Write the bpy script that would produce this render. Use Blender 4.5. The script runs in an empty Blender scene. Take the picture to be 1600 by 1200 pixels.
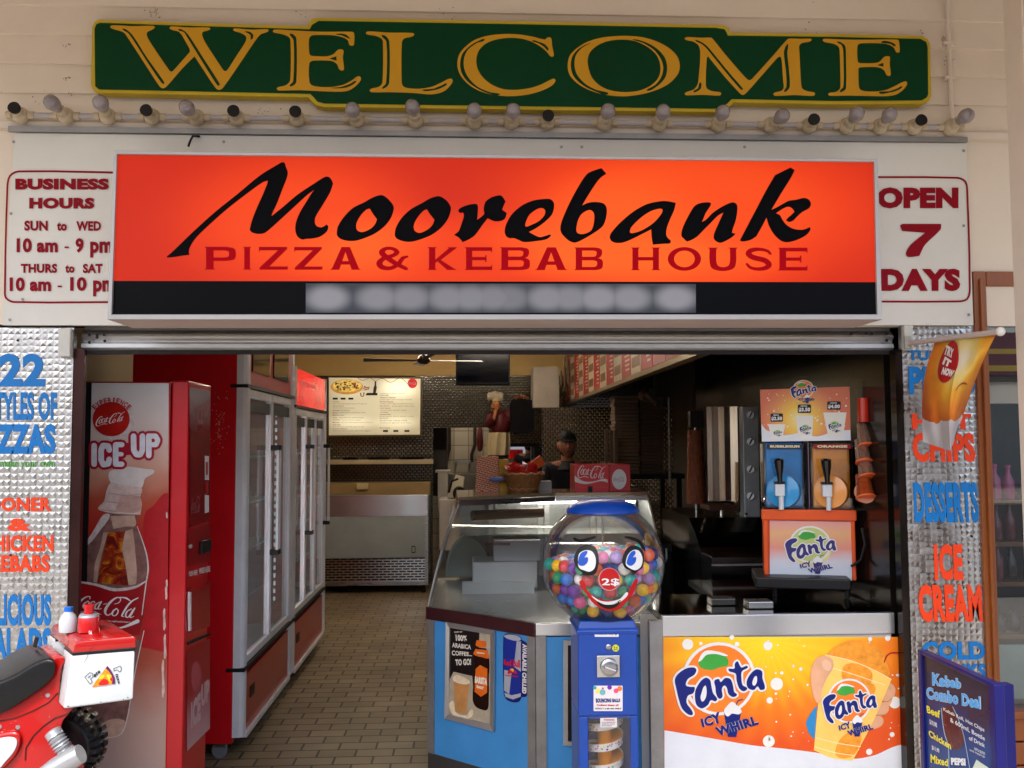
import bpy, bmesh, math, random
import numpy as np
from mathutils import Vector, Matrix
from mathutils.geometry import delaunay_2d_cdt
random.seed(7)
R = math.radians
sc = bpy.context.scene
COL = sc.collection

# ------------------------------------------------------------------ camera
FPX, YAW, PITCH, ROLL = 1445.0, R(2.7), R(3.56), R(0.25)
CAM = Vector((0.0, -3.5, 1.65))
_f = Vector((math.sin(YAW)*math.cos(PITCH), math.cos(YAW)*math.cos(PITCH), math.sin(PITCH)))
_r0 = Vector((math.cos(YAW), -math.sin(YAW), 0)); _u0 = _r0.cross(_f)
_r = _r0*math.cos(ROLL) - _u0*math.sin(ROLL); _u = _u0*math.cos(ROLL) + _r0*math.sin(ROLL)
cd = bpy.data.cameras.new('camera'); cam = bpy.data.objects.new('camera', cd); COL.objects.link(cam)
cd.sensor_width = 36.0; cd.lens = 36.0*FPX/1600.0; cd.clip_start = 0.05; cd.clip_end = 2000
cam.matrix_world = Matrix(((_r.x, _u.x, -_f.x, CAM.x), (_r.y, _u.y, -_f.y, CAM.y), (_r.z, _u.z, -_f.z, CAM.z), (0, 0, 0, 1)))
sc.camera = cam

# ------------------------------------------------------------------ sky, sun, exposure (overcast daylight under a veranda)
SUN_EL, SUN_AZ = R(56), R(205)
w = bpy.data.worlds.new('World'); sc.world = w; w.use_nodes = True
_nt = w.node_tree; _bg = _nt.nodes['Background']
_sky = _nt.nodes.new('ShaderNodeTexSky'); _sky.sky_type = 'NISHITA'; _sky.sun_disc = False
_sky.sun_elevation = SUN_EL; _sky.sun_rotation = SUN_AZ; _sky.air_density = 1.0; _sky.dust_density = 4.0; _sky.ozone_density = 1.0
_nt.links.new(_sky.outputs[0], _bg.inputs[0]); _bg.inputs[1].default_value = 0.15
sd = bpy.data.lights.new('sun', 'SUN'); sd.energy = 1.5; sd.angle = R(12); sd.color = (1.0, 0.96, 0.9)
sun = bpy.data.objects.new('sun', sd); COL.objects.link(sun)
_sv = Vector((math.sin(SUN_AZ)*math.cos(SUN_EL), math.cos(SUN_AZ)*math.cos(SUN_EL), math.sin(SUN_EL)))
sun.rotation_euler = (-_sv).to_track_quat('-Z', 'Y').to_euler(); sun.location = (0, -8, 12)
sc.view_settings.view_transform = 'Standard'; sc.view_settings.look = 'None'
sc.view_settings.exposure = 1.68; sc.view_settings.gamma = 1.0
sc.cycles.max_bounces = 10; sc.cycles.transparent_max_bounces = 24; sc.cycles.glossy_bounces = 5
sc.cycles.sample_clamp_indirect = 6.0; sc.cycles.caustics_reflective = False; sc.cycles.caustics_refractive = False
try:
    sc.cycles.use_denoising = True; sc.cycles.denoiser = 'OPENIMAGEDENOISE'
except Exception: pass

# ------------------------------------------------------------------ photo pixel -> point on a real surface
def ray(px, py): return (_f + _r*((px-800.0)/FPX) + _u*((600.0-py)/FPX))
class Plane:
    def __init__(s, p, n):
        s.p = Vector(p); s.n = Vector(n).normalized()
        if s.n.dot(CAM - s.p) < 0: s.n = -s.n
    def hit(s, px, py, off=0.0):
        d = ray(px, py); t = (s.p - CAM).dot(s.n)/d.dot(s.n)
        return CAM + d*t + s.n*off
class Ball:
    def __init__(s, c, r): s.c = Vector(c); s.r = r
    def hit(s, px, py, off=0.0):
        d = ray(px, py).normalized(); oc = CAM - s.c; rr = s.r + off
        b = d.dot(oc); k = b*b - (oc.dot(oc) - rr*rr)
        return CAM + d*(-b - math.sqrt(max(k, 0.0)))
class Quad:                                                       # bilinear patch through four corners TL TR BR BL in 0..1
    def __init__(s, tl, tr, br, bl):
        s.c = [Vector(v) for v in (tl, tr, br, bl)]; s.n = (s.c[1]-s.c[0]).cross(s.c[3]-s.c[0]).normalized()
        if s.n.dot(CAM - s.c[0]) < 0: s.n = -s.n
    def hit(s, u, v, off=0.0):
        a, b, c, d = s.c
        return (a*(1-u)+b*u)*(1-v) + (d*(1-u)+c*u)*v + s.n*off
def PY(Y): return Plane((0, Y, 0), (0, -1, 0))
def PX(X): return Plane((X, 0, 0), (1, 0, 0))
def PZ(Z): return Plane((0, 0, Z), (0, 0, 1))
def P(px, py, Y): return PY(Y).hit(px, py)

# ------------------------------------------------------------------ materials
def lin(h):
    if not isinstance(h, str): return tuple(h)
    h = h.lstrip('#'); o = []
    for i in (0, 2, 4):
        c = int(h[i:i+2], 16)/255.0
        o.append(c/12.92 if c <= 0.04045 else ((c+0.055)/1.055)**2.4)
    return tuple(o)
MATS = {}
def M(name, col, rough=0.5, metal=0.0, var=0.10, vs=5.0, bump=0.0, bs=60.0, emit=0.0, coat=0.0, spec=0.28, stretch=None):
    if name in MATS: return MATS[name]
    m = bpy.data.materials.new(name); m.use_nodes = True; nt = m.node_tree; L = nt.links.new
    b = nt.nodes['Principled BSDF']; c = lin(col)
    b.inputs['Roughness'].default_value = rough; b.inputs['Metallic'].default_value = metal
    b.inputs['Specular IOR Level'].default_value = spec
    if coat: b.inputs['Coat Weight'].default_value = coat; b.inputs['Coat Roughness'].default_value = 0.08
    tc = nt.nodes.new('ShaderNodeTexCoord'); mp = nt.nodes.new('ShaderNodeMapping'); L(tc.outputs['Object'], mp.inputs[0])
    if stretch: mp.inputs['Scale'].default_value = stretch
    if var > 0:
        n = nt.nodes.new('ShaderNodeTexNoise'); n.inputs['Scale'].default_value = vs; n.inputs['Detail'].default_value = 6; n.inputs['Roughness'].default_value = 0.65
        L(mp.outputs[0], n.inputs['Vector'])
        r = nt.nodes.new('ShaderNodeValToRGB'); r.color_ramp.elements[0].position = 0.3; r.color_ramp.elements[1].position = 0.7
        r.color_ramp.elements[0].color = tuple(x*(1-var) for x in c) + (1,); r.color_ramp.elements[1].color = tuple(min(1, x*(1+var)) for x in c) + (1,)
        L(n.outputs['Fac'], r.inputs[0]); L(r.outputs[0], b.inputs['Base Color'])
        q = nt.nodes.new('ShaderNodeMapRange'); q.inputs[3].default_value = max(0.02, rough*(1-var)); q.inputs[4].default_value = min(1, rough*(1+var))
        L(n.outputs['Fac'], q.inputs[0]); L(q.outputs[0], b.inputs['Roughness'])
        if emit: L(r.outputs[0], b.inputs['Emission Color'])
    else:
        b.inputs['Base Color'].default_value = c + (1,); b.inputs['Emission Color'].default_value = c + (1,)
    if emit: b.inputs['Emission Strength'].default_value = emit
    if bump > 0:
        n2 = nt.nodes.new('ShaderNodeTexNoise'); n2.inputs['Scale'].default_value = bs; n2.inputs['Detail'].default_value = 4
        L(mp.outputs[0], n2.inputs['Vector'])
        bp = nt.nodes.new('ShaderNodeBump'); bp.inputs['Strength'].default_value = bump; bp.inputs['Distance'].default_value = 0.01
        L(n2.outputs['Fac'], bp.inputs['Height']); L(bp.outputs[0], b.inputs['Normal'])
    MATS[name] = m; return m
def nodes(m): return m.node_tree, m.node_tree.nodes['Principled BSDF'], m.node_tree.links.new
def glass(name, tint=(1, 1, 1), refl=0.06, rough=0.02, edge=0.35, haze=0.0, hcol=(.8, .8, .8)):
    if name in MATS: return MATS[name]
    m = bpy.data.materials.new(name); m.use_nodes = True; nt = m.node_tree; L = nt.links.new
    for n in list(nt.nodes): nt.nodes.remove(n)
    o = nt.nodes.new('ShaderNodeOutputMaterial'); mx = nt.nodes.new('ShaderNodeMixShader')
    t = nt.nodes.new('ShaderNodeBsdfTransparent'); t.inputs[0].default_value = tuple(tint) + (1,)
    g = nt.nodes.new('ShaderNodeBsdfGlossy'); g.inputs['Roughness'].default_value = rough
    lw = nt.nodes.new('ShaderNodeLayerWeight'); lw.inputs[0].default_value = edge
    mr = nt.nodes.new('ShaderNodeMapRange'); mr.inputs[3].default_value = refl; mr.inputs[4].default_value = 0.9
    L(lw.outputs['Fresnel'], mr.inputs[0]); L(mr.outputs[0], mx.inputs[0])
    L(t.outputs[0], mx.inputs[1]); L(g.outputs[0], mx.inputs[2])
    if haze:
        df = nt.nodes.new('ShaderNodeBsdfDiffuse'); df.inputs[0].default_value = tuple(hcol) + (1,); m2 = nt.nodes.new('ShaderNodeMixShader'); m2.inputs[0].default_value = haze
        L(mx.outputs[0], m2.inputs[1]); L(df.outputs[0], m2.inputs[2]); L(m2.outputs[0], o.inputs[0])
    else: L(mx.outputs[0], o.inputs[0])
    MATS[name] = m; return m
def ramp_mat(name, axis, stops, rough=0.5, noise=0.0, nscale=4.0, emit=0.0, coat=0.0, detail=5.0):
    """printed gradient along one axis, broken up by noise; stops = [(coordinate, hex)]"""
    if name in MATS: return MATS[name]
    m = M(name, stops[0][1], rough, var=0, coat=coat); nt, b, L = nodes(m)
    tc = nt.nodes.new('ShaderNodeTexCoord'); sp = nt.nodes.new('ShaderNodeSeparateXYZ'); L(tc.outputs['Object'], sp.inputs[0])
    lo, hi = stops[0][0], stops[-1][0]
    mr = nt.nodes.new('ShaderNodeMapRange'); mr.inputs[1].default_value = lo; mr.inputs[2].default_value = hi
    src = sp.outputs['XYZ'.index(axis)]
    if noise:
        n = nt.nodes.new('ShaderNodeTexNoise'); n.inputs['Scale'].default_value = nscale; n.inputs['Detail'].default_value = detail
        L(tc.outputs['Object'], n.inputs['Vector'])
        ma = nt.nodes.new('ShaderNodeMath'); ma.operation = 'MULTIPLY_ADD'; ma.inputs[1].default_value = noise
        L(n.outputs['Fac'], ma.inputs[0])
        s2 = nt.nodes.new('ShaderNodeMath'); s2.operation = 'SUBTRACT'; s2.inputs[1].default_value = noise*0.5
        L(src, s2.inputs[0]); L(s2.outputs[0], ma.inputs[2]); src = ma.outputs[0]
    L(src, mr.inputs[0])
    r = nt.nodes.new('ShaderNodeValToRGB'); e = r.color_ramp.elements
    for i, (x, h) in enumerate(stops):
        t = (x-lo)/(hi-lo)
        k = e[i] if i < 2 else e.new(t)
        k.position = t; k.color = lin(h) + (1,)
    L(mr.outputs[0], r.inputs[0]); L(r.outputs[0], b.inputs['Base Color'])
    if emit: L(r.outputs[0], b.inputs['Emission Color']); b.inputs['Emission Strength'].default_value = emit
    return m

# ------------------------------------------------------------------ objects
def thing(name, label, cat, loc=(0, 0, 0), group=None):
    o = bpy.data.objects.new(name, None); COL.objects.link(o); o.location = loc; o.empty_display_size = 0.1
    o['label'] = label; o['category'] = cat
    if group: o['group'] = group
    return o
def tag(o, label, cat, group=None):
    o['label'] = label; o['category'] = cat
    if group: o['group'] = group
    return o
def attach(o, parent):
    if parent is not None:
        o.parent = parent; q = parent; t = Vector((0, 0, 0))
        while q is not None:
            if q.type == 'EMPTY': t += q.location
            q = q.parent
        o.matrix_parent_inverse = Matrix.Translation(-t) if parent.type == 'EMPTY' else Matrix.Identity(4)
class MB:
    def __init__(s): s.v = []; s.f = []
    def add(s, vs, fs):
        k = len(s.v); s.v += [Vector(v) for v in vs]; s.f += [tuple(i+k for i in f) for f in fs]; return s
    def quad(s, a, b, c, d): return s.add([a, b, c, d], [(0, 1, 2, 3)])
    def box(s, lo, hi):
        x0, y0, z0 = lo; x1, y1, z1 = hi
        return s.add([(x0, y0, z0), (x1, y0, z0), (x1, y1, z0), (x0, y1, z0), (x0, y0, z1), (x1, y0, z1), (x1, y1, z1), (x0, y1, z1)],
                     [(0, 3, 2, 1), (4, 5, 6, 7), (0, 1, 5, 4), (1, 2, 6, 5), (2, 3, 7, 6), (3, 0, 4, 7)])
    def hexa(s, p): return s.add(p, [(0, 3, 2, 1), (4, 5, 6, 7), (0, 1, 5, 4), (1, 2, 6, 5), (2, 3, 7, 6), (3, 0, 4, 7)])   # 4 bottom, 4 top
    def bpx(s, x0, y0, x1, y1, Y, depth):                          # box whose street side covers these photo pixels at distance Y
        a = P(x0, y0, Y); b = P(x1, y1, Y)
        return s.box((a.x, Y, b.z), (b.x, Y+depth, a.z))
    def slab(s, quad, n, t):                                       # thick slab from four corners, thickness t along -n
        n = Vector(n).normalized(); q = [Vector(v) for v in quad]
        return s.hexa([v - n*t for v in q] + q)
    def prism(s, pts, d):                                          # 3D polygon swept by vector d
        n = len(pts); d = Vector(d); p = [Vector(v) for v in pts]
        return s.add(p + [v+d for v in p], [tuple(range(n))[::-1], tuple(range(n, 2*n))] + [(i, (i+1) % n, (i+1) % n+n, i+n) for i in range(n)])
    def cyl(s, a, b, r0, r1=None, n=16, cap=True):
        a = Vector(a); b = Vector(b); r1 = r0 if r1 is None else r1
        z = (b-a).normalized(); x = z.orthogonal().normalized(); y = z.cross(x)
        ring = lambda c, r: [c + (x*math.cos(2*math.pi*i/n) + y*math.sin(2*math.pi*i/n))*r for i in range(n)]
        fs = [(i, (i+1) % n, (i+1) % n+n, i+n) for i in range(n)]
        if cap: fs += [tuple(range(n))[::-1], tuple(range(n, 2*n))]
        return s.add(ring(a, r0)+ring(b, r1), fs)
    def tube(s, pts, r, n=10):
        pts = [Vector(p) for p in pts]; rs = r if isinstance(r, (list, tuple)) else [r]*len(pts)
        vs = []; x = None
        for i, p in enumerate(pts):
            t = (pts[min(i+1, len(pts)-1)] - pts[max(i-1, 0)]).normalized()
            x = t.orthogonal().normalized() if x is None else (x - t*x.dot(t)).normalized()
            y = t.cross(x)
            vs += [p + (x*math.cos(2*math.pi*k/n) + y*math.sin(2*math.pi*k/n))*rs[i] for k in range(n)]
        fs = [(i*n+k, i*n+(k+1) % n, (i+1)*n+(k+1) % n, (i+1)*n+k) for i in range(len(pts)-1) for k in range(n)]
        fs += [tuple(range(n))[::-1], tuple(range((len(pts)-1)*n, len(pts)*n))]
        return s.add(vs, fs)
    def lathe(s, prof, c, axis=(0, 0, 1), n=28):                   # prof = [(radius, height)]
        c = Vector(c); z = Vector(axis).normalized(); x = z.orthogonal().normalized(); y = z.cross(x); vs = []
        for r, h in prof: vs += [c + z*h + (x*math.cos(2*math.pi*k/n) + y*math.sin(2*math.pi*k/n))*r for k in range(n)]
        m = len(prof)
        fs = [(i*n+k, i*n+(k+1) % n, (i+1)*n+(k+1) % n, (i+1)*n+k) for i in range(m-1) for k in range(n)]
        if prof[0][0] > 1e-6: fs.append(tuple(range(n))[::-1])
        if prof[-1][0] > 1e-6: fs.append(tuple(range((m-1)*n, m*n)))
        return s.add(vs, fs)
    def ball(s, c, r, n=16, m=10, sc_=(1, 1, 1)):
        c = Vector(c); vs = []
        for i in range(m+1):
            th = math.pi*i/m
            vs += [c + Vector((r*math.sin(th)*math.cos(2*math.pi*k/n)*sc_[0], r*math.sin(th)*math.sin(2*math.pi*k/n)*sc_[1], r*math.cos(th)*sc_[2])) for k in range(n)]
        return s.add(vs, [(i*n+k, (i+1)*n+k, (i+1)*n+(k+1) % n, i*n+(k+1) % n) for i in range(m) for k in range(n)])
    def loft(s, rings, cap=True):
        n = len(rings[0]); vs = [v for r_ in rings for v in r_]
        fs = [(i*n+k, i*n+(k+1) % n, (i+1)*n+(k+1) % n, (i+1)*n+k) for i in range(len(rings)-1) for k in range(n)]
        if cap: fs += [tuple(range(n))[::-1], tuple(range((len(rings)-1)*n, len(rings)*n))]
        return s.add(vs, fs)
    def grid(s, fn, nu, nv):
        vs = [fn(i/nu, j/nv) for j in range(nv+1) for i in range(nu+1)]
        return s.add(vs, [(j*(nu+1)+i, j*(nu+1)+i+1, (j+1)*(nu+1)+i+1, (j+1)*(nu+1)+i) for j in range(nv) for i in range(nu)])
    def done(s, name, mat, parent=None, smooth=False, bevel=0.0, seg=2, fix=True):
        me = bpy.data.meshes.new(name); me.from_pydata([tuple(v) for v in s.v], [], s.f)
        bm = bmesh.new(); bm.from_mesh(me)
        bmesh.ops.remove_doubles(bm, verts=bm.verts, dist=1e-6)
        if fix: bmesh.ops.recalc_face_normals(bm, faces=bm.faces)
        if bevel > 0:
            ed = [e for e in bm.edges if len(e.link_faces) == 2 and e.calc_face_angle(0) > 0.5]
            bmesh.ops.bevel(bm, geom=ed, offset=bevel, segments=seg, profile=0.5, affect='EDGES', clamp_overlap=True)
        bm.to_mesh(me); bm.free()
        if smooth:
            me.polygons.foreach_set('use_smooth', [True]*len(me.polygons))
            try: me.set_sharp_from_angle(angle=R(38))
            except Exception: pass
        me.materials.append(mat)
        o = bpy.data.objects.new(name, me); COL.objects.link(o); attach(o, parent); return o
def struct(o): o['kind'] = 'structure'; return o

# ------------------------------------------------------------------ flat art: outlines, strokes and text as real thin faces on a surface
def catmull(pts, closed=True, sub=4):
    """pts: (x, y) smooth or (x, y, 0) corner"""
    n = len(pts); out = []
    for i in range(n if closed else n-1):
        p1 = pts[i]; p2 = pts[(i+1) % n]
        p0 = pts[(i-1) % n] if (closed or i > 0) else p1
        p3 = pts[(i+2) % n] if (closed or i+2 < n) else p2
        a = Vector(p1[:2]); b = Vector(p2[:2]); l = (b-a).length
        def tan(pp, pc, pn):
            u = Vector(pn[:2]) - Vector(pp[:2])
            return u.normalized()*l*0.9 if u.length > 1e-9 else u
        t1 = (b-a) if len(p1) == 3 else tan(p0, p1, p2)
        t2 = (b-a) if len(p2) == 3 else tan(p1, p2, p3)
        for k in range(sub):
            t = k/sub; h1 = 2*t**3-3*t**2+1; h2 = -2*t**3+3*t**2; h3 = t**3-2*t**2+t; h4 = t**3-t**2
            q = a*h1 + b*h2 + t1*h3 + t2*h4; out.append((q.x, q.y))
    if not closed: out.append(tuple(pts[-1][:2]))
    return out
def parse(s):                                                     # "x,y x,y* ..."  (* marks a corner)
    o = []
    for t in s.split():
        c = t.endswith('*'); x, y = t.rstrip('*').split(','); o.append((float(x), float(y), 0) if c else (float(x), float(y)))
    return o
def sm(s, sub=4): return catmull(parse(s) if isinstance(s, str) else s, True, sub)
def pl(s): return [p[:2] for p in parse(s)]
def ell(cx, cy, rx, ry=None, n=28, a0=0.0):
    ry = rx if ry is None else ry
    return [(cx+rx*math.cos(a0+2*math.pi*i/n), cy+ry*math.sin(a0+2*math.pi*i/n)) for i in range(n)]
def rrect(x0, y0, x1, y1, r, n=5):
    o = []
    for cx, cy, a in ((x1-r, y0+r, -90), (x1-r, y1-r, 0), (x0+r, y1-r, 90), (x0+r, y0+r, 180)):
        o += [(cx+r*math.cos(R(a+90*i/n)), cy+r*math.sin(R(a+90*i/n))) for i in range(n+1)]
    return o
def rect(x0, y0, x1, y1): return [(x0, y0), (x1, y0), (x1, y1), (x0, y1)]
def stroke(pts, wd=None, sub=5, closed=False, smooth=True, n=8):
    """union pieces of a stroke; pts (x, y[, width])"""
    ws = [(p[2] if len(p) > 2 else wd) for p in pts]; xy = [(p[0], p[1]) for p in pts]
    if smooth:
        c = catmull(xy, closed, sub); m = len(pts)
        W = []
        for i in range(m if closed else m-1):
            for k in range(sub): W.append(ws[i]*(1-k/sub) + ws[(i+1) % m]*k/sub)
        if not closed: W.append(ws[-1])
    else: c, W = list(xy), list(ws)
    if closed: c = c + [c[0]]; W = W + [W[0]]
    out = []
    for (a, wa), (b, wb) in zip(zip(c, W), list(zip(c, W))[1:]):
        d = Vector((b[0]-a[0], b[1]-a[1]))
        if d.length < 1e-9: continue
        q = Vector((-d.y, d.x)).normalized()
        out.append([(a[0]+q.x*wa/2, a[1]+q.y*wa/2), (b[0]+q.x*wb/2, b[1]+q.y*wb/2), (b[0]-q.x*wb/2, b[1]-q.y*wb/2), (a[0]-q.x*wa/2, a[1]-q.y*wa/2)])
    for i, (a, wa) in enumerate(zip(c, W)):
        if wa > 0 and (i in (0, len(c)-1) or True): out.append(ell(a[0], a[1], wa*0.498, n=n, a0=0.37+0.11*i))
    return out
def pip(P_, poly):
    x, y = P_[:, 0], P_[:, 1]; ins = np.zeros(len(P_), bool); q = np.asarray(poly); n = len(q)
    for i in range(n):
        x1, y1 = q[i]; x2, y2 = q[(i+1) % n]
        if y1 == y2: continue
        c = ((y1 > y) != (y2 > y)) & (x < (x2-x1)*(y-y1)/(y2-y1) + x1); ins ^= c
    return ins
def region(pos, neg=(), grid=0.0):
    """triangulated union(pos) - union(neg) in 2D -> (verts, tris)"""
    pos = [list(p) for p in pos]; neg = [list(p) for p in neg]
    allp = [p for q in pos+neg for p in q]
    cx = sum(p[0] for p in allp)/len(allp); cy = sum(p[1] for p in allp)/len(allp)
    S = max(max(abs(p[0]-cx), abs(p[1]-cy)) for p in allp) or 1.0
    V, E = [], []
    for poly in pos+neg:
        k = len(V); n = len(poly)
        for p in poly: V.append(Vector(((p[0]-cx)/S, (p[1]-cy)/S)))
        E += [(k+i, k+(i+1) % n) for i in range(n)]
    if grid:
        xs = [p[0] for p in allp]; ys = [p[1] for p in allp]
        gx = np.arange(min(xs), max(xs), grid); gy = np.arange(min(ys), max(ys), grid)
        V += [Vector(((a-cx)/S, (b-cy)/S)) for a in gx for b in gy]
    v, e, f, *_ = delaunay_2d_cdt(V, E, [], 0, 1e-7)
    v = np.array([(p.x, p.y) for p in v]); f = [t for t in f if len(t) == 3]
    if not f: return ([], [])
    cen = np.array([(v[t[0]]+v[t[1]]+v[t[2]])/3 for t in f]); ins = np.zeros(len(f), bool)
    for p in pos: ins |= pip(cen, [((a-cx)/S, (b-cy)/S) for a, b in p])
    for p in neg: ins &= ~pip(cen, [((a-cx)/S, (b-cy)/S) for a, b in p])
    return ([(a*S+cx, b*S+cy) for a, b in v], [t for t, k in zip(f, ins) if k])
def xf(mesh, fn): return ([fn(x, y) for x, y in mesh[0]], mesh[1])
def join(ms):
    V, F = [], []
    for v, f in ms:
        k = len(V); V += list(v); F += [tuple(i+k for i in t) for t in f]
    return (V, F)
_TX = {}
def glyphs(s, bold=0.0, space=1.0, align='LEFT', line=1.0):
    bold = min(bold*1.5, .066) if bold < .07 else .075; space = space*(1+bold*1.2)
    k = (s, bold, space, align, line)
    if k not in _TX:
        c = bpy.data.curves.new('tmp', 'FONT'); c.body = s; c.size = 1.0; c.offset = bold; c.resolution_u = 3; c.fill_mode = 'FRONT'
        c.space_character = space; c.align_x = align; c.space_line = line
        o = bpy.data.objects.new('tmp', c); me = bpy.data.meshes.new_from_object(o)
        V = [(v.co.x, v.co.y) for v in me.vertices]; F = [tuple(p.vertices) for p in me.polygons]
        bpy.data.objects.remove(o); bpy.data.meshes.remove(me); bpy.data.curves.remove(c)
        x0 = min(v[0] for v in V); x1 = max(v[0] for v in V); y0 = min(v[1] for v in V); y1 = max(v[1] for v in V)
        _TX[k] = ([((x-x0)/(x1-x0), (y1-y)/(y1-y0)) for x, y in V], F)
    return _TX[k]
def quadmap(q):
    (ax, ay), (bx, by), (cx, cy), (dx, dy) = q                     # TL TR BR BL
    return lambda u, v: ((ax*(1-u)+bx*u)*(1-v)+(dx*(1-u)+cx*u)*v, (ay*(1-u)+by*u)*(1-v)+(dy*(1-u)+cy*u)*v)
def text(s, q, bold=0.0, shear=0.0, space=1.0, align='LEFT', line=1.0):
    """text fitted to a pixel box (x0,y0,x1,y1) or a 4-corner quad"""
    if len(q) == 4 and not isinstance(q[0], (tuple, list)): q = rect(*q)
    g = glyphs(s, bold, space, align, line); m = quadmap(q)
    if shear:
        k = 1.0/(1.0+shear); g = ([((x+shear*(1-y))*k, y) for x, y in g[0]], g[1])
    return xf(g, m)
def put(name, mat, mesh, surf, parent=None, off=0.002):
    V = [surf.hit(x, y, off) for x, y in mesh[0]]
    me = bpy.data.meshes.new(name); me.from_pydata([tuple(v) for v in V], [], mesh[1])
    used = np.zeros(len(V), bool)
    bm = bmesh.new(); bm.from_mesh(me)
    bmesh.ops.delete(bm, geom=[v for v in bm.verts if not v.link_faces], context='VERTS')
    for f in bm.faces:
        f.normal_update()
        if f.normal.dot(CAM - f.calc_center_median()) < 0: f.normal_flip()
    bm.to_mesh(me); bm.free(); me.materials.append(mat)
    o = bpy.data.objects.new(name, me); COL.objects.link(o); attach(o, parent); return o
def face(name, mat, pts, surf, parent=None, off=0.002): return put(name, mat, region([pts]), surf, parent, off)
def copy_thing(o, loc=None):
    c = o.copy(); COL.objects.link(c)
    for ch in o.children:
        d = ch.copy(); COL.objects.link(d); d.parent = c; d.matrix_parent_inverse = ch.matrix_parent_inverse.copy()
        for g in ch.children:
            e = g.copy(); COL.objects.link(e); e.parent = d; e.matrix_parent_inverse = g.matrix_parent_inverse.copy()
    if loc is not None: c.location = loc
    return c
# ================================================================== SETTING: ground, shop shell, facade
cream = M('cream_paint', '#e0d2c1', 0.55, var=0.06, vs=1.6, bump=0.05, bs=30)
creamt = M('cream_trim', '#d6c9ba', 0.5, var=0.06, vs=3)
alu = M('aluminium', '#b4b4b4', 0.38, metal=0.85, var=0.12, vs=9, stretch=(1, 1, 8))
alud = M('dull_aluminium', '#8d8a88', 0.45, metal=0.6, var=0.15, vs=12)
steel = M('brushed_steel', '#9c9a98', 0.28, metal=1.0, var=0.14, vs=7, stretch=(1, 1, 14))
steelb = M('bright_steel', '#c6c7ca', 0.26, metal=0.9, var=0.05, vs=5, stretch=(.4, 1, 3))
steeld = M('dark_steel', '#4a4744', 0.25, metal=1.0, var=0.25, vs=4)
blackp = M('black_plastic', '#101012', 0.4, var=0.1)
yellowwall = M('yellow_wall_paint', '#c8a868', 0.6, var=0.08, vs=1.5)
white = M('white_plastic', '#d8d8d4', 0.4, var=0.05)

# --- ground outside
gm = M('concrete_paving', '#9a958c', 0.85, var=0.18, vs=1.2, bump=0.15, bs=25)
struct(MB().box((-60, -80, -0.3), (60, -0.02, 0.0)).done('pavement', gm))
# --- tiled shop floor
tm = M('floor_tile', '#7f7160', 0.35, var=0); nt, b, L = nodes(tm)
tc = nt.nodes.new('ShaderNodeTexCoord'); bk = nt.nodes.new('ShaderNodeTexBrick'); L(tc.outputs['Object'], bk.inputs[0])
bk.inputs['Scale'].default_value = 1.0; bk.inputs['Brick Width'].default_value = 0.2; bk.inputs['Row Height'].default_value = 0.115; bk.inputs['Mortar Size'].default_value = 0.006
bk.inputs['Color1'].default_value = lin('#a39274')+(1,); bk.inputs['Color2'].default_value = lin('#8c7d62')+(1,); bk.inputs['Mortar'].default_value = lin('#3a342c')+(1,)
n = nt.nodes.new('ShaderNodeTexNoise'); n.inputs['Scale'].default_value = 2.2; n.inputs['Detail'].default_value = 6; L(tc.outputs['Object'], n.inputs[0])
mm = nt.nodes.new('ShaderNodeMix'); mm.data_type = 'RGBA'; mm.blend_type = 'MULTIPLY'; mm.inputs[0].default_value = 0.7
rr = nt.nodes.new('ShaderNodeValToRGB'); rr.color_ramp.elements[0].position = 0.3; rr.color_ramp.elements[0].color = (.45, .42, .4, 1); rr.color_ramp.elements[1].position = 0.65; rr.color_ramp.elements[1].color = (1, 1, 1, 1)
L(n.outputs['Fac'], rr.inputs[0]); L(bk.outputs['Color'], mm.inputs[6]); L(rr.outputs[0], mm.inputs[7]); L(mm.outputs[2], b.inputs['Base Color'])
bp = nt.nodes.new('ShaderNodeBump'); bp.inputs['Strength'].default_value = 0.5; bp.inputs['Distance'].default_value = 0.004; bp.invert = True
L(bk.outputs['Fac'], bp.inputs['Height']); L(bp.outputs[0], b.inputs['Normal'])
struct(MB().box((-2.3, -0.02, -0.3), (3.6, 10.2, 0.004)).done('floor', tm))
# --- shop shell
dim = M('grey_shop_wall', '#5a5550', 0.6, var=0.1)
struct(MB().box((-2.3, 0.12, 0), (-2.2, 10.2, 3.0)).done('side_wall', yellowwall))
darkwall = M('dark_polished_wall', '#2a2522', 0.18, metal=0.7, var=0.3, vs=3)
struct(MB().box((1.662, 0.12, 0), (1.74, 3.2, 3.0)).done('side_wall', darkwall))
struct(MB().box((2.2, 3.2, 0), (2.3, 10.2, 3.0)).done('side_wall', dim))
struct(MB().box((-2.3, 0.12, 2.86), (1.2, 10.2, 3.0)).done('ceiling', M('ceiling_paint', '#b8a47c', 0.7, var=0.05)))
struct(MB().box((1.2, 0.12, 2.42), (2.3, 7.3, 3.0)).done('hood_ceiling', M('hood_black', '#14110f', 0.45, var=0.3, vs=4)))  # near-black with random blotches
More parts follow.
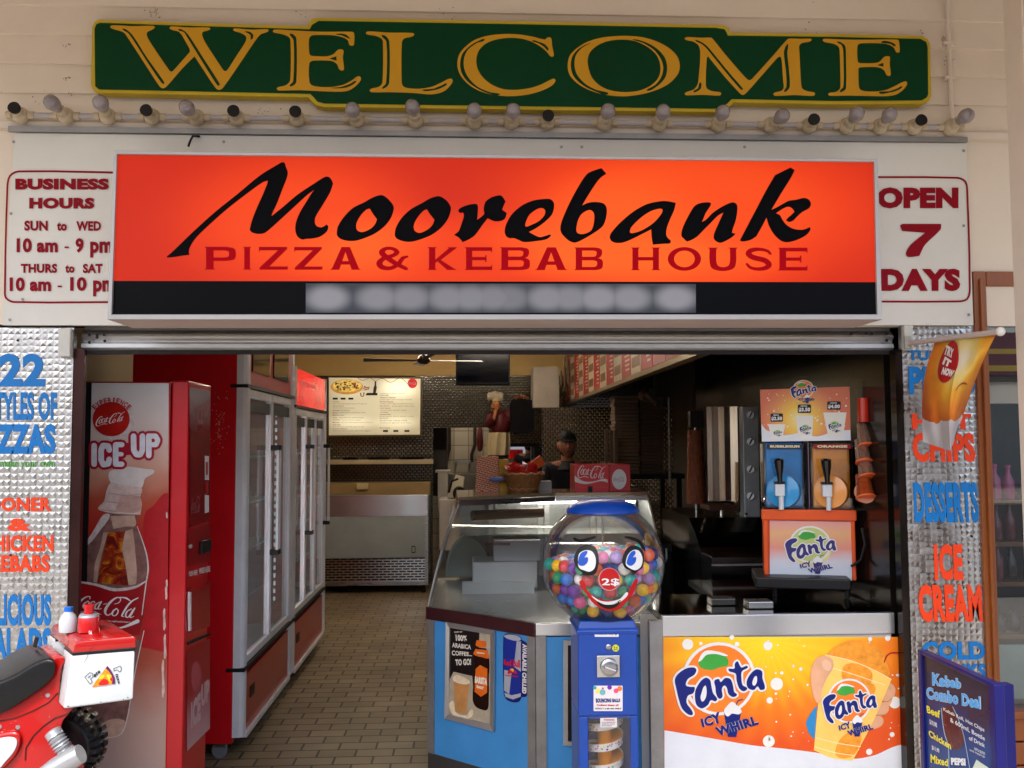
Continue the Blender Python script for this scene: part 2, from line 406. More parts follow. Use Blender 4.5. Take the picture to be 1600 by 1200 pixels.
# --- pressed metal cladding of the back wall
dp = M('diamond_plate', '#b0aa9e', 0.25, metal=0.95, var=0.1, vs=3); nt, b, L = nodes(dp)
tc = nt.nodes.new('ShaderNodeTexCoord'); mp = nt.nodes.new('ShaderNodeMapping'); L(tc.outputs['Object'], mp.inputs[0])
mp.inputs['Rotation'].default_value = (R(90), 0, 0); mp.inputs['Scale'].default_value = (1, 1, 1)
vo = nt.nodes.new('ShaderNodeTexBrick'); vo.inputs['Scale'].default_value = 1.0; vo.inputs['Brick Width'].default_value = 0.052; vo.inputs['Row Height'].default_value = 0.030; vo.inputs['Mortar Size'].default_value = 0.012
vo.inputs['Mortar Smooth'].default_value = 1.0; L(mp.outputs[0], vo.inputs[0])
bp = nt.nodes.new('ShaderNodeBump'); bp.inputs['Strength'].default_value = 1.0; bp.inputs['Distance'].default_value = 0.05; bp.invert = True
L(vo.outputs['Fac'], bp.inputs['Height']); L(bp.outputs[0], b.inputs['Normal'])
BY = 7.4
def wx(px, Y=BY): return P(px, 690, Y).x
def wz(py, px=732, Y=BY): return P(px, py, Y).z
zt = wz(587); d0, d1, dz = wx(676), wx(764), wz(668)
m = MB()
m.box((-2.3, BY, 0), (d0, BY+0.12, zt)); m.box((d0, BY, dz), (d1, BY+0.12, zt)); m.box((d1, BY, 0), (2.3, BY+0.12, zt))
struct(m.done('back_wall', dp))
struct(MB().box((-2.3, BY-0.03, zt), (2.3, BY+0.12, 2.9)).done('back_wall_beam', yellowwall))
tile = M('kitchen_tile', '#b9ae9c', 0.3, var=0.1, vs=4); nt, b, L = nodes(tile)
tc = nt.nodes.new('ShaderNodeTexCoord'); mp = nt.nodes.new('ShaderNodeMapping'); mp.inputs['Rotation'].default_value = (R(90), 0, 0); L(tc.outputs['Object'], mp.inputs[0])
bk = nt.nodes.new('ShaderNodeTexBrick'); bk.offset = 0; bk.inputs['Scale'].default_value = 1; bk.inputs['Brick Width'].default_value = .2; bk.inputs['Row Height'].default_value = .2; bk.inputs['Mortar Size'].default_value = .006
bk.inputs['Color1'].default_value = lin('#bdb19f')+(1,); bk.inputs['Color2'].default_value = lin('#b0a593')+(1,); bk.inputs['Mortar'].default_value = lin('#7d7264')+(1,)
L(mp.outputs[0], bk.inputs[0]); L(bk.outputs[0], b.inputs['Base Color'])
struct(MB().box((-2.3, 9.3, 0), (2.3, 9.4, 3.0)).done('kitchen_wall', tile))

# --- facade: weatherboards above the opening
fac = thing('shop_front', 'cream weatherboard shop front wall above the open roller door', 'wall', (0, 0, 0))
m = MB(); bh = 0.1145; z0 = wz(213, 800, 0); k = 0
z = P(200, 195, 0).z
XL, XR = -6.5, 6.5
while z < 3.6:
    # each board leans out at its lower edge
    m.add([(XL, -0.017, z), (XR, -0.017, z), (XR, -0.002, z+bh), (XL, -0.002, z+bh), (XL, 0.03, z), (XR, 0.03, z), (XR, 0.03, z+bh), (XL, 0.03, z+bh)],
          [(0, 1, 2, 3), (0, 4, 5, 1), (3, 2, 6, 7), (0, 3, 7, 4), (1, 5, 6, 2)])
    z += bh-0.001
m.done('weatherboard', cream, fac)
zb = P(200, 195, 0).z; zo = P(700, 508, 0).z
MB().box((XL, 0.0, zo), (XR, 0.05, zb)).done('header_board', cream, fac)
MB().box((XL, -0.03, zb-0.028), (XR, 0.0, zb-0.001)).done('batten', creamt, fac)
MB().box((XL, 0.05, zo+0.001), (XR, 0.12, 3.6)).done('lining', M('dark_lining', '#2a211c', 0.7), fac)
cob = M('dust_specks', '#3a2e26', 0.9, var=.2)
sp_w = []
for cx_, cy_, n_, sd_ in ((240, 20, 16, 7), (105, 70, 6, 3), (105, 122, 7, 3), (108, 146, 6, 3), (412, 172, 8, 5), (455, 155, 7, 12), (470, 25, 5, 8), (880, 50, 5, 6), (1480, 92, 10, 5), (1472, 60, 5, 3), (1440, 48, 4, 3), (700, 22, 6, 20), (1250, 28, 6, 30), (60, 150, 4, 10)):
    rq = random.Random(cx_)
    for _ in range(n_):
        x_, y_ = rq.gauss(cx_, sd_), rq.gauss(cy_, sd_*.7); sp_w.append(region([ell(x_, y_, rq.uniform(.4, 1.3), rq.uniform(.3, 1.0), 7)]))
    for _ in range(1 if cx_ in (240, 412) else 0): sp_w.append(region(stroke([(rq.gauss(cx_, sd_), rq.gauss(cy_, sd_*.6), .35), (rq.gauss(cx_, sd_), rq.gauss(cy_, sd_*.6), .5), (rq.gauss(cx_, sd_), rq.gauss(cy_, sd_*.6), .3)])))
put('cobweb_specks', cob, join(sp_w), PY(-0.0185), fac, 0.0)
MB().box((-6.5, 0.0, 0), (P(-200, 700, 0).x-.001, 0.05, zo-.001)).done('side_boarding', cream, fac)
MB().box((2.901, 0.0, 0), (6.5, 0.05, zo-.001)).done('side_boarding', cream, fac)
MB().box((P(1526, 620, 0).x+.004, 0.0605, zo-.3), (2.9, .1, zo+.05)).done('window_lintel', cream, fac)
# vertical joint of the boards + thin conduit beside the sign
a = P(1475, 0, 0); c = P(1478, 190, 0)
cp = thing('electrical_conduit', 'thin cream conduit running up the weatherboards at the right end of the bulb row', 'pipe', (a.x, -0.02, c.z))
MB().cyl((a.x, -0.026, c.z), (a.x, -0.026, 3.6), 0.009, n=10).done('pipe', creamt, cp, smooth=True)
for q in (c.z+0.16, c.z+0.3): MB().box((a.x-0.022, -0.034, q), (a.x+0.022, -0.012, q+0.012)).done('clip', creamt, cp)

# --- veranda roof over the footpath (out of frame, but it keeps the sky off the wall)
vr = thing('veranda_roof', 'cream lined veranda roof over the footpath', 'roof', (0, -1.4, 3.5))
MB().box((-6, -2.3, 3.52), (6, 0.02, 3.6)).done('soffit', creamt, vr)
MB().box((-6, -2.34, 3.36), (6, -2.3, 3.66)).done('fascia', creamt, vr)

# --- opposite side of the street, only seen in glass and chrome
road = M('asphalt', '#3b3b3c', 0.9, var=0.15, vs=3)
struct(MB().box((-60, -20, 0.0), (60, -6, 0.006)).done('road', road))
op = thing('street_building', 'cream building with a maroon roof across the street', 'building', (4, -30, 0))
MB().box((-20, -36, 0), (30, -30, 4)).done('wall', M('far_wall', '#cfc9bd', 0.7), op)
MB().add([(-20.5, -29.5, 4), (30.5, -29.5, 4), (30.5, -33, 6), (-20.5, -33, 6), (-20.5, -36.5, 4), (30.5, -36.5, 4)], [(0, 1, 2, 3), (3, 2, 5, 4), (0, 3, 4), (1, 5, 2)]).done('roof', M('maroon_roof', '#6d2730', 0.6), op)
# ================================================================== SIGNS ON THE FACADE
# --- WELCOME board
SW = PY(-0.06)
gold = M('gold_paint', '#c8921a', 0.5, var=0.05, vs=6); ygold = M('yellow_gold_edge', '#bda224', 0.5, var=0.08)
green = M('green_paint', '#053a1e', 0.5, var=0.10, vs=3, spec=.1)
cen = SW.hit(800, 100)
ws = thing('welcome_sign', 'long dark green WELCOME board with gold serif letters and stepped edge', 'sign', (cen.x, -0.06, cen.z))
outl = [(155, 31), (300, 36), (480, 41), (483, 34), (489, 29), (497, 28), (800, 33), (1120, 39), (1132, 40), (1139, 44), (1140, 51), (1300, 53), (1440, 56), (1449, 61), (1453, 68), (1455, 150), (1452, 157), (1443, 162), (1300, 163), (1146, 160), (1141, 165), (1133, 172), (1120, 175), (800, 171), (505, 167), (493, 164), (487, 158), (482, 152), (300, 148), (152, 145), (145, 140), (142, 132), (144, 42), (148, 34)]
front = [SW.hit(*p) for p in outl]
MB().prism(front, (0, 0.045, 0)).done('board', ygold, ws)
inner = [(157, 36), (300, 41), (484, 46), (488, 39), (498, 33), (800, 38), (1118, 44), (1132, 46), (1135, 51), (1137, 56), (1300, 58), (1438, 61), (1447, 66), (1449, 74), (1450, 148), (1447, 153), (1440, 157), (1300, 158), (1143, 155), (1136, 162), (1129, 168), (1118, 170), (800, 166), (507, 162), (496, 159), (490, 152), (485, 147), (300, 143), (155, 140), (149, 135), (148, 45), (151, 38)]
face('panel', green, inner, SW, ws, 0.002)
def glyph(org, s, outer, *holes):
    t = lambda q: [(org[0]+x*s, org[1]+y*s) for x, y in sm(q, 4)]
    return region([t(outer)], [t(h) for h in holes])
WEL = [
 glyph((160, 30), .175, "72,72 95,58 270,66 455,63 472,76 450,97 405,120 400,150 440,225 600,460 620,472 640,458 785,295* 782,270 740,195 690,120 620,98 602,82 620,68 780,78 950,78 967,90 945,105 900,118 893,145 920,210 1000,335 1080,455 1100,467 1120,455 1200,330 1280,205 1285,160 1240,128 1185,112 1170,98 1185,86 1330,97 1470,93 1487,104 1470,120 1415,140 1375,185 1250,370 1080,615 1045,635 1015,620 930,495 825,335* 720,440 580,600 545,622 515,605 400,430 230,170 190,120 100,92",
   "180,92 215,95 275,150 400,345 555,565 550,582 530,570 400,380 240,135", "680,97 730,105 775,150 900,345 1050,580 1045,597 1025,590 880,360 760,165 730,120", "1275,115 1320,118 1350,150 1330,187 1325,150 1300,128"),
 glyph((420, 30), .1875, "35,102 55,90 250,100 450,108 690,108 712,120 712,200 705,222 675,220 660,180 620,155 540,138 420,135 360,140 338,165 338,280 350,305 400,312 490,312 540,295 575,260 610,255 625,270 618,320 628,420 612,432 588,420 570,380 535,355 480,348 370,350 340,370 338,510 355,550 420,566 520,568 620,550 690,515 740,480 765,485 765,515 720,565 660,600 580,608 400,602 250,595 85,597 68,583 80,570 150,550 180,510 182,180 165,150 110,128 45,115",
   "175,128 205,130 232,165 232,520 215,550 175,560 205,520 208,180", "560,128 640,130 680,168 660,162 610,140", "505,332* 565,312* 567,350*", "520,577 600,568 680,540 728,518 700,550 640,575"),
 glyph((420, 30), .1875, "810,117 830,105 1000,115 1195,118 1213,130 1195,148 1130,165 1110,195 1108,520 1120,560 1160,577 1260,582 1360,565 1440,530 1500,500 1528,503 1530,530 1480,590 1420,620 1340,630 1200,618 1000,612 855,612 842,597 855,582 920,565 948,530 952,195 940,165 890,143 825,132",
   "940,140 975,145 1005,190 1005,530 985,565 945,580 978,535 980,190", "1280,597 1370,582 1440,555 1485,540 1450,570 1390,592"),
 glyph((700, 40), .1125, "1345,200 1375,175 1410,168 1435,190 1445,290 1470,410 1455,437 1420,430 1370,370 1280,295 1150,225 1000,185 820,178 650,205 520,260 430,350 393,470 410,600 480,720 600,820 760,885 950,897 1150,870 1300,820 1450,745 1485,750 1490,780 1440,840 1300,910 1100,965 870,987 650,970 430,910 270,810 170,690 130,560 150,420 230,310 370,205 560,145 800,122 1000,130 1180,160",
   "510,200 400,250 270,350 220,480 230,620 300,750 420,860 580,930 720,965 560,945 400,875 260,770 185,650 168,530 200,400 290,300 400,230", "1165,215 1270,235 1350,270 1395,350 1330,300 1250,250"),
 glyph((870, 40), .13125, "128,480 150,370 230,280 370,195 550,145 780,127 1000,140 1180,190 1330,270 1430,370 1462,480 1440,580 1340,690 1200,765 1020,820 790,847 560,825 380,770 240,690 150,590",
   "365,440 390,330 470,250 590,195 760,172 930,190 1080,260 1180,350 1225,450 1228,560 1190,650 1090,735 950,785 780,795 620,770 500,710 410,610", "400,210 300,270 225,360 210,480 240,590 340,700 470,770 610,820 450,785 310,715 200,610 165,490 185,370 260,280", "900,168 1020,210 1160,300 1240,410 1265,510 1240,620 1170,710 1070,780 1200,720 1290,620 1312,500 1280,380 1190,280 1060,205"),
 glyph((1060, 40), .14375, "65,147 85,130 250,137 350,135 375,155 500,310 690,530 750,590 775,597 800,580 1000,360 1180,155 1210,145 1330,148 1430,147 1445,160 1420,180 1340,195 1310,225 1312,300 1330,640 1345,690 1400,718 1470,730 1482,747 1465,768 1260,760 1050,768 1028,748 1050,730 1110,715 1140,685 1135,600 1115,360 1095,342 1050,380 900,550 740,730 700,758 665,740 500,560 340,365 318,342 305,370 295,640 310,690 370,718 450,728 462,745 445,765 260,757 85,762 65,745 90,725 160,700 200,655 215,600 235,300 215,220 160,180 85,163",
   "180,165 240,180 310,230 420,360 560,530 698,690 690,703 670,695 540,545 390,360 310,260 250,205", "1188,205 1180,300 1200,500 1208,660 1190,700 1145,722 1170,670 1165,500 1142,300 1160,235", "235,620 245,680 210,715 160,725 210,685"),
 glyph((1270, 40), .125, "118,187 140,170 350,178 600,182 1050,180 1070,200 1080,330 1060,343 1035,335 1010,285 950,245 860,228 660,225 580,232 553,260 555,440 570,468 640,475 770,472 830,455 890,395 940,387 960,400 955,480 968,620 945,635 915,620 890,570 840,535 760,522 620,525 570,535 565,560 570,760 590,805 660,825 800,827 920,805 1030,755 1130,705 1165,705 1172,740 1120,810 1040,865 930,887 700,885 400,880 205,882 188,862 205,845 290,830 335,790 340,700 330,320 315,270 260,235 140,210",
   "300,210 350,215 400,265 410,400 412,780 390,815 330,832 375,770 380,500 372,300 350,245", "850,208 980,215 1030,262 960,235", "800,500* 875,470* 880,520*", "820,845 950,825 1050,790 1112,765 1060,810 960,840"),
]
put('lettering', gold, join(WEL), SW, ws, 0.004)
for q in ((152, 88), (1448, 110), (640, 98), (1000, 104)): pass

# --- row of bulb holders
hold = M('lamp_holder', '#b7a78c', 0.35, var=0.15, vs=30); bulbm = M('frosted_bulb', '#83797a', 0.22, var=0.25, vs=14, coat=0.9)
dark = M('dark_socket', '#0c0a09', 0.5, var=0); pipe = M('grey_conduit', '#a8a2a4', 0.45, var=0.1, vs=20)
c0 = P(32, 180, -0.055); c1 = P(1485, 199, -0.055)
fl = thing('festoon_light_bar', 'row of round cream lamp holders on grey conduit, some bulbs missing', 'light', (0, -0.05, c0.z))
MB().cyl(c0, c1, 0.0105, n=12).done('conduit', pipe, fl, smooth=True)
HS = [(32, 178, 0), (100, 183, 1), (163, 186, 1), (230, 186, 0), (297, 188, 1), (358, 188, 0), (450, 190, 0), (542, 193, 1), (633, 193, 1), (724, 197, 1), (782, 197, 1), (838, 195, 0), (928, 198, 1), (1015, 200, 1), (1109, 200, 1), (1193, 197, 1), (1255, 197, 0), (1315, 198, 1), (1370, 197, 1), (1425, 198, 0), (1485, 197, 1)]
for i, (x, y, on) in enumerate(HS):
    t = (x-32)/(1485-32); cc = c0*(1-t) + c1*t; rnd = random.Random(i)
    ax = Vector((rnd.uniform(-.12, .12), -1, 0.06+rnd.uniform(-.08, .1))).normalized()
    h = MB().ball(cc + Vector((0, 0.0, 0)), 0.031, 16, 10).lathe([(0.021, 0.02), (0.021, 0.05), (0.018, 0.053)], cc, ax, 16).done('lamp_holder', hold, fl, smooth=True)
    for s in (-1, 1): MB().cyl(cc+Vector((s*.03, 0, 0)), cc+Vector((s*.05, 0, 0)), 0.014, n=10).done('collar', hold, h, smooth=True)
    if on: MB().lathe([(0.012, 0.045), (0.014, 0.06), (0.024, 0.078), (0.0285, 0.098), (0.024, 0.118), (0.012, 0.129), (0.0, 0.131)], cc, ax, 18).done('bulb', bulbm, h, smooth=True)
    else: MB().cyl(cc+ax*0.05, cc+ax*0.062, 0.021, 0.0225, n=16).done('socket', dark, h, smooth=True)
    MB().cyl(cc+Vector((0.008, -0.026, -0.006)), cc+Vector((0.010, -0.033, -0.008)), 0.0035, n=8).done('screw', dark, h)

# --- pale backing board with opening hours on both ends
SB = PY(-0.025); pale = M('pale_sign_board', '#d6d3cb', 0.4, var=0.07, vs=1.5)
q = [SB.hit(*p) for p in ((22, 208), (1510, 224), (1521, 508), (4, 508))]
bb = thing('hours_board', 'long pale board behind the orange sign, with opening hours at both ends', 'sign', tuple((q[0]+q[2])/2))
MB().prism(q, (0, 0.022, 0)).done('board', pale, bb)
MB().bpx(12, 205, 1512, 214, -0.04, 0.014).done('top_channel', alud, bb)
red = M('dark_red_vinyl', '#880a1c', 0.5, var=0.08, vs=8, spec=.1)
fr = stroke([(190, 270), (30, 268), (16, 275), (12, 292), (8, 455), (10, 466), (22, 472), (190, 472)], 3.0, sub=3)
put('frame_line', red, region(fr), SB, bb, 0.002)
put('frame_line', red, region(stroke([(1330, 277), (1495, 278), (1508, 284), (1511, 300), (1515, 452), (1511, 467), (1498, 471), (1330, 471)], 3.0, sub=3)), SB, bb, 0.002)
J = .1835
def zq(x0, y0, x1, y1, o=(0, 260), s=J): return (o[0]+x0*s, o[1]+y0*s, o[0]+x1*s, o[1]+y1*s)
lt = [text('BUSINESS', zq(133, 105, 930, 200), .046), text('HOURS', zq(252, 268, 806, 362), .046), text('SUN', zq(210, 463, 410, 550), .03), text('to', zq(487, 475, 572, 550), .03), text('WED', zq(652, 468, 862, 550), .03),
      text('10 am', zq(145, 612, 495, 735), .03), text('-', zq(552, 683, 588, 698), .01), text('9', zq(645, 612, 715, 738), .03), text('pm', zq(770, 640, 960, 778), .03),
      text('THURS', zq(180, 830, 490, 908), .03), text('to', zq(558, 838, 636, 908), .03), text('SAT', zq(708, 830, 876, 910), .03),
      text('10 am', zq(85, 945, 437, 1065), .03), text('-', zq(493, 1016, 530, 1030), .01), text('10', zq(600, 943, 740, 1062), .03), text('pm', zq(795, 970, 985, 1108), .03)]
put('lettering', red, join(lt), SB, bb, 0.003)
seven = [(800+x*.5, 200+y*.5) for x, y in sm("1212,305 1220,300* 1340,300* 1338,318 1290,365 1272,400* 1235,403 1230,390 1245,365 1290,328* 1218,322*")]
rt = [text('OPEN', (1370, 293, 1497, 326), .046), region([seven]), text('DAYS', (1376, 420, 1500, 455), .046)]
put('lettering', red, join(rt), SB, bb, 0.003)
scr = []
for x, y in ((22, 222), (18, 334), (16, 500), (877, 230), (909, 230), (1163, 230), (1505, 236), (1505, 353), (1513, 492), (350, 222), (36, 468)): scr.append(region([ell(x, y, 2.4, n=10)]))
put('screw', alud, join(scr), SB, bb, 0.0035)
a = SB.hit(310, 216, 0.01); pts = [SB.hit(x, y, o) for x, y, o in ((312, 214, .005), (305, 217, .03), (302, 224, .035), (302, 236, .06))]
MB().tube(pts, 0.004, 8).done('cable', dark, bb, smooth=True)

# --- illuminated box sign
YS = -0.26; SS = PY(YS)
q = [SS.hit(*p) for p in ((180, 237), (1369, 250), (1376, 500), (170, 500))]
bs = thing('illuminated_box_sign', 'orange lit box sign with black brush lettering over a black strip, white aluminium frame', 'sign', tuple((q[0]+q[2])/2))
MB().prism([v+Vector((0, 0.004, 0)) for v in q], (0, 0.225, 0)).done('sign_box', M('sign_box_paint', '#b9a49c', 0.45, var=0.06), bs)
frm = M('white_frame', '#aaa6a4', 0.35, metal=0.3, var=0.06)
qi = [SS.hit(*p) for p in ((185, 242.5), (1363.5, 254.5), (1368.5, 492), (176.5, 492))]
m = MB()
for i in range(4):
    a, b_, c, d = q[i], q[(i+1) % 4], qi[(i+1) % 4], qi[i]
    m.prism([a, b_, c, d], (0, 0.02, 0))
for v in m.v: v.y -= 0.014
m.done('frame', frm, bs, bevel=0.0015)
# backlit face: tubes inside, so the middle glows and the ends fall off
om = M('backlit_orange', '#f03a08', 0.25, var=0); nt, b, L = nodes(om)
tc = nt.nodes.new('ShaderNodeTexCoord'); sp = nt.nodes.new('ShaderNodeSeparateXYZ'); L(tc.outputs['Object'], sp.inputs[0])
def spot(px, py, rx, ry, gain):
    c = SS.hit(px, py); mp = nt.nodes.new('ShaderNodeMapping'); mp.inputs['Location'].default_value = (-c.x/rx, 0, -c.z/ry); mp.inputs['Scale'].default_value = (1/rx, 0, 1/ry)
    L(tc.outputs['Object'], mp.inputs[0]); ln = nt.nodes.new('ShaderNodeVectorMath'); ln.operation = 'LENGTH'; L(mp.outputs[0], ln.inputs[0])
    mr = nt.nodes.new('ShaderNodeMapRange'); mr.interpolation_type = 'SMOOTHERSTEP'; mr.inputs[1].default_value = 1.0; mr.inputs[2].default_value = 0.25; mr.inputs[3].default_value = 0; mr.inputs[4].default_value = gain
    L(ln.outputs['Value'], mr.inputs[0]); return mr.outputs[0]
acc = None
for s in (spot(470, 350, .62, .36, .55), spot(1080, 330, 1.0, .40, .62), spot(700, 400, .75, .22, .45), spot(960, 370, .5, .33, .25), spot(1050, 420, .7, .15, .3)):
    if acc is None: acc = s
    else:
        ad = nt.nodes.new('ShaderNodeMath'); ad.operation = 'ADD'; L(acc, ad.inputs[0]); L(s, ad.inputs[1]); acc = ad.outputs[0]
rp = nt.nodes.new('ShaderNodeValToRGB'); e = rp.color_ramp.elements
e[0].position = 0.0; e[0].color = (.50, .014, .001, 1); e[1].position = 1.0; e[1].color = (1.0, .115, .007, 1); k = e.new(.45); k.color = (.72, .040, .002, 1)
cl = nt.nodes.new('ShaderNodeClamp'); L(acc, cl.inputs[0]); L(cl.outputs[0], rp.inputs[0]); L(rp.outputs[0], b.inputs['Emission Color'])
b.inputs['Emission Strength'].default_value = 0.33; b.inputs['Base Color'].default_value = lin('#6a1604')+(1,); b.inputs['Specular IOR Level'].default_value = 0.12; b.inputs['Roughness'].default_value = 0.35
ORANGE = om
face('orange_face', om, [(184.5, 242), (1364, 254), (1368, 441), (178, 439)], SS, bs, 0.002)
bkm = M('worn_black_strip', '#050508', 0.4, var=0.6, vs=2.5, spec=.06)
face('black_strip', bkm, [(178, 439), (1368, 441), (1369, 493), (176, 493)], SS, bs, 0.002)
# washed-out pale lettering smears on the strip
wm = M('washed_out_strip', '#6b6d74', 0.45, var=0); nt, b, L = nodes(wm)
acc = None
tc = nt.nodes.new('ShaderNodeTexCoord')
for px, g in ((512, .9), (590, .75), (640, .7), (700, .7), (735, .7), (770, .65), (795, .55), (855, .75), (890, .7), (935, .85), (985, .8), (1055, .9)):
    s = spot(px, 466, .112, .066, g*.9)
    if acc is None: acc = s
    else:
        ad = nt.nodes.new('ShaderNodeMath'); ad.operation = 'MAXIMUM'; L(acc, ad.inputs[0]); L(s, ad.inputs[1]); acc = ad.outputs[0]
rp = nt.nodes.new('ShaderNodeValToRGB'); e = rp.color_ramp.elements; e[0].color = lin('#363942')+(1,); e[1].color = lin('#9c9ca0')+(1,)
L(acc, rp.inputs[0]); L(rp.outputs[0], b.inputs['Base Color'])
face('faded_number', wm, [(478, 443), (1087, 444), (1087, 489), (478, 489)], SS, bs, 0.003)
black = M('black_vinyl', '#030204', 0.5, var=0, spec=.05)
MOO = [
 glyph((250, 245), .175, "62,895* 130,835 300,670 500,490 700,330 900,165 1090,50* 1115,55* 1125,90 1143,140 1135,190 1100,280 1050,410 1000,520 1000,530* 1100,450 1230,340 1380,240 1480,180 1520,190 1548,240* 1520,320 1450,440 1390,540 1385,590 1400,620 1440,632 1470,620 1488,605* 1505,625 1490,670 1430,715 1360,732 1310,735 1270,740 1230,715 1210,660 1215,590 1250,500 1310,400 1360,320 1380,298* 1320,340 1200,450 1080,560 980,650 930,685 870,690 820,675 803,655* 820,580 870,450 920,340 960,240 965,215* 920,230 800,315 600,470 420,630 320,730 270,810 260,850* 265,878* 200,885 130,897 70,902*"),
 glyph((510, 280), .18125, "90,470 100,410 150,330 230,250 330,200 390,165 450,142 490,142 540,180 578,230 580,270 555,340 500,410 420,470 330,510 250,533 180,533 120,515 95,490", "375,255* 395,290 437,348* 420,390 380,430 310,458 270,445 258,410 265,370 300,310 345,265"),
 glyph((510, 280), .18125, "590,475 600,420 650,335 730,260 830,205 890,170 950,150 985,152 1035,185 1072,240 1070,285 1045,350 990,420 910,480 820,518 740,540 680,540 620,522 595,500", "868,262* 890,300 932,352* 915,395 875,435 805,465 765,450 753,415 762,375 795,320 840,272"),
 glyph((510, 280), .18125, "1137,270 1165,245 1230,222 1290,215 1305,230 1305,290 1300,352* 1330,330 1360,300 1355,260 1370,200 1420,160 1480,142 1510,145 1545,195* 1530,225 1515,265* 1555,295* 1540,340 1510,360 1450,365 1390,340* 1350,390 1280,485 1230,520 1175,545* 1140,505 1100,482* 1140,450 1160,400 1185,320 1180,290* 1150,292"),
 glyph((780, 250), .175, "48,640 60,580 110,490 200,410 300,365 400,350 455,352 485,380 490,420 470,490 400,560 330,610 265,645* 310,670 360,690 410,680 455,665* 460,680 420,710 340,725 220,735 170,715 130,700 90,700 60,680", "232,590 240,550 270,490 340,440 385,432 410,455 400,500 350,550 290,580 245,598*"),
 glyph((780, 250), .175, "545,600 560,540 620,400 700,250 780,130 840,98 912,75* 955,125* 900,165 850,230 780,340 740,408* 790,385 860,377 930,390 958,430 955,510 925,590 850,650 720,725 670,740 620,722 565,670 548,640", "688,620 700,550 730,490 780,455 815,450 840,470 848,510 840,580 820,630 770,658 725,663 695,650"),
 glyph((780, 250), .175, "985,690 1000,650 1080,560 1200,460 1320,395 1440,370 1500,370 1575,385* 1560,450 1520,540 1495,610 1490,670 1505,700 1530,720* 1525,745 1470,750 1370,758* 1360,700 1355,622* 1280,660 1180,710 1100,740 1040,742 1000,725", "1165,640 1180,600 1260,520 1350,460 1430,437 1455,445 1450,475 1400,540 1340,590 1260,635 1190,655 1168,652"),
 glyph((1040, 250), .15625, "155,760 165,690 210,590 285,465 340,435 420,425 450,435 440,470 400,530 375,590 360,622* 400,600 470,530 560,470 640,432 680,427 710,450 715,500 700,600 670,690 660,730* 698,740* 660,775 610,805 550,830 510,820 480,790 482,740 520,650 575,528* 520,560 450,630 380,700 310,770 250,805 210,818* 180,790"),
 glyph((1040, 250), .15625, "738,808* 800,690 900,500 1000,310 1090,155* 1150,125 1245,78* 1288,105* 1250,180 1150,340 1055,500* 1100,480 1180,435 1230,410 1300,400 1380,382 1430,400 1450,445 1430,485 1360,525 1310,570 1270,610 1230,622 1200,605* 1215,585 1255,550 1285,520* 1260,485 1220,470 1160,495 1100,535* 1140,555 1165,600 1210,655 1280,692 1360,700 1400,690 1440,672* 1445,700 1400,755 1300,805 1210,825 1150,810 1080,745 1030,660 1005,580* 970,650 905,765* 850,800 770,818"),
]
put('script_lettering', black, join(MOO), SS, bs, 0.004)
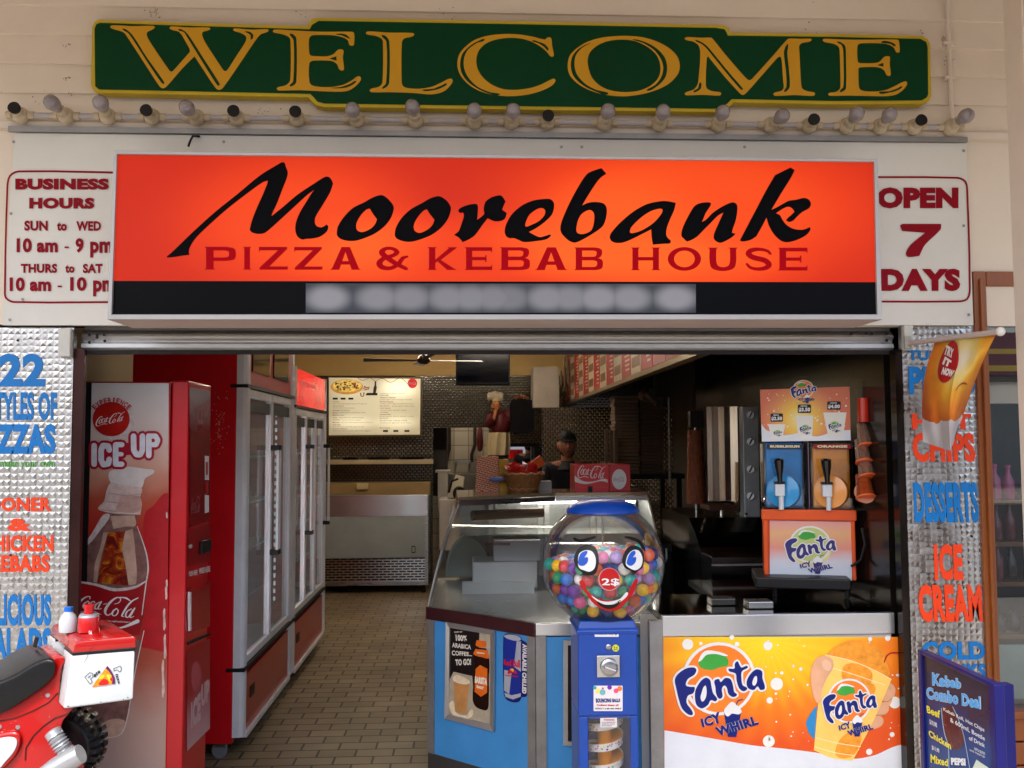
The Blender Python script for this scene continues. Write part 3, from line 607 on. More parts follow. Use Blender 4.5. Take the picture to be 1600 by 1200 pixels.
# engraved wide capitals, thin strokes with small spurs: unit boxes 1 x 1, y down
SER = 0.055
def cap(ch):
    t = .30; h = .17
    R_ = lambda *a: rect(*a)
    sp = lambda x0, x1: [[(x0-SER, 0), (x1+SER, 0), (x1, .06), (x0, .06)], [(x0-SER, 1), (x1+SER, 1), (x1, .94), (x0, .94)]]
    if ch == 'I': return [R_(.2, 0, .8, 1)]+[[(.06, 0), (.94, 0), (.8, .06), (.2, .06)], [(.06, 1), (.94, 1), (.8, .94), (.2, .94)]], []
    if ch == 'P': return [R_(.05, 0, .29, 1)]+sp(.05, .29)+[sm("0.1,0* 0.7,0* 0.95,0.08 1,0.31 0.95,0.55 0.7,0.62* 0.1,0.62*")], [sm("0.29,0.16* 0.62,0.16* 0.76,0.2 0.78,0.31 0.76,0.43 0.62,0.47* 0.29,0.47*")]
    if ch == 'Z': return [[(0, 0), (.98, 0), (.98, .09), (.36, .86), (.98, .86), (1, .8), (1, 1), (.02, 1), (.02, .91), (.66, .15), (.04, .15), (0, .24)]], []
    if ch == 'A': return [[(.36, 0), (.66, 0), (1, 1), (.72, 1), (.5, .22), (.28, 1), (0, 1)], R_(.24, .62, .76, .77), [(-.06, 1), (.3, 1), (.24, .94), (.03, .94)], [(.7, 1), (1.06, 1), (.97, .94), (.76, .94)]], []
    if ch == 'K': return [R_(.03, 0, .25, 1)]+sp(.03, .25)+[[(.2, .6), (.72, .05), (.66, 0), (1.0, 0), (.96, .06), (.44, .56), (.9, .94), (1.0, 1), (.66, 1), (.32, .62), (.2, .76)]], []
    if ch == 'E': return [R_(.03, 0, .26, 1)]+sp(.03, .26)+[[(.1, 0), (1, 0), (1, .25), (.95, .16), (.2, .16)], R_(.2, .43, .74, .57), [(.74, .36), (.79, .34), (.79, .66), (.74, .64)], [(.1, .85), (.95, .85), (1, .75), (1, 1), (.1, 1)]], []
    if ch == 'B': return [R_(.03, 0, .26, 1)]+sp(.03, .26)+[sm("0.1,0* 0.72,0* 0.93,0.07 0.97,0.25 0.9,0.43 0.72,0.5* 0.1,0.5*"), sm("0.1,0.44* 0.74,0.44* 0.96,0.54 1,0.73 0.95,0.93 0.74,1* 0.1,1*")], [sm("0.26,0.14* 0.66,0.14* 0.76,0.18 0.77,0.28 0.74,0.38 0.66,0.41* 0.26,0.41*"), sm("0.26,0.57* 0.66,0.57* 0.77,0.61 0.79,0.71 0.76,0.82 0.66,0.86* 0.26,0.86*")]
    if ch == 'H': return [R_(.04, 0, .25, 1), R_(.75, 0, .96, 1), R_(.2, .42, .8, .57)]+sp(.04, .25)+sp(.75, .96), []
    if ch == 'O': return [ell(.5, .5, .5, .52, 40)], [ell(.5, .5, .31, .365, 36)]
    if ch == 'U': return [sm("0.05,0* 0.28,0* 0.28,0.6 0.34,0.8 0.5,0.86 0.68,0.8 0.74,0.6 0.74,0* 0.95,0* 0.95,0.62 0.86,0.92 0.5,1.03 0.14,0.92 0.05,0.62"), [(-.02, 0), (.35, 0), (.28, .06), (.05, .06)], [(.68, 0), (1.02, 0), (.95, .06), (.74, .06)]], []
    if ch == 'S': return [r_ for r_ in stroke([(.93, .27, .1), (.82, .14, .12), (.5, .07, .15), (.2, .13, .2), (.12, .27, .22), (.28, .42, .22), (.72, .56, .22), (.88, .74, .22), (.78, .88, .19), (.5, .94, .15), (.2, .88, .12), (.06, .72, .1)], sub=4)], []
    if ch == '&': return stroke([(.98, .42, .1), (.85, .48, .14), (.7, .75, .16), (.45, .93, .16), (.18, .88, .2), (.1, .7, .2), (.24, .5, .17), (.55, .36, .16), (.66, .22, .17), (.52, .07, .14), (.3, .07, .15), (.18, .22, .2), (.3, .42, .2), (.62, .72, .18), (.95, .95, .14)], sub=4), []
PZ_ = [('P', 320, 369), ('I', 379, 394), ('Z', 405, 450), ('Z', 460, 504), ('A', 518, 562), ('&', 588, 637), ('K', 669, 714), ('E', 727, 769), ('B', 782, 828), ('A', 838, 884), ('B', 898, 942), ('H', 986, 1031), ('O', 1043, 1095), ('U', 1106, 1152), ('S', 1164, 1206), ('E', 1216, 1261)]
ms = []
for ch, x0, x1 in PZ_:
    tt = (x0-320)/(1261-320); y0 = 386+1.5*tt; y1 = 421.5+1.5*tt
    po, ne = cap(ch); f = lambda p: (x0+p[0]*(x1-x0), y0+p[1]*(y1-y0))
    ms.append(region([[f(p) for p in g] for g in po], [[f(p) for p in g] for g in ne]))
cr = M('crimson_vinyl', '#80020c', 0.45, var=0.05, emit=0.25, spec=.03)
put('capital_lettering', cr, join(ms), SS, bs, 0.004)

# --- roller door rail
rl = thing('roller_door', 'rolled up aluminium roller door bottom rail with dark end plates', 'door', tuple(P(760, 540, 0.07)))
za, zb2, zc, zd, ze = [P(760, y, 0.07).z for y in (517, 524, 533, 536, 549)]
x0, x1 = P(131, 540, 0.07).x, P(1392, 540, 0.07).x
prof = [(0.07, za), (0.05, zb2), (0.045, zb2-.008), (0.058, zc), (0.06, zd), (0.046, zd-.006), (0.046, ze+.012), (0.055, ze+.004), (0.06, ze), (0.1, ze), (0.1, za)]
MB().prism([(x0, y, z) for y, z in prof], (x1-x0, 0, 0)).done('bottom_rail', alu, rl)
MB().box((x0, 0.052, ze-0.012), (x1, 0.075, ze-0.001)).done('rubber_seal', M('dark_rubber', '#241c20', 0.7), rl)
MB().box((x0, 0.075, ze+0.03), (x1, 0.11, 2.28)).done('curtain', alud, rl)
hl = []
for x, y in ((140, 523), (152, 523), (152, 527), (163, 523), (140, 535), (164, 533), (1330, 521), (1352, 521), (1362, 521), (1385, 521), (1385, 532)): hl.append(region([ell(x, y, 2.6, n=10)]))
put('rivet', dark, join(hl), PY(0.043), rl, 0.002)
# --- engine turned metal pillars
et = M('engine_turned_metal', '#aeacaa', 0.3, metal=1.0, var=0); nt, b, L = nodes(et)
tc = nt.nodes.new('ShaderNodeTexCoord'); mp = nt.nodes.new('ShaderNodeMapping'); mp.inputs['Rotation'].default_value = (R(90), 0, 0); mp.inputs['Scale'].default_value = (1/.0235,)*3
L(tc.outputs['Object'], mp.inputs[0])
nw = nt.nodes.new('ShaderNodeTexNoise'); nw.inputs['Scale'].default_value = .35; nw.inputs['Detail'].default_value = 2; L(mp.outputs[0], nw.inputs['Vector'])
vm_ = nt.nodes.new('ShaderNodeVectorMath'); vm_.operation = 'MULTIPLY_ADD'; vm_.inputs[1].default_value = (.35, .35, 0); L(nw.outputs['Color'], vm_.inputs[0]); L(mp.outputs[0], vm_.inputs[2])
v1 = nt.nodes.new('ShaderNodeTexVoronoi'); v1.voronoi_dimensions = '2D'; v1.distance = 'CHEBYCHEV'; v1.inputs['Randomness'].default_value = 0.22; v1.inputs['Scale'].default_value = 1.0; L(vm_.outputs[0], v1.inputs[0])
bp = nt.nodes.new('ShaderNodeBump'); bp.inputs['Strength'].default_value = 1.0; bp.inputs['Distance'].default_value = 0.0031; bp.invert = True
L(v1.outputs['Distance'], bp.inputs['Height']); L(bp.outputs[0], b.inputs['Normal'])
hs = nt.nodes.new('ShaderNodeSeparateXYZ'); L(v1.outputs['Color'], hs.inputs[0]); mr = nt.nodes.new('ShaderNodeMapRange'); mr.inputs[3].default_value = .18; mr.inputs[4].default_value = .40; L(hs.outputs[0], mr.inputs[0]); L(mr.outputs[0], b.inputs['Roughness'])
ye = M('green_vinyl', '#4e9a3c', 0.45, var=0.05); bl = M('blue_vinyl', '#1470b8', 0.4, var=0.06); orv = M('orange_vinyl', '#e8431c', 0.4, var=0.05)
xa, xb = P(-200, 700, 0).x, P(113, 620, 0).x
pl1 = thing('sign_pillar', 'bright patterned metal pillar listing pizzas and kebabs, left of the roller door', 'pillar', (xb-0.3, 0.06, 0))
MB().box((xa, 0.0, 0), (xb, 0.03, P(60, 512, 0).z)).done('metal_sheet', et, pl1)
MB().box((xb, 0.004, 0), (xb+0.038, 0.028, 2.0)).done('door_guide', M('dark_red_reflection', '#3a2422', 0.3, metal=.8, var=.2), pl1)
SP = PY(0.0)
zz = lambda x0, y0, x1, y1: (x0/5, 520+y0/5, x1/5, 520+y1/5)
put('lettering', bl, join([text('22', zz(-5, 162, 355, 420), .03), text('STYLES OF', zz(-90, 462, 446, 684), .025), text('PIZZAS', zz(-160, 712, 436, 948), .035)]), SP, pl1, 0.002)
put('lettering', ye, text('make your own', zz(2, 985, 430, 1068), .012), SP, pl1, 0.002)
put('lettering', orv, join([text('DONER', (-18, 777, 81, 799), .03), text('&', (12, 810, 50, 830), .03), text('CHICKEN', (-28, 836, 84, 862), .03), text('KEBABS', (-16, 867, 78, 894), .03)]), SP, pl1, 0.002)
put('lettering', bl, join([text('DELICIOUS', (-34, 928, 80, 978), .03), text('SALADS', (-24, 981, 80, 1032), .03)]), SP, pl1, 0.002)
put('lettering', orv, text('PASTA', (-60, 1056, 30, 1095), .03), SP, pl1, 0.002)
MB().bpx(91, 513, 109, 557, -0.03, 0.03).done('bracket', M('white_bracket', '#c4c2ba', 0.4), pl1, bevel=0.004)
put('screw', dark, join([region([ell(x, y, 1.8, n=10)]) for x, y in ((28, 532), (94, 554), (106, 554), (17, 867))]), SP, pl1, 0.0035)
xa, xb = P(1412, 620, 0).x, P(1526, 620, 0).x
pl2 = thing('sign_pillar', 'engine turned metal pillar listing hot chips, desserts and ice cream behind the small flag', 'pillar', (xa+0.15, 0.06, 0))
MB().box((xa, 0.0, 0), (xb, 0.03, P(1460, 508, 0).z)).done('metal_sheet', et, pl2)
jm = M('dark_polished_jamb', '#2c2623', 0.12, metal=0.85, var=0.15)
MB().box((xa-0.028, 0.004, 0), (xa, 0.05, 2.0)).done('door_guide', jm, pl2)
sk = lambda a, b_, c, d, e=3, f=4: [(a, b_), (c, b_), (c+f, d), (a+e, d)]
put('lettering', bl, join([text('TURKISH', [(1418, 547), (1518, 548), (1518, 564), (1419, 563)], .025), text('PIDES', [(1419, 572), (1523, 572), (1523, 616), (1420, 616)], .035), text('DESSERTS', sk(1426, 753, 1526, 817), .035), text('COLD', sk(1440, 1002, 1538, 1031, 1, 2), .035), text('DRINKS', sk(1446, 1037, 1540, 1060, 1, 1), .035)]), SP, pl2, 0.002)
put('lettering', orv, join([text('HOT', sk(1424, 646, 1517, 671, 1, 2), .035), text('CHIPS', sk(1424, 676, 1521, 722), .035), text('ICE', sk(1458, 850, 1503, 907, 2, 2), .035), text('CREAM', sk(1433, 913, 1532, 972, 4, 4), .035)]), SP, pl2, 0.002)
MB().bpx(1413, 508, 1428, 547, -0.03, 0.03).done('bracket', M('white_bracket', '#c4c2ba', 0.4), pl2, bevel=0.004)
put('screw', dark, join([region([ell(x, y, 1.8, n=10)]) for x, y in ((1518, 838), (1416, 544), (1425, 544))]), SP, pl2, 0.0035)
# ================================================================== script logo templates (unit art, reused at every size)
_cc = [stroke(s, sub=4) for s in (
 [(330, 235, 8), (326, 188, 14), (290, 195, 18), (240, 260, 26), (205, 350, 30), (200, 430, 26), (225, 475, 18), (270, 475, 11), (330, 455, 13), (390, 455, 22), (430, 475, 12), (465, 488, 4)],
 [(312, 270, 15), (278, 310, 18), (263, 370, 18), (277, 405, 14), (306, 390, 13), (326, 330, 15), (320, 280, 14), (308, 270, 13)],
 [(388, 295, 10), (372, 270, 13), (340, 310, 18), (328, 370, 18), (345, 405, 14), (378, 385, 9)],
 [(436, 280, 12), (402, 320, 16), (388, 375, 18), (402, 405, 15), (426, 370, 12), (446, 305, 12)], [(456, 270, 18), (432, 350, 19), (430, 400, 14), (460, 388, 8)],
 [(482, 312, 10), (512, 300, 10)],
 [(600, 300, 9), (640, 280, 10), (662, 235, 10), (650, 198, 14), (610, 202, 20), (550, 280, 28), (510, 380, 30), (504, 450, 26), (530, 490, 17), (566, 460, 10), (596, 400, 9)],
 [(655, 192, 12), (715, 200, 24), (770, 246, 10)],
 [(622, 370, 15), (592, 410, 18), (581, 465, 18), (600, 490, 14), (632, 460, 14), (642, 400, 15), (622, 370, 13)],
 [(848, 196, 12), (790, 240, 18), (740, 320, 20), (702, 420, 20), (686, 480, 17), (708, 488, 10)],
 [(782, 362, 13), (742, 400, 16), (725, 470, 17), (745, 495, 13), (776, 440, 12), (800, 375, 12)], [(818, 348, 17), (786, 440, 19), (775, 488, 14), (815, 468, 6)])]
COLA = region([p for s in _cc for p in s]); COLA = xf(COLA, lambda x, y: ((x-180)/(850-180), (y-170)/(505-170)))
def cola(q):
    if not isinstance(q[0], (tuple, list)): q = rect(*q)
    return xf(COLA, quadmap(q))
# ================================================================== VENDING MACHINE and GLASS DOOR COOLERS
redp = M('red_cabinet_paint', '#a80d16', 0.28, var=0.10, vs=4, coat=0.3); redd = M('red_cabinet_bright', '#b90f1a', 0.3, var=0.08, vs=5, coat=0.3)
whv = M('white_vinyl', '#d6d0d0', 0.4, var=0.05); rv = M('red_vinyl', '#a5101c', 0.35, var=0.06)
VY = 0.42
VX = P(292, 800, VY).x
vm = thing('vending_machine', 'red drink vending machine standing side-on with an ICE UP bottle poster on its side', 'vending machine', (VX-0.45, VY+0.25, 0))
vt = P(280, 596, VY).z
MB().box((VX-0.92, VY, 0.02), (VX-0.075, VY+0.335, vt)).done('cabinet', redp, vm, bevel=0.004)
MB().box((VX-0.07, VY-0.006, 0.06), (VX, VY+0.335, vt+0.004)).done('door', redd, vm, bevel=0.008)
VS = PY(VY); VF = PX(VX)
zt_, zb_ = P(200, 598, VY).z, P(200, 1200, VY).z
pm = ramp_mat('poster_print', 'Z', [(zb_-.1, '#a48d86'), (P(0, 1130, VY).z, '#a8877c'), (P(0, 1040, VY).z, '#9d4a38'), (P(0, 960, VY).z, '#93241f'), (P(0, 830, VY).z, '#a3231d'), (P(0, 780, VY).z, '#a84a34'), (P(0, 735, VY).z, '#bd8a76'), (P(0, 690, VY).z, '#c4aa9f'), (P(0, 600, VY).z, '#c9c5c8')], 0.35, noise=0.16, nscale=7)
po = face('poster', pm, [(100, 598), (264, 599), (262, 1215), (90, 1215)], VS, vm, 0.003)
rr_ = M('poster_red', '#a3101a', 0.4, var=0.15, vs=20)
face('poster_red_field', rr_, catmull([(264, 770, 0), (255, 772), (240, 790), (228, 800), (224, 830), (231, 870), (234, 905), (226, 960), (218, 1010, 0), (262, 1020, 0)], True, 4), VS, po, 0.0035)
frost = M('poster_frost', '#bfaeac', 0.6, var=0.22, vs=60, bump=0); tan = M('poster_tan', '#ad8c7a', 0.5, var=0.25, vs=25); umber = M('poster_umber', '#74504a', 0.5, var=0.4, vs=30)
colam = M('poster_cola', '#6e1608', 0.4, var=0, vs=30); nt, b, L = nodes(colam)
tc = nt.nodes.new('ShaderNodeTexCoord'); n = nt.nodes.new('ShaderNodeTexNoise'); n.inputs['Scale'].default_value = 22; n.inputs['Detail'].default_value = 3; n.inputs['Distortion'].default_value = 1.5; L(tc.outputs['Object'], n.inputs[0])
rp = nt.nodes.new('ShaderNodeValToRGB'); e = rp.color_ramp.elements; e[0].position = .4; e[0].color = lin('#5e0c06')+(1,); e[1].position = .75; e[1].color = lin('#c88a1a')+(1,); k = e.new(.55); k.color = lin('#8e2a0a')+(1,)
L(n.outputs['Fac'], rp.inputs[0]); L(rp.outputs[0], b.inputs['Base Color'])
V = lambda s: [(110+x*.1833, 740+y*.1833) for x, y in sm(s)]
steam = M('poster_steam', '#c9bcb8', 0.6, var=0.1, vs=20)
face('poster_steam', steam, V("340,-20 480,-60 640,-40 720,-20 640,40 610,120 520,130 430,105 360,90 330,40"), VS, po, 0.0038)
face('poster_bottle', umber, V("290,345 420,345 565,350 560,450* 610,560 655,690 672,810 650,925* 400,985 80,915* 80,660 180,540 250,450"), VS, po, 0.0042)
face('poster_frosted_edge', frost, V("285,350 340,350 300,430 260,480 200,560 120,640 80,690* 80,620* 150,560 215,460"), VS, po, 0.0046)
face('poster_drink', colam, V("325,500* 475,490* 450,640 490,820 500,955* 235,930* 260,780 300,620"), VS, po, 0.0046)
put('poster_highlight', tan, join([region([V(s)]) for s in ("470,490* 535,470* 555,640 565,930 500,950* 470,760 445,640", "285,500* 325,500* 290,620 250,780 230,930* 200,920* 215,760 255,640", "345,360* 550,355* 560,440 480,450 370,470*")]), VS, po, 0.005)
face('poster_frosted_neck', M('poster_frost_neck', '#c0a69e', .6, var=.18, vs=45), V("325,110 350,78 440,100 610,125 600,200 612,250 600,350* 380,340 250,310 240,290 290,235 305,170"), VS, po, 0.0052)
put('poster_thread', M('poster_thread_tan', '#a88a80', .5, var=.2, vs=40), region(stroke([V('330,165 330,165 330,165')[0], (196, 774), (221, 772)], 1.2)+stroke([(163, 783), (192, 786), (220, 782)], 1.2)+stroke([(160, 796), (190, 799), (219, 794)], 1.4)), VS, po, 0.0066)
put('poster_neck_glass', M('poster_pink', '#b08a80', .5, var=.2, vs=30), region([V("440,180* 600,190* 590,320 400,310 410,250")]), VS, po, 0.0056)
lab = face('poster_label', M('label_red', '#8d0f16', 0.4, var=0.2, vs=12), [(p[0], p[1]) for p in catmull([(112, 908, 0), (150, 915), (183, 922), (215, 918), (230, 909, 0), (226, 950), (219, 992, 0), (112, 990, 0)], True, 4)], VS, po, 0.006)
put('poster_label_script', whv, join([cola([(120, 930), (217, 931), (215, 967), (118, 957)]), region(stroke([(112, 958, 1.5), (140, 960, 5), (157, 966, 1)])), region(stroke([(165, 985, 1), (195, 979, 3), (216, 970, 6)])), text('great taste refreshing refreshment', [(122, 965), (205, 970), (205, 974), (122, 970)], .005)]), VS, po, 0.0066)
put('poster_ice_line', frost, region(stroke([(112, 907, 2), (150, 913, 4), (180, 921, 5), (212, 917, 4), (230, 907, 2)])), VS, po, 0.0066)
face('poster_bottle_base', umber, catmull([(125, 1000, 0), (221, 1000, 0), (206, 1080), (200, 1120), (190, 1145), (165, 1152), (145, 1140), (130, 1110)], True, 4), VS, po, 0.0042)
face('poster_bottle_foot', tan, catmull([(160, 1130), (195, 1125), (188, 1148), (165, 1152)], True, 4), VS, po, 0.0046)
put('poster_frost_outline', M('poster_frost_pale', '#c9b6b2', .6, var=.2, vs=50), region(stroke([(110+x*.1833, 740+y*.1833, w_) for x, y, w_ in ((575, 450, 1.2), (615, 560, 1.6), (655, 690, 2.2), (668, 810, 2.6), (652, 920, 2.0), (640, 1010, 1.8), (615, 1200, 1.4))])+stroke([(226, 985, 1.4), (214, 1040, 1.6), (206, 1085, 1.6), (200, 1120, 1.6), (190, 1146, 1.2), (165, 1153, 1.0)])), VS, po, 0.0072)
# lettering on the poster
Q = .1416
qq = lambda s: [(125+x*Q, 590+y*Q) for x, y in sm(s)]
def arctext(s, cx, cy, r, h, a0, a1, bold=.02):
    out = []
    n = len(s)
    for i, ch in enumerate(s):
        a = R(a0 + (a1-a0)*(i+.5)/n); half = R((a1-a0)/n*.40)
        if ch == ' ': continue
        if ch == 'I': half *= .45
        p = lambda ang, rad: (cx+rad*math.sin(ang), cy-rad*math.cos(ang))
        out.append(text(ch, [p(a-half, r+h), p(a+half, r+h), p(a+half, r), p(a-half, r)], bold))
    return join(out)
put('poster_arc_lettering', rv, arctext('EXPERIENCE', 175.5, 663, 33.5, 8.5, -50, 50), VS, po, 0.006)
put('poster_cap_rim', frost, region([ell(179, 656, 32, 33)]), VS, po, 0.0052)
put('poster_cap', M('cap_red', '#a31a12', .3, var=.25, vs=9), region([ell(174.5, 655, 29, 27)]), VS, po, 0.0058)
put('poster_cap_script', whv, cola([(150, 652), (196, 642), (195, 657), (150, 668)]), VS, po, 0.0064)
ICE = [qq(s) for s in ("130,720* 195,720* 195,985* 130,985*",)]
def fat(pts, w): return stroke([(125+x*Q, 590+y*Q) for x, y in pts], w*Q, sub=3, smooth=False)
letters = fat([(163, 750), (163, 955)], 62) + fat([(330, 800), (320, 755), (260, 750), (240, 800), (240, 910), (265, 960), (320, 950), (330, 900)], 62) + fat([(400, 745), (400, 955)], 62) + fat([(400, 740), (470, 740)], 58) + fat([(400, 845), (465, 845)], 48) + fat([(400, 955), (470, 955)], 58) \
    + fat([(597, 645), (600, 800), (630, 850), (670, 850), (695, 800), (695, 645)], 62) + fat([(765, 645), (765, 860)], 62) + fat([(765, 645), (840, 645), (865, 690), (845, 740), (765, 740)], 56)
back = fat([(163, 750), (163, 955)], 118) + fat([(330, 800), (320, 755), (260, 750), (240, 800), (240, 910), (265, 960), (320, 950), (330, 900)], 118) + fat([(400, 745), (400, 955)], 118) + fat([(400, 740), (470, 740)], 114) + fat([(400, 845), (465, 845)], 114) + fat([(400, 955), (470, 955)], 114) \
    + fat([(597, 645), (600, 800), (630, 850), (670, 850), (695, 800), (695, 645)], 118) + fat([(765, 645), (765, 860)], 118) + fat([(765, 645), (840, 645), (865, 690), (845, 740), (765, 740)], 112) + [[(125+x*Q, 590+y*Q) for x, y in ((240, 720), (700, 720), (700, 830), (240, 900))]]
put('poster_word_backing', M('crimson_print', '#9c1028', .4, var=.08), region(back), VS, po, 0.0062)
put('poster_word', M('frosty_white_print', '#cfcdd4', .5, var=.12, vs=40), region(letters), VS, po, 0.0068)
MB().bpx(126, 598, 128.5, 1215, VY-0.005, 0.006).done('panel_seam', dark, vm)
# second side panel seen at the jamb, same poster wraps on
put('panel_lettering', rv, region(stroke([(128, 672), (114, 676), (113, 700), (127, 705)], 2.0, smooth=False)), VS, vm, 0.0045)
put('scuff', M('bare_scuff', '#c9a8a0', .7, var=.3, vs=40), join([region([catmull([(x, y), (x+1.6, y+h*.4), (x+.6, y+h), (x-1.2, y+h*.5)], True, 3)]) for x, y, h in ((260, 915, 22), (257, 950, 35), (258, 990, 40), (255, 1030, 60), (261, 905, 12), (261, 800, 10))]), VS, vm, 0.0045)
# front of the machine (faces the aisle)
def vf(x0, y0t, x1, y1t, y1b, y0b): return [(x0, y0t), (x1, y1t), (x1, y1b), (x0, y0b)]
dw = face('display_panel', ramp_mat('display_print', 'Z', [(1.0, '#8d1018'), (1.35, '#7d0d14'), (1.7, '#7a1a20'), (1.85, '#a8989c')], .2, noise=.15, nscale=8), vf(295, 605, 327, 611, 814, 824), VF, vm, 0.003)
put('display_lettering', M('display_pale', '#9a5058', .4, var=.1), join([cola([(297, 640), (304, 636), (304, 648), (297, 650)]), text('ICE', vf(306, 634, 316, 632, 663, 664), .03), text('UP', vf(317, 626, 326, 625, 650, 653), .03), cola([(297, 780), (312, 772), (311, 800), (297, 806)])]), VF, dw, 0.004)
put('price_strip', whv, join([region([vf(318.5, 712, 325, 713, 750, 750)]), region([vf(318.5, 773, 325, 774, 800, 802)])]), VF, dw, 0.004)
put('price_strip_mark', rv, join([region([vf(320, 722, 323, 722, 742, 742)]), region([vf(319, 752, 324, 753, 772, 772)])]), VF, dw, 0.005)
face('coin_panel', M('red_recess', '#8a0a12', .3, var=.1), vf(293, 830, 328, 818, 877, 884), VF, vm, 0.002)
MB().prism([VF.hit(x, y, .004) for x, y in ((310, 846), (325, 842), (325, 860), (310, 866))], (0.012, 0, 0)).done('coin_slot', blackp, vm, bevel=.002)
put('instruction_lettering', whv, join([text('PUSH HERE', vf(294, 893, 307, 890, 898, 901), .02), text('PRESS HERE', vf(310, 888, 327, 884, 893, 897), .02), text('PRESS', vf(293, 852, 299, 850, 855, 858), .02)]), VF, vm, 0.004)
fp = face('delivery_flap', M('flap_red', '#a01420', .15, var=.1, coat=.5), catmull([(293, 918), (310, 922), (327, 905, 0), (327, 978, 0), (293, 990, 0)], True, 3), VF, vm, 0.003)
MB().prism([VF.hit(x, y, .002) for x, y in ((293, 925), (296, 925), (296, 985), (293, 986))], (0.006, 0, 0)).done('flap_edge', whv, fp)
MB().prism([VF.hit(x, y, .001) for x, y in ((292, 1003), (328, 988), (328, 992), (292, 1008))], (0.004, 0, 0)).done('door_seam', dark, vm)
lp = face('lower_decal', ramp_mat('decal_print', 'Z', [(.3, '#c0a0a0'), (.45, '#b58088'), (.6, '#9a2028'), (.9, '#8f1018')], .3, noise=.1), vf(291, 1016, 327, 998, 1138, 1174), VF, vm, 0.003)
put('decal_lettering', M('decal_word', '#c9a5a8', .4, var=.05), join([text('ICE', vf(297, 1098, 312, 1080, 1125, 1140), .06), text('UP', vf(313, 1070, 326, 1060, 1094, 1106), .06)]), VF, lp, 0.004)
put('decal_cap', M('decal_cap_red', '#a84850', .4, var=.2), region([ell(305, 1057, 8, 24)]), VF, lp, 0.0038)

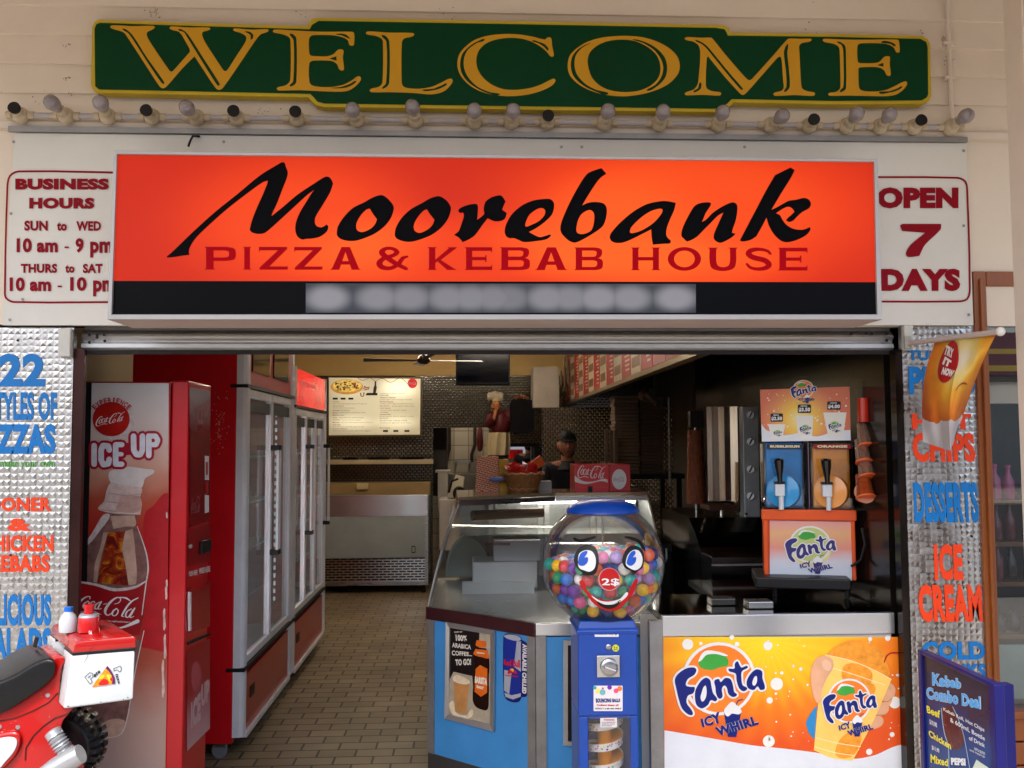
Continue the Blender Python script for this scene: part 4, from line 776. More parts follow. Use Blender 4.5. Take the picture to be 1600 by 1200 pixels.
# --- cooler cabinets down the left side of the aisle
gl = glass('cooler_glass', (.88, .95, .96), 0.14, 0.05, haze=.24, hcol=(.80, .93, .98))  # bluish haze paints in the pale reflections on the doors
ins = M('cooler_liner', '#c2d0d4', 0.4, var=0.08)
led = M('cooler_led', '#dff2f6', 0.4, var=0, emit=.22)
silver = M('silver_pillar', '#e2e3e6', 0.35, metal=0.15, var=0.1, vs=3)
def cooler(label, Y0, Y1, zh, ztop, side, nd, header_txt, dp_):
    # front glass plane is X = XF, street end at Y0
    XFr = lambda y: -1.262 - (y-1.47)*0.0
    X = -1.175
    t = thing('glass_door_cooler', label, 'fridge', (X-0.35, (Y0+Y1)/2, 0), 'glass door drink coolers')
    D = 0.60
    m = MB(); m.box((X-D, Y0, 0.09), (X-0.0555, Y0+0.05, ztop)); m.done('side_panel', M('cooler_side_red', '#c60f1a', .35, var=.08, vs=3), t, bevel=.003)
    m = MB(); m.box((X-D, Y0+.05, 0.42), (X-D+.04, Y1-.05, ztop-.02)); m.box((X-D+.04, Y0+.051, .42), (X-.1, Y1-.05, .46)); m.done('liner', ins, t)
    MB().box((X-D, Y1-.05, .09), (X-.0555, Y1, ztop)).done('side_panel', redp, t)
    MB().box((X-D, Y0+.05, ztop-.04), (X-.09, Y1-.05, ztop)).done('top_panel', redp, t)
    # rounded aluminium corner pillars
    for yy in (Y0, Y1-.07):
        ring = [(X-.055, yy), (X-.02, yy), (X-.006, yy+.012), (X, yy+.03), (X, yy+.07), (X-.055, yy+.07)]
        MB().prism([(a, b_, .12) for a, b_ in ring], (0, 0, ztop-.12)).done('corner_pillar', silver, t, smooth=True)
    # kick panel with grille
    m = MB(); m.box((X-.06, Y0+.07, .12), (X-.012, Y1-.07, .42)); kp = m.done('kick_panel', M('kick_red', '#a80c14', .3, var=.1, coat=.3), t, bevel=.004)
    MB().box((X-.012, Y0+.2, .27), (X-.008, Y0+.3, .33)).done('grille', dark, kp)
    MB().box((X-.03, Y0+.07, .10), (X+.004, Y1-.07, .125)).done('kick_trim', silver, kp)
    MB().box((X-.09, Y0-.001, .455), (X+.006, Y1+.001, .475)).done('trim_band', dark, t)
    MB().box((X-.09, Y0-.001, zh-.012), (X+.006, Y1+.001, zh+.006)).done('trim_band', dark, t)
    # doors
    yl = Y0+.07; wd = (Y1-Y0-.14)/nd
    for i in range(nd):
        a, b_ = yl+i*wd+.004, yl+(i+1)*wd-.004
        fr = MB()
        fr.box((X-.04, a, .48), (X-.005, a+.022, zh-.015)); fr.box((X-.04, b_-.022, .48), (X-.005, b_, zh-.015))
        fr.box((X-.039, a+.022, .48), (X-.006, b_-.022, .52)); fr.box((X-.039, a+.022, zh-.06), (X-.006, b_-.022, zh-.015))
        d = fr.done('door', silver, t, bevel=.002)
        MB().quad((X-.02, a+.022, .52), (X-.02, b_-.022, .52), (X-.02, b_-.022, zh-.06), (X-.02, a+.022, zh-.06)).done('pane', gl, d)
        MB().box((X-.018, a+.031, zh-.14), (X-.014, b_-.031, zh-.075)).done('dark_head_strip', dark, d)
        hy = b_-.02 if i % 2 == 0 else a+.02
        h = MB(); h.box((X+.028, hy-.012, 1.0), (X+.045, hy+.012, 1.62)); hd = h.done('handle', silver, d, bevel=.004)
        for z in (.985, 1.605): MB().box((X-.006, hy-.014, z), (X+.047, hy+.014, z+.03)).done('handle_mount', blackp, hd, bevel=.003)
        lm = MB()
        for q in range(26): lm.box((X-.1, b_-.05, .62+q*.05), (X-.09, b_-.035, .645+q*.05))
        if i == nd-1: lm.done('led_strip', led, t)
    for q in range(1): MB().cyl((X-.13, Y0+.075, .5), (X-.13, Y0+.075, ztop-.12 if zh > ztop else zh-.1), .006, n=8).done('tube_light', M('cooler_fill_tube', '#d6ecf2', .4, var=0, emit=16.0), t)  # hidden tube added behind the corner pillar to brighten the inside
    # wire shelves
    for z in (.75, 1.02, 1.29, 1.56):
        m = MB(); m.box((X-.6, Y0+.06, z), (X-.12, Y1-.06, z+.008)); m.done('shelf', M('wire_shelf', '#aab4b6', .3, metal=.6), t)
    return t, X
c1, cX = cooler('first tall red cooler, nearest the street, two glass doors under a plain header', 1.47, 2.80, 1.955, 2.62, redp, 2, '', 0)
CF = PX(cX)
m = MB().box((cX-.09, 1.545, 1.965), (cX-.012, 2.725, 2.6)); hh = m.done('header', M('header_red', '#b81410', .4, var=.15, vs=3), c1)
for y0, y1 in ((1.62, 2.05), (2.17, 2.62)): MB().box((cX-.012, y0, 2.04), (cX-.004, y1, 2.5)).done('header_window', M('header_dark_window', '#1a0f0c', .1, var=.3, coat=.6), hh)
c2, _ = cooler('second tall red cooler in the row, with a lit enjoy ice cold header', 2.83, 4.22, 1.90, 2.17, redp, 3, '', 0)
MB().box((cX-.09, 2.9, 1.91), (cX-.004, 4.15, 2.16)).done('header', M('lit_header_red', '#c01016', .2, var=.25, vs=2.5, emit=.35), c2)
put('header_lettering', whv, text('enjoy ice cold', [(470, 592), (494, 600), (494, 611), (470, 605)], .01), PX(cX-.003), c2, 0.002)
for t, y in ((c1, 1.53), (c2, 2.9)):
    for yy in (y, y+.9):
        m = MB().cyl((cX-.13, yy-.012, .042), (cX-.13, yy+.012, .042), .04, n=16); cs = m.done('caster', M('caster_grey', '#8d8f92', .4, metal=.5), t, smooth=True)
        MB().box((cX-.15, yy-.025, .06), (cX-.09, yy+.025, .1)).done('fork', steel, cs, bevel=.004)
# speckled wear on the first cooler's side
rnd = random.Random(3); sp_ = []
for _ in range(60):
    x = rnd.gauss(343, 6); y = rnd.gauss(665, 22)
    if 329 < x < 361: sp_.append(region([ell(x, y, rnd.uniform(.4, 1.3), rnd.uniform(.4, 1.5), n=7)]))
put('paint_chips', M('paint_chip', '#c98a7c', .7, var=.2), join(sp_), PY(1.47), c1, 0.001)
# drinks in the coolers: a few rows of bottles behind the glass
btl = []
for k, (cc_, ht, lbl) in enumerate((('#1d0d08', .2, 'cola'), ('#2f6b2a', .2, 'green'), ('#b9c4c8', .19, 'clear'), ('#b5561a', .2, 'orange'))):
    g = M('drink_'+lbl, cc_, .15, var=.1, coat=.6)
    def mk(loc, g=g, ht=ht, lbl=lbl):
        o = MB().lathe([(.02, 0), (.03, .006), (.031, ht*.55), (.024, ht*.72), (.012, ht*.88), (.012, ht)], (0, 0, 0), n=10).done('drink_bottle', g, None, smooth=True)
        tag(o, {'cola': 'dark cola bottle on a cooler shelf', 'green': 'green soft drink bottle on a cooler shelf', 'clear': 'clear water bottle on a cooler shelf', 'orange': 'orange soft drink bottle on a cooler shelf'}[lbl], 'bottle', 'drink bottles in the coolers'); o.location = loc; return o
    btl.append(mk)
rnd = random.Random(5); protos = {}
for z in (.46, .758, 1.028, 1.298, 1.568):
    y = 1.60
    while y < 4.05:
        if not (2.68 < y < 2.96) and rnd.random() < .8:
            k = rnd.choice((0, 0, 1, 2, 2, 3)); loc = (cX-.30, y, z)
            if k not in protos: protos[k] = btl[k](loc)
            else:
                o = protos[k].copy(); COL.objects.link(o); o.location = loc
        y += .145
# ================================================================== FANTA style logo template (zoom coordinates 190..720 x 450..985)
F_ = [sm("195,660 215,625 260,595 305,590 318,605 305,632 270,655 258,690 285,700 308,702 300,735 270,750 262,790 290,830 297,857 270,855 235,820 215,760 203,705"),
      sm("312,720 340,670 370,648 395,660 402,690 412,735 436,768 425,782 400,775 385,800 350,822 320,805 310,770"),
      sm("420,665 445,655 455,672 480,650 510,655 525,690 532,728 548,745 525,757 500,740 490,705 476,692 462,712 466,755 447,767 430,740 425,700"),
      sm("535,570 550,555 562,575 574,590 602,580 610,590 576,612 573,650 580,690 606,708 585,725 560,707 545,662 540,625 505,612 500,598 533,595"),
      sm("605,660 630,620 660,600 690,612 692,650 706,708 680,717 665,697 645,717 615,710 603,690")]
F_H = [sm("345,740 366,692 376,720 371,760 352,783 341,762"), sm("635,672 655,637 662,665 650,692 638,690")]
def thick(w): return [p for l in F_ for p in stroke([(a, b_) for a, b_ in l], w, closed=True, smooth=False, n=6)]
FB = region(F_, F_H); FW = region(F_+thick(22)+[ell(345, 745, 20, 30)]); FR = region([ell(448, 655, 208, 208, 40)]); FO = region([ell(448, 655, 190, 190, 40)])
FL = region([sm("330,560 370,510 430,512 480,520 500,575 450,590 405,605 345,592")]); FS = region([sm("328,556 365,498 440,500 497,522 480,526 430,514 375,520 345,552")])
def icy(bold): return [text('ICY', [(340, 882), (448, 838), (466, 902), (352, 930)], bold), text('WHIRL', [(420, 930), (655, 862), (672, 912), (440, 982)], bold)]
FI = join(icy(.035)); FIW = join(icy(.12))
FC = region([[(472, 832), (572, 848), (545, 985), (498, 985)]]); FSW = region([sm("474,838 500,800 520,785 545,800 575,838 560,856 520,852 495,868")]); FST = region(stroke([(545, 800), (555, 780), (580, 772)], 6))
def fanta(surf, fn, parent, off, pal=None, base='brand'):
    pal = pal or {}
    W = M('logo_white', '#dcdad8', .4, var=.03); Bm = pal.get('blue', M('logo_blue', '#0a1c6c', .35, var=.06)); O = pal.get('orange', M('logo_orange', '#e87a24', .4, var=.06)); G = M('logo_green', '#3d9a3a', .4, var=.1)
    r = put('logo', W, xf(FR, fn), surf, parent, off)
    for nm, mm_, g, k in (('logo_disc', O, FO, 1), ('logo_leaf', G, FL, 2), ('logo_snow', W, FS, 3), ('logo_cup', Bm, FC, 2), ('logo_swirl', W, FSW, 3), ('logo_outline', W, FW, 4), ('logo_small_outline', W, FIW, 5), ('logo_letters', Bm, FB, 6), ('logo_small_letters', Bm, FI, 7), ('logo_straw', Bm, FST, 4)):
        put(nm, mm_, xf(g, fn), surf, r, off+k*.0006)
    return r
def place(x0, y0, x1, y1): return lambda x, y: (x0+(x-190)/530*(x1-x0), y0+(y-450)/535*(y1-y0))
# ================================================================== STREET COUNTER with printed front
FYc = 0.06; FP = PY(FYc)
xl, xr = P(1035, 960, FYc).x, 1.648
ztop, zst = P(1220, 960, FYc).z, P(1220, 993, FYc).z
ct = thing('street_counter', 'steel topped serving counter with an orange snow and slush drink graphic on its front', 'counter', ((xl+xr)/2, FYc+.4, 0))
MB().box((xl, FYc, zst+.001), (xr, FYc+.03, ztop)).done('front_rail', steelb, ct, bevel=.002)
ctop = M('dark_mirror_top', '#57524c', 0.08, metal=1.0, var=0.2, vs=3)
MB().prism([(xl, FYc+.03, ztop-.03), (xr, FYc+.03, ztop-.03), (xr, .98, ztop-.03), (1.06, .98, ztop-.03), (1.06, .56, ztop-.03), (xl, .56, ztop-.03)], (0, 0, .028)).done('counter_top', ctop, ct)
MB().box((xl+.002, FYc+.012, .1), (xr-.01, .54, zst-.002)).done('cabinet', M('white_panel', '#c9c5c0', .4, var=.05), ct)
MB().box((xl-.05, FYc+.0, .1), (xl, FYc+.04, zst+.06)).done('corner_post', alud, ct)
MB().box((xl, FYc+.06, 0), (xr, .5, .1)).done('plinth', dark, ct)
zA, zB = P(0, 994, FYc).z, P(1035, 1205, FYc).z
fm = M('orange_print', '#f0a020', .35, var=0); nt, b, L = nodes(fm)
tc = nt.nodes.new('ShaderNodeTexCoord'); mp = nt.nodes.new('ShaderNodeMapping'); L(tc.outputs['Object'], mp.inputs[0])
c = FP.hit(1200, 1000); mp.inputs['Location'].default_value = (-c.x, 0, -c.z)
sp = nt.nodes.new('ShaderNodeSeparateXYZ'); L(mp.outputs[0], sp.inputs[0])
gr = nt.nodes.new('ShaderNodeTexGradient'); gr.gradient_type = 'RADIAL'
cmb = nt.nodes.new('ShaderNodeCombineXYZ'); L(sp.outputs[0], cmb.inputs[0]); L(sp.outputs[2], cmb.inputs[1]); L(cmb.outputs[0], gr.inputs[0])
wv = nt.nodes.new('ShaderNodeMath'); wv.operation = 'MULTIPLY'; wv.inputs[1].default_value = 170.0; L(gr.outputs['Fac'], wv.inputs[0])
sn = nt.nodes.new('ShaderNodeMath'); sn.operation = 'SINE'; L(wv.outputs[0], sn.inputs[0])
ln = nt.nodes.new('ShaderNodeVectorMath'); ln.operation = 'LENGTH'; mp2 = nt.nodes.new('ShaderNodeMapping'); mp2.inputs['Scale'].default_value = (.8, 0, 1.55); L(mp.outputs[0], mp2.inputs[0]); L(mp2.outputs[0], ln.inputs[0])
ma = nt.nodes.new('ShaderNodeMath'); ma.operation = 'MULTIPLY_ADD'; ma.inputs[1].default_value = .022; L(sn.outputs[0], ma.inputs[0]); L(ln.outputs['Value'], ma.inputs[2])
rp = nt.nodes.new('ShaderNodeValToRGB'); e = rp.color_ramp.elements
e[0].position = 0.0; e[0].color = lin('#f2cf2a')+(1,); e[1].position = .62; e[1].color = lin('#d8501c')+(1,); k = e.new(.22); k.color = lin('#f0b41e')+(1,); k = e.new(.4); k.color = lin('#e87a1c')+(1,)
L(ma.outputs[0], rp.inputs[0]); L(rp.outputs[0], b.inputs['Base Color'])
T = lambda x, y: (1000+x*.275, 880+y*.275)
fpz = face('front_graphic', fm, [(1036, 995), (1420, 995), (1420, 1215), (1038, 1215)], FP, ct, 0.002)
sn_ = M('snow_print', '#d3d5da', .45, var=.06, vs=6)
face('snow_bank', sn_, [T(*p) for p in catmull([(138, 948, 0), (300, 975), (500, 1010), (650, 1035), (800, 1050), (1000, 1075), (1200, 1110), (1330, 1090), (1430, 1045), (1500, 1025, 0), (1540, 1020, 0), (1540, 1220, 0), (138, 1220, 0)], True, 4)], FP, fpz, 0.003)
rnd = random.Random(11); fl_ = [(270, 460, 32), (725, 468, 26), (775, 685, 36), (735, 778, 18), (730, 1010, 34), (1300, 1070, 18), (1430, 972, 14), (1405, 425, 16), (1305, 430, 12), (550, 458, 14), (912, 600, 10), (803, 622, 10), (1445, 790, 34), (1460, 635, 8), (345, 455, 10), (520, 420, 14), (770, 740, 7), (1235, 1055, 8), (950, 690, 6)]
fl_ += [(rnd.uniform(700, 1500), rnd.uniform(430, 1010), rnd.uniform(2, 6)) for _ in range(70)]
put('snowflakes', M('snowflake_print', '#e0ddd4', .45, var=.05), join([region([[T(*p) for p in ell(x, y, r_, n=14)]]) for x, y, r_ in fl_]), FP, fpz, 0.0034)
fanta(FP, lambda x, y: T(x, y), ct, 0.004)
# hand holding a cup, printed
skin = M('printed_skin', '#d6a07c', .45, var=.12, vs=10); cupm = M('printed_cup', '#f0c060', .35, var=.12, vs=7); slush = M('printed_slush', '#e8922c', .4, var=.25, vs=40); skd = M('printed_skin_shade', '#9c5a30', .45, var=.12)
TT = lambda s: [T(*p) for p in sm(s)]
put('printed_slush', slush, region([TT("1060,530 1110,470 1200,435 1290,450 1370,500 1400,570 1410,640 1300,620 1150,560")]), FP, fpz, 0.0040)
put('printed_fingers', skin, region([TT(s) for s in ("1345,720 1370,685 1420,680 1448,710 1440,755 1400,780 1355,770", "1330,810 1370,790 1405,800 1412,830 1390,858 1340,862", "1300,880 1345,865 1378,880 1375,915 1330,940 1290,930", "1395,760 1430,770 1400,830* 1380,800")]), FP, fpz, 0.0041)
put('printed_finger_lines', skd, region(stroke([T(*p) for p in [(1345, 775), (1400, 785), (1430, 765)]], .9)+stroke([T(*p) for p in [(1335, 862), (1385, 860)]], .9)+stroke([T(*p) for p in [(1395, 690), (1415, 700), (1418, 720)]], .5)), FP, fpz, 0.0044)
put('printed_cup', cupm, region([TT("1050,518* 1200,555 1340,615 1425,660* 1330,880 1230,1075 1205,1120* 1090,1105 985,1060* 1010,800")]), FP, fpz, 0.0046)
put('printed_cup_slush', slush, region([TT(s) for s in ("1170,570 1310,610 1290,700 1150,660", "1150,980 1250,960 1210,1090 1110,1090", "1190,680 1330,690 1300,770 1230,740")]), FP, fpz, 0.0050)
put('printed_cup_lines', M('printed_cup_line', '#f6dfae', .4, var=.03), join([region(stroke([T(*p) for p in q], 1.0)) for q in ([(1050, 518), (1200, 553), (1340, 612), (1425, 658)], [(1045, 580), (1180, 620), (1390, 690)], [(1000, 990), (1120, 1020), (1250, 1040)], [(990, 1040), (1110, 1075), (1215, 1090)])]), FP, fpz, 0.0054)
put('printed_thumb', skin, region([TT("1050,525 1090,545 1095,590 1060,650 1030,720 1020,790 1000,790* 985,760 970,690 968,620 985,560 1015,530")]), FP, fpz, 0.0058)
put('printed_thumb_nail', M('printed_nail', '#dfb090', .35, var=.05), region([TT("1040,548 1070,552 1085,580 1070,610 1045,600 1030,575")]), FP, fpz, 0.0062)
put('printed_sleeve', M('printed_sleeve_blue', '#2a7fb5', .45, var=.1), region([TT("940,900* 975,840 1005,805* 1000,850 990,1000* 955,960")]), FP, fpz, 0.0044)
put('printed_straw', rv, region(stroke([T(*p) for p in [(1385, 560), (1400, 525), (1430, 508), (1500, 515), (1530, 530)]], 2.2)), FP, fpz, 0.0044)
fanta(FP, lambda x, y: T(1030+(x-190)*.60, 655+(y-450)*.61), ct, 0.0066)

# ================================================================== GLASS DISPLAY CASE
A, B_, C_ = Vector((-.20, 1.10, 0)), Vector((.305, .65, 0)), Vector((.86, .60, 0))
A = P(669, 960, 1.10); B_ = P(837, 985, .65); C_ = P(1032, 985, .62)
for v in (A, B_, C_): v.z = 0
D_ = Vector((1.02, 2.2, 0)); E_ = Vector((-.20, 2.1, 0))
dc = thing('display_case', 'angled glass food display case with blue panels and steel corner posts', 'display case', ((A.x+C_.x)/2, 1.3, 0))
bluep = M('blue_laminate', '#3f86c2', .4, var=.10, vs=4); zc_ = .845
def up(v, z): return Vector((v.x, v.y, z))
def wall(a, b_, z0, z1, t=.02):
    d = (b_-a).normalized(); nrm = Vector((d.y, -d.x, 0))
    return [up(a, z0)-nrm*t, up(b_, z0)-nrm*t, up(b_, z0), up(a, z0), up(a, z1)-nrm*t, up(b_, z1)-nrm*t, up(b_, z1), up(a, z1)]
for a, b_ in ((A, B_), (B_, C_)):
    d = (b_-a).normalized()
    MB().hexa(wall(a+d*.03, b_-d*.045, .15, .785)).done('blue_panel', bluep, dc)
MB().hexa(wall(E_, A, .15, .785)).done('blue_panel', bluep, dc)
mar = M('maroon_trim', '#3a1c1e', .25, var=.15, coat=.3)
d = (B_-A).normalized(); n1 = Vector((d.y, -d.x, 0))
MB().hexa(wall(A+n1*.008-d*.01, B_+n1*.008+d*.0, .785, .845, .03)).done('maroon_trim', mar, dc, bevel=.004)
d2 = (C_-B_).normalized(); n2 = Vector((d2.y, -d2.x, 0))
MB().hexa(wall(B_+n2*.008, C_+n2*.008, .79, .845, .03)).done('steel_trim', steelb, dc, bevel=.004)
for v, dd in ((B_-d*.045, d), (C_-d2*.045, d2), (B_, d2), (A-d*.0, d)):
    MB().hexa(wall(v+Vector((dd.y, -dd.x, 0))*.006, v+dd*.045+Vector((dd.y, -dd.x, 0))*.006, .15, .785 if dd is d else .79, .03)).done('corner_post', alud, dc)
MB().add([up(v, .05) for v in (A, B_, C_, D_, E_)]+[up(v, .15) for v in (A, B_, C_, D_, E_)], [(4, 3, 2, 1, 0), (5, 6, 7, 8, 9)]+[(i, (i+1) % 5, (i+1) % 5+5, i+5) for i in range(5)]).done('base', M('case_base', '#4a4644', .5, metal=.5), dc)
for v in (A+Vector((.07, .06, 0)), B_+Vector((0, .1, 0))): MB().cyl(up(v, 0), up(v, .06), .022, n=12).cyl(up(v, .06), up(v, .15), .03, n=12).done('foot', steel, dc, smooth=True)
deckm = M('case_deck', '#b4b4b2', .25, metal=.55, var=.12, vs=5)
dk = [up(v, .838) for v in (A+Vector((.015, .02, 0)), B_+Vector((0, .03, 0)), C_+Vector((-.01, .03, 0)), D_, E_+Vector((.015, 0, 0)))]
MB().prism(dk, (0, 0, -.02)).done('deck', deckm, dc)
zt2 = 1.34
A2, B2, C2 = P(716, 783, 1.42), P(868, 776, 1.75), P(1012, 776, 1.78)
for v in (A2, B2, C2): v.z = 0
E2 = Vector((A2.x-.02, 2.15, 0)); D2 = Vector((C2.x+.02, 2.25, 0))
top = [up(v, zt2) for v in (A2, B2, C2, D2, E2)]
MB().prism(top, (0, 0, .018)).done('top_shelf', M('smoked_top', '#8a7a62', .12, metal=.4, var=.15, coat=.5), dc)
for a, b_ in ((A2, B2), (B2, C2)):
    MB().hexa(wall(a, b_, zt2-.03, zt2-.001, .02)).done('top_rail', steel, dc, bevel=.002)
cg = glass('case_glass', (.93, .96, .95), .05, .01, .3, haze=.018)
for a, b_, a2, b2 in ((A, B_, A2, B2), (B_, C_, B2, C2)):
    g = lambda u, v, a=a, b_=b_, a2=a2, b2=b2: (up(a, .846)*(1-u)+up(b_, .846)*u)*(1-v) + (up(a2, zt2-.03)*(1-u)+up(b2, zt2-.03)*u)*v + Vector((0, -.10*math.sin(math.pi*v)*(1), .05*math.sin(math.pi*v)))
    MB().grid(g, 1, 12).done('glass_front', cg, dc, smooth=True)
for (a, a2) in ((A, A2), (C_, C2)):
    pts = [up(a, .846)*(1-v)+up(a2, zt2-.02)*v+Vector((0, -.10*math.sin(math.pi*v), .05*math.sin(math.pi*v))) for v in [i/12 for i in range(13)]]
    MB().tube(pts, .006, 8).done('glass_edge', alud, dc, smooth=True)
    bk_ = E_ if a is A else D_; bk2 = E2 if a is A else D2
    MB().add([up(bk_, .846)] + pts + [up(bk2, zt2)], [tuple(range(len(pts)+2))]).done('side_glass', cg, dc)
# inside: back doors, shelf, tube light
MB().box((E2.x+.02, 2.16, .84), (D2.x-.02, 2.18, zt2)).done('back_door', M('case_back', '#9ea2a2', .3, metal=.35, var=.15), dc)
for x in (.12, .16, .42, .46, .74, .78): MB().box((x, 2.14, .84), (x+.03, 2.16, zt2)).done('door_stile', alu, dc)
MB().box((E2.x+.05, 1.75, 1.12), (D2.x-.05, 2.12, 1.128)).done('glass_shelf', M('shelf_glass_edge', '#aab4b0', .1, metal=.3), dc)
MB().box((E2.x+.04, 1.5, .838), (.35, 1.54, .90)).done('deck_divider', M('white_divider', '#c6c6c2', .4), dc)
MB().cyl((.30, 1.86, zt2-.035), (D2.x-.08, 1.86, zt2-.035), .013, n=10).done('tube_light', M('tube_lit', '#fff6ea', .4, var=0, emit=11.0), dc)
MB().cyl((.02, 1.62, 1.245), (.42, 1.80, 1.245), .028, n=14).done('blind_roll', M('brown_roll', '#5a4038', .5, var=.15), dc, smooth=True)
# items inside the case
o = MB().box((.02, 1.66, .84), (.38, 1.95, .985)).done('white_tray_box', M('white_carton', '#dcdcda', .5, var=.05), None, bevel=.008); tag(o, 'low white carton lying on the steel deck inside the glass case', 'box')
o = MB().box((.14, 1.70, .986), (.40, 1.93, 1.10)).done('cake_box', M('white_card_box', '#e4e4e6', .5, var=.05), None, bevel=.004); tag(o, 'white box with small red lettering standing on the carton inside the glass case', 'box')
put('box_lettering', rv, text('delicious', (757, 846, 797, 852), .01), PY(1.695), o, 0.003)
o = MB().loft([[Vector((.0+.14*math.cos(t)*k, 2.03, .86+.24*math.sin(t)*k)) + Vector((0, y, 0)) for t in [math.pi*i/12 for i in range(13)]] for k, y in ((.92, -.02), (1, 0), (1, .05))]).done('domed_bread_cover', M('pale_green_cover', '#a9b0a4', .35, var=.06), None, smooth=True); tag(o, 'pale arched cover at the left end inside the glass case', 'cover')
# posters on the blue panels
LP_ = Plane(A, n1); d = (B_-A).normalized()
pf = lambda pts: [(690+x*.1624, 965+y*.1624) for x, y in pts]
w1 = thing('poster_frame', 'aluminium snap frame with a coffee bottle advert on the left blue panel', 'poster frame', tuple(LP_.hit(747, 1060)))
fq = pf([(62, 38), (527, 118), (520, 1092), (48, 965)]); iq = pf([(88, 95), (482, 160), (478, 1030), (80, 925)])
m = MB()
for i in range(4):
    a, b_, c, e_ = fq[i], fq[(i+1) % 4], iq[(i+1) % 4], iq[i]
    m.prism([LP_.hit(*p, .016) for p in (a, b_)]+[LP_.hit(*p, .010) for p in (c, e_)], -n1*.009)
m.done('frame', M('snap_frame', '#b9b7b5', .3, metal=.7, var=.08), w1)
pp = face('poster', M('poster_black', '#1c1514', .3, var=.2), iq, LP_, w1, 0.003)
put('poster_table', M('printed_wood', '#a89a84', .4, var=.2, vs=12), join([region([pf([(370, 140), (482, 160), (478, 1030), (300, 980), (320, 800), (365, 300)])]), region([pf([(80, 600), (120, 520), (300, 560), (320, 800), (300, 985), (80, 925)])])]), LP_, pp, 0.004)
chalk = M('chalk_white', '#d8d0c6', .6, var=.1, vs=60)
put('poster_chalk_lettering', chalk, join([text('100%', pf([(140, 160), (248, 172), (248, 228), (145, 222)]), .03), text('ARABICA', pf([(106, 238), (290, 262), (290, 305), (108, 285)]), .02), text('COFFEE...', pf([(104, 312), (300, 335), (300, 370), (106, 362)]), .02), text('TO GO!', pf([(138, 400), (290, 392), (290, 455), (142, 460)]), .03), text('now on', pf([(128, 132), (205, 128), (205, 142), (130, 146)]), .01)]), LP_, pp, 0.0048)
put('poster_bottle', M('printed_coffee_bottle', '#20110d', .2, var=.3, vs=14), region([pf(sm("345,285* 435,295* 460,360 468,470 462,560 460,820 445,885 395,885 330,850 305,780 318,560 322,470 318,360"))]), LP_, pp, 0.0048)
og = M('printed_orange', '#d8641c', .35, var=.15, vs=20)
put('poster_bottle_label', og, join([region([pf(sm("345,215* 435,225* 430,280 340,270"))]), region([pf(sm("335,300* 440,310* 465,385 400,380 315,350"))]), region([pf([(335, 490), (378, 455), (448, 490), (445, 720), (385, 760), (325, 710)])])]), LP_, pp, 0.0056)
put('poster_bottle_lettering', M('printed_cream', '#e6dcc8', .4, var=.04), join([text('BARISTA', pf([(330, 560), (446, 580), (446, 650), (328, 625)]), .05), text('SHOT', pf([(345, 645), (415, 665), (412, 692), (345, 675)]), .05), text('ORIGINAL', pf([(345, 325), (425, 335), (425, 350), (345, 342)]), .03)]), LP_, pp, 0.0064)
put('poster_glass', M('printed_latte', '#b9824c', .3, var=.2, vs=18), region([pf(sm("120,590* 275,620* 255,800 240,925* 145,905* 130,750"))]), LP_, pp, 0.0048)
put('poster_glass_foam', M('printed_foam', '#ddc9a8', .4, var=.15, vs=30), join([region([pf(sm("118,570 160,548 270,600 278,630 220,640 125,610"))]), region([pf(sm("80,830 120,800 135,900* 180,930 250,940* 300,880 305,940 240,975 120,935"))])]), LP_, pp, 0.0056)
# energy drink decal
ed = region([pf(sm("597,185 620,155 680,155 760,185 775,215* 810,235 830,260 828,740 800,765 775,760* 750,805 700,815 630,790 600,730"))])
ek = tag(put('drink_decal', M('decal_navy', '#141c5c', .3, var=.08), ed, LP_, None, 0.002), 'blue and silver energy drink can decal reading AVAILABLE CHILLED beside the coffee advert', 'decal')
sv = M('decal_silver', '#b4b9c4', .3, metal=.3, var=.08); bv = M('decal_blue', '#1c2f8a', .3, var=.08)
put('can_body', bv, region([pf(sm("606,190* 640,205 770,225* 768,760* 700,795 640,775 606,720*"))]), LP_, ek, 0.003)
put('can_silver', sv, join([region([pf([(728, 225), (768, 228), (768, 520), (700, 470)])]), region([pf([(608, 500), (680, 520), (655, 735), (606, 700)])]), region([pf(sm("606,180 640,163 720,170 768,200 750,222 680,215"))]), region([pf([(608, 720), (680, 745), (768, 725), (766, 760), (690, 785), (620, 760)])])]), LP_, ek, 0.0038)
put('can_red_lettering', M('decal_red', '#c41a34', .3, var=.05), join([text('Red Bull', pf([(606, 400), (760, 405), (762, 482), (606, 455)]), .03), region([pf(sm("640,520 665,500 690,520 720,510 730,535 690,530 650,540"))]), text('ENERGY DRINK', pf([(620, 545), (745, 555), (745, 572), (620, 562)]), .02)]), LP_, ek, 0.0048)
put('can_yellow_disc', M('decal_yellow', '#e0a81c', .3, var=.05), region([pf(ell(683, 505, 20, 17))]), LP_, ek, 0.0043)
put('can_lettering', whv, text('AVAILABLE CHILLED', pf([(825, 255), (820, 735), (778, 727), (782, 250)]), .05, shear=.0), LP_, ek, 0.003)
# second frame hides behind the gumball machine
w2 = thing('poster_frame', 'narrow aluminium snap frame mostly hidden behind the blue ball machine', 'poster frame', tuple(P(900, 1080, .63)))
RP_ = Plane(B_, n2)
m = MB()
for q in (((880, 999), (905, 1001), (905, 1008), (887, 1007)), ((880, 999), (887, 1007), (887, 1157), (880, 1163)), ((880, 1163), (887, 1157), (905, 1157), (905, 1165)), ((880+90, 1001), (960, 1008), (960, 1157), (970, 1163))): m.prism([RP_.hit(*p, .016) for p in q], -n2*.012)
m.done('frame', MATS['snap_frame'], w2)
face('poster', MATS['poster_black'], [(887, 1007), (960, 1008), (960, 1157), (887, 1157)], RP_, w2, .003)

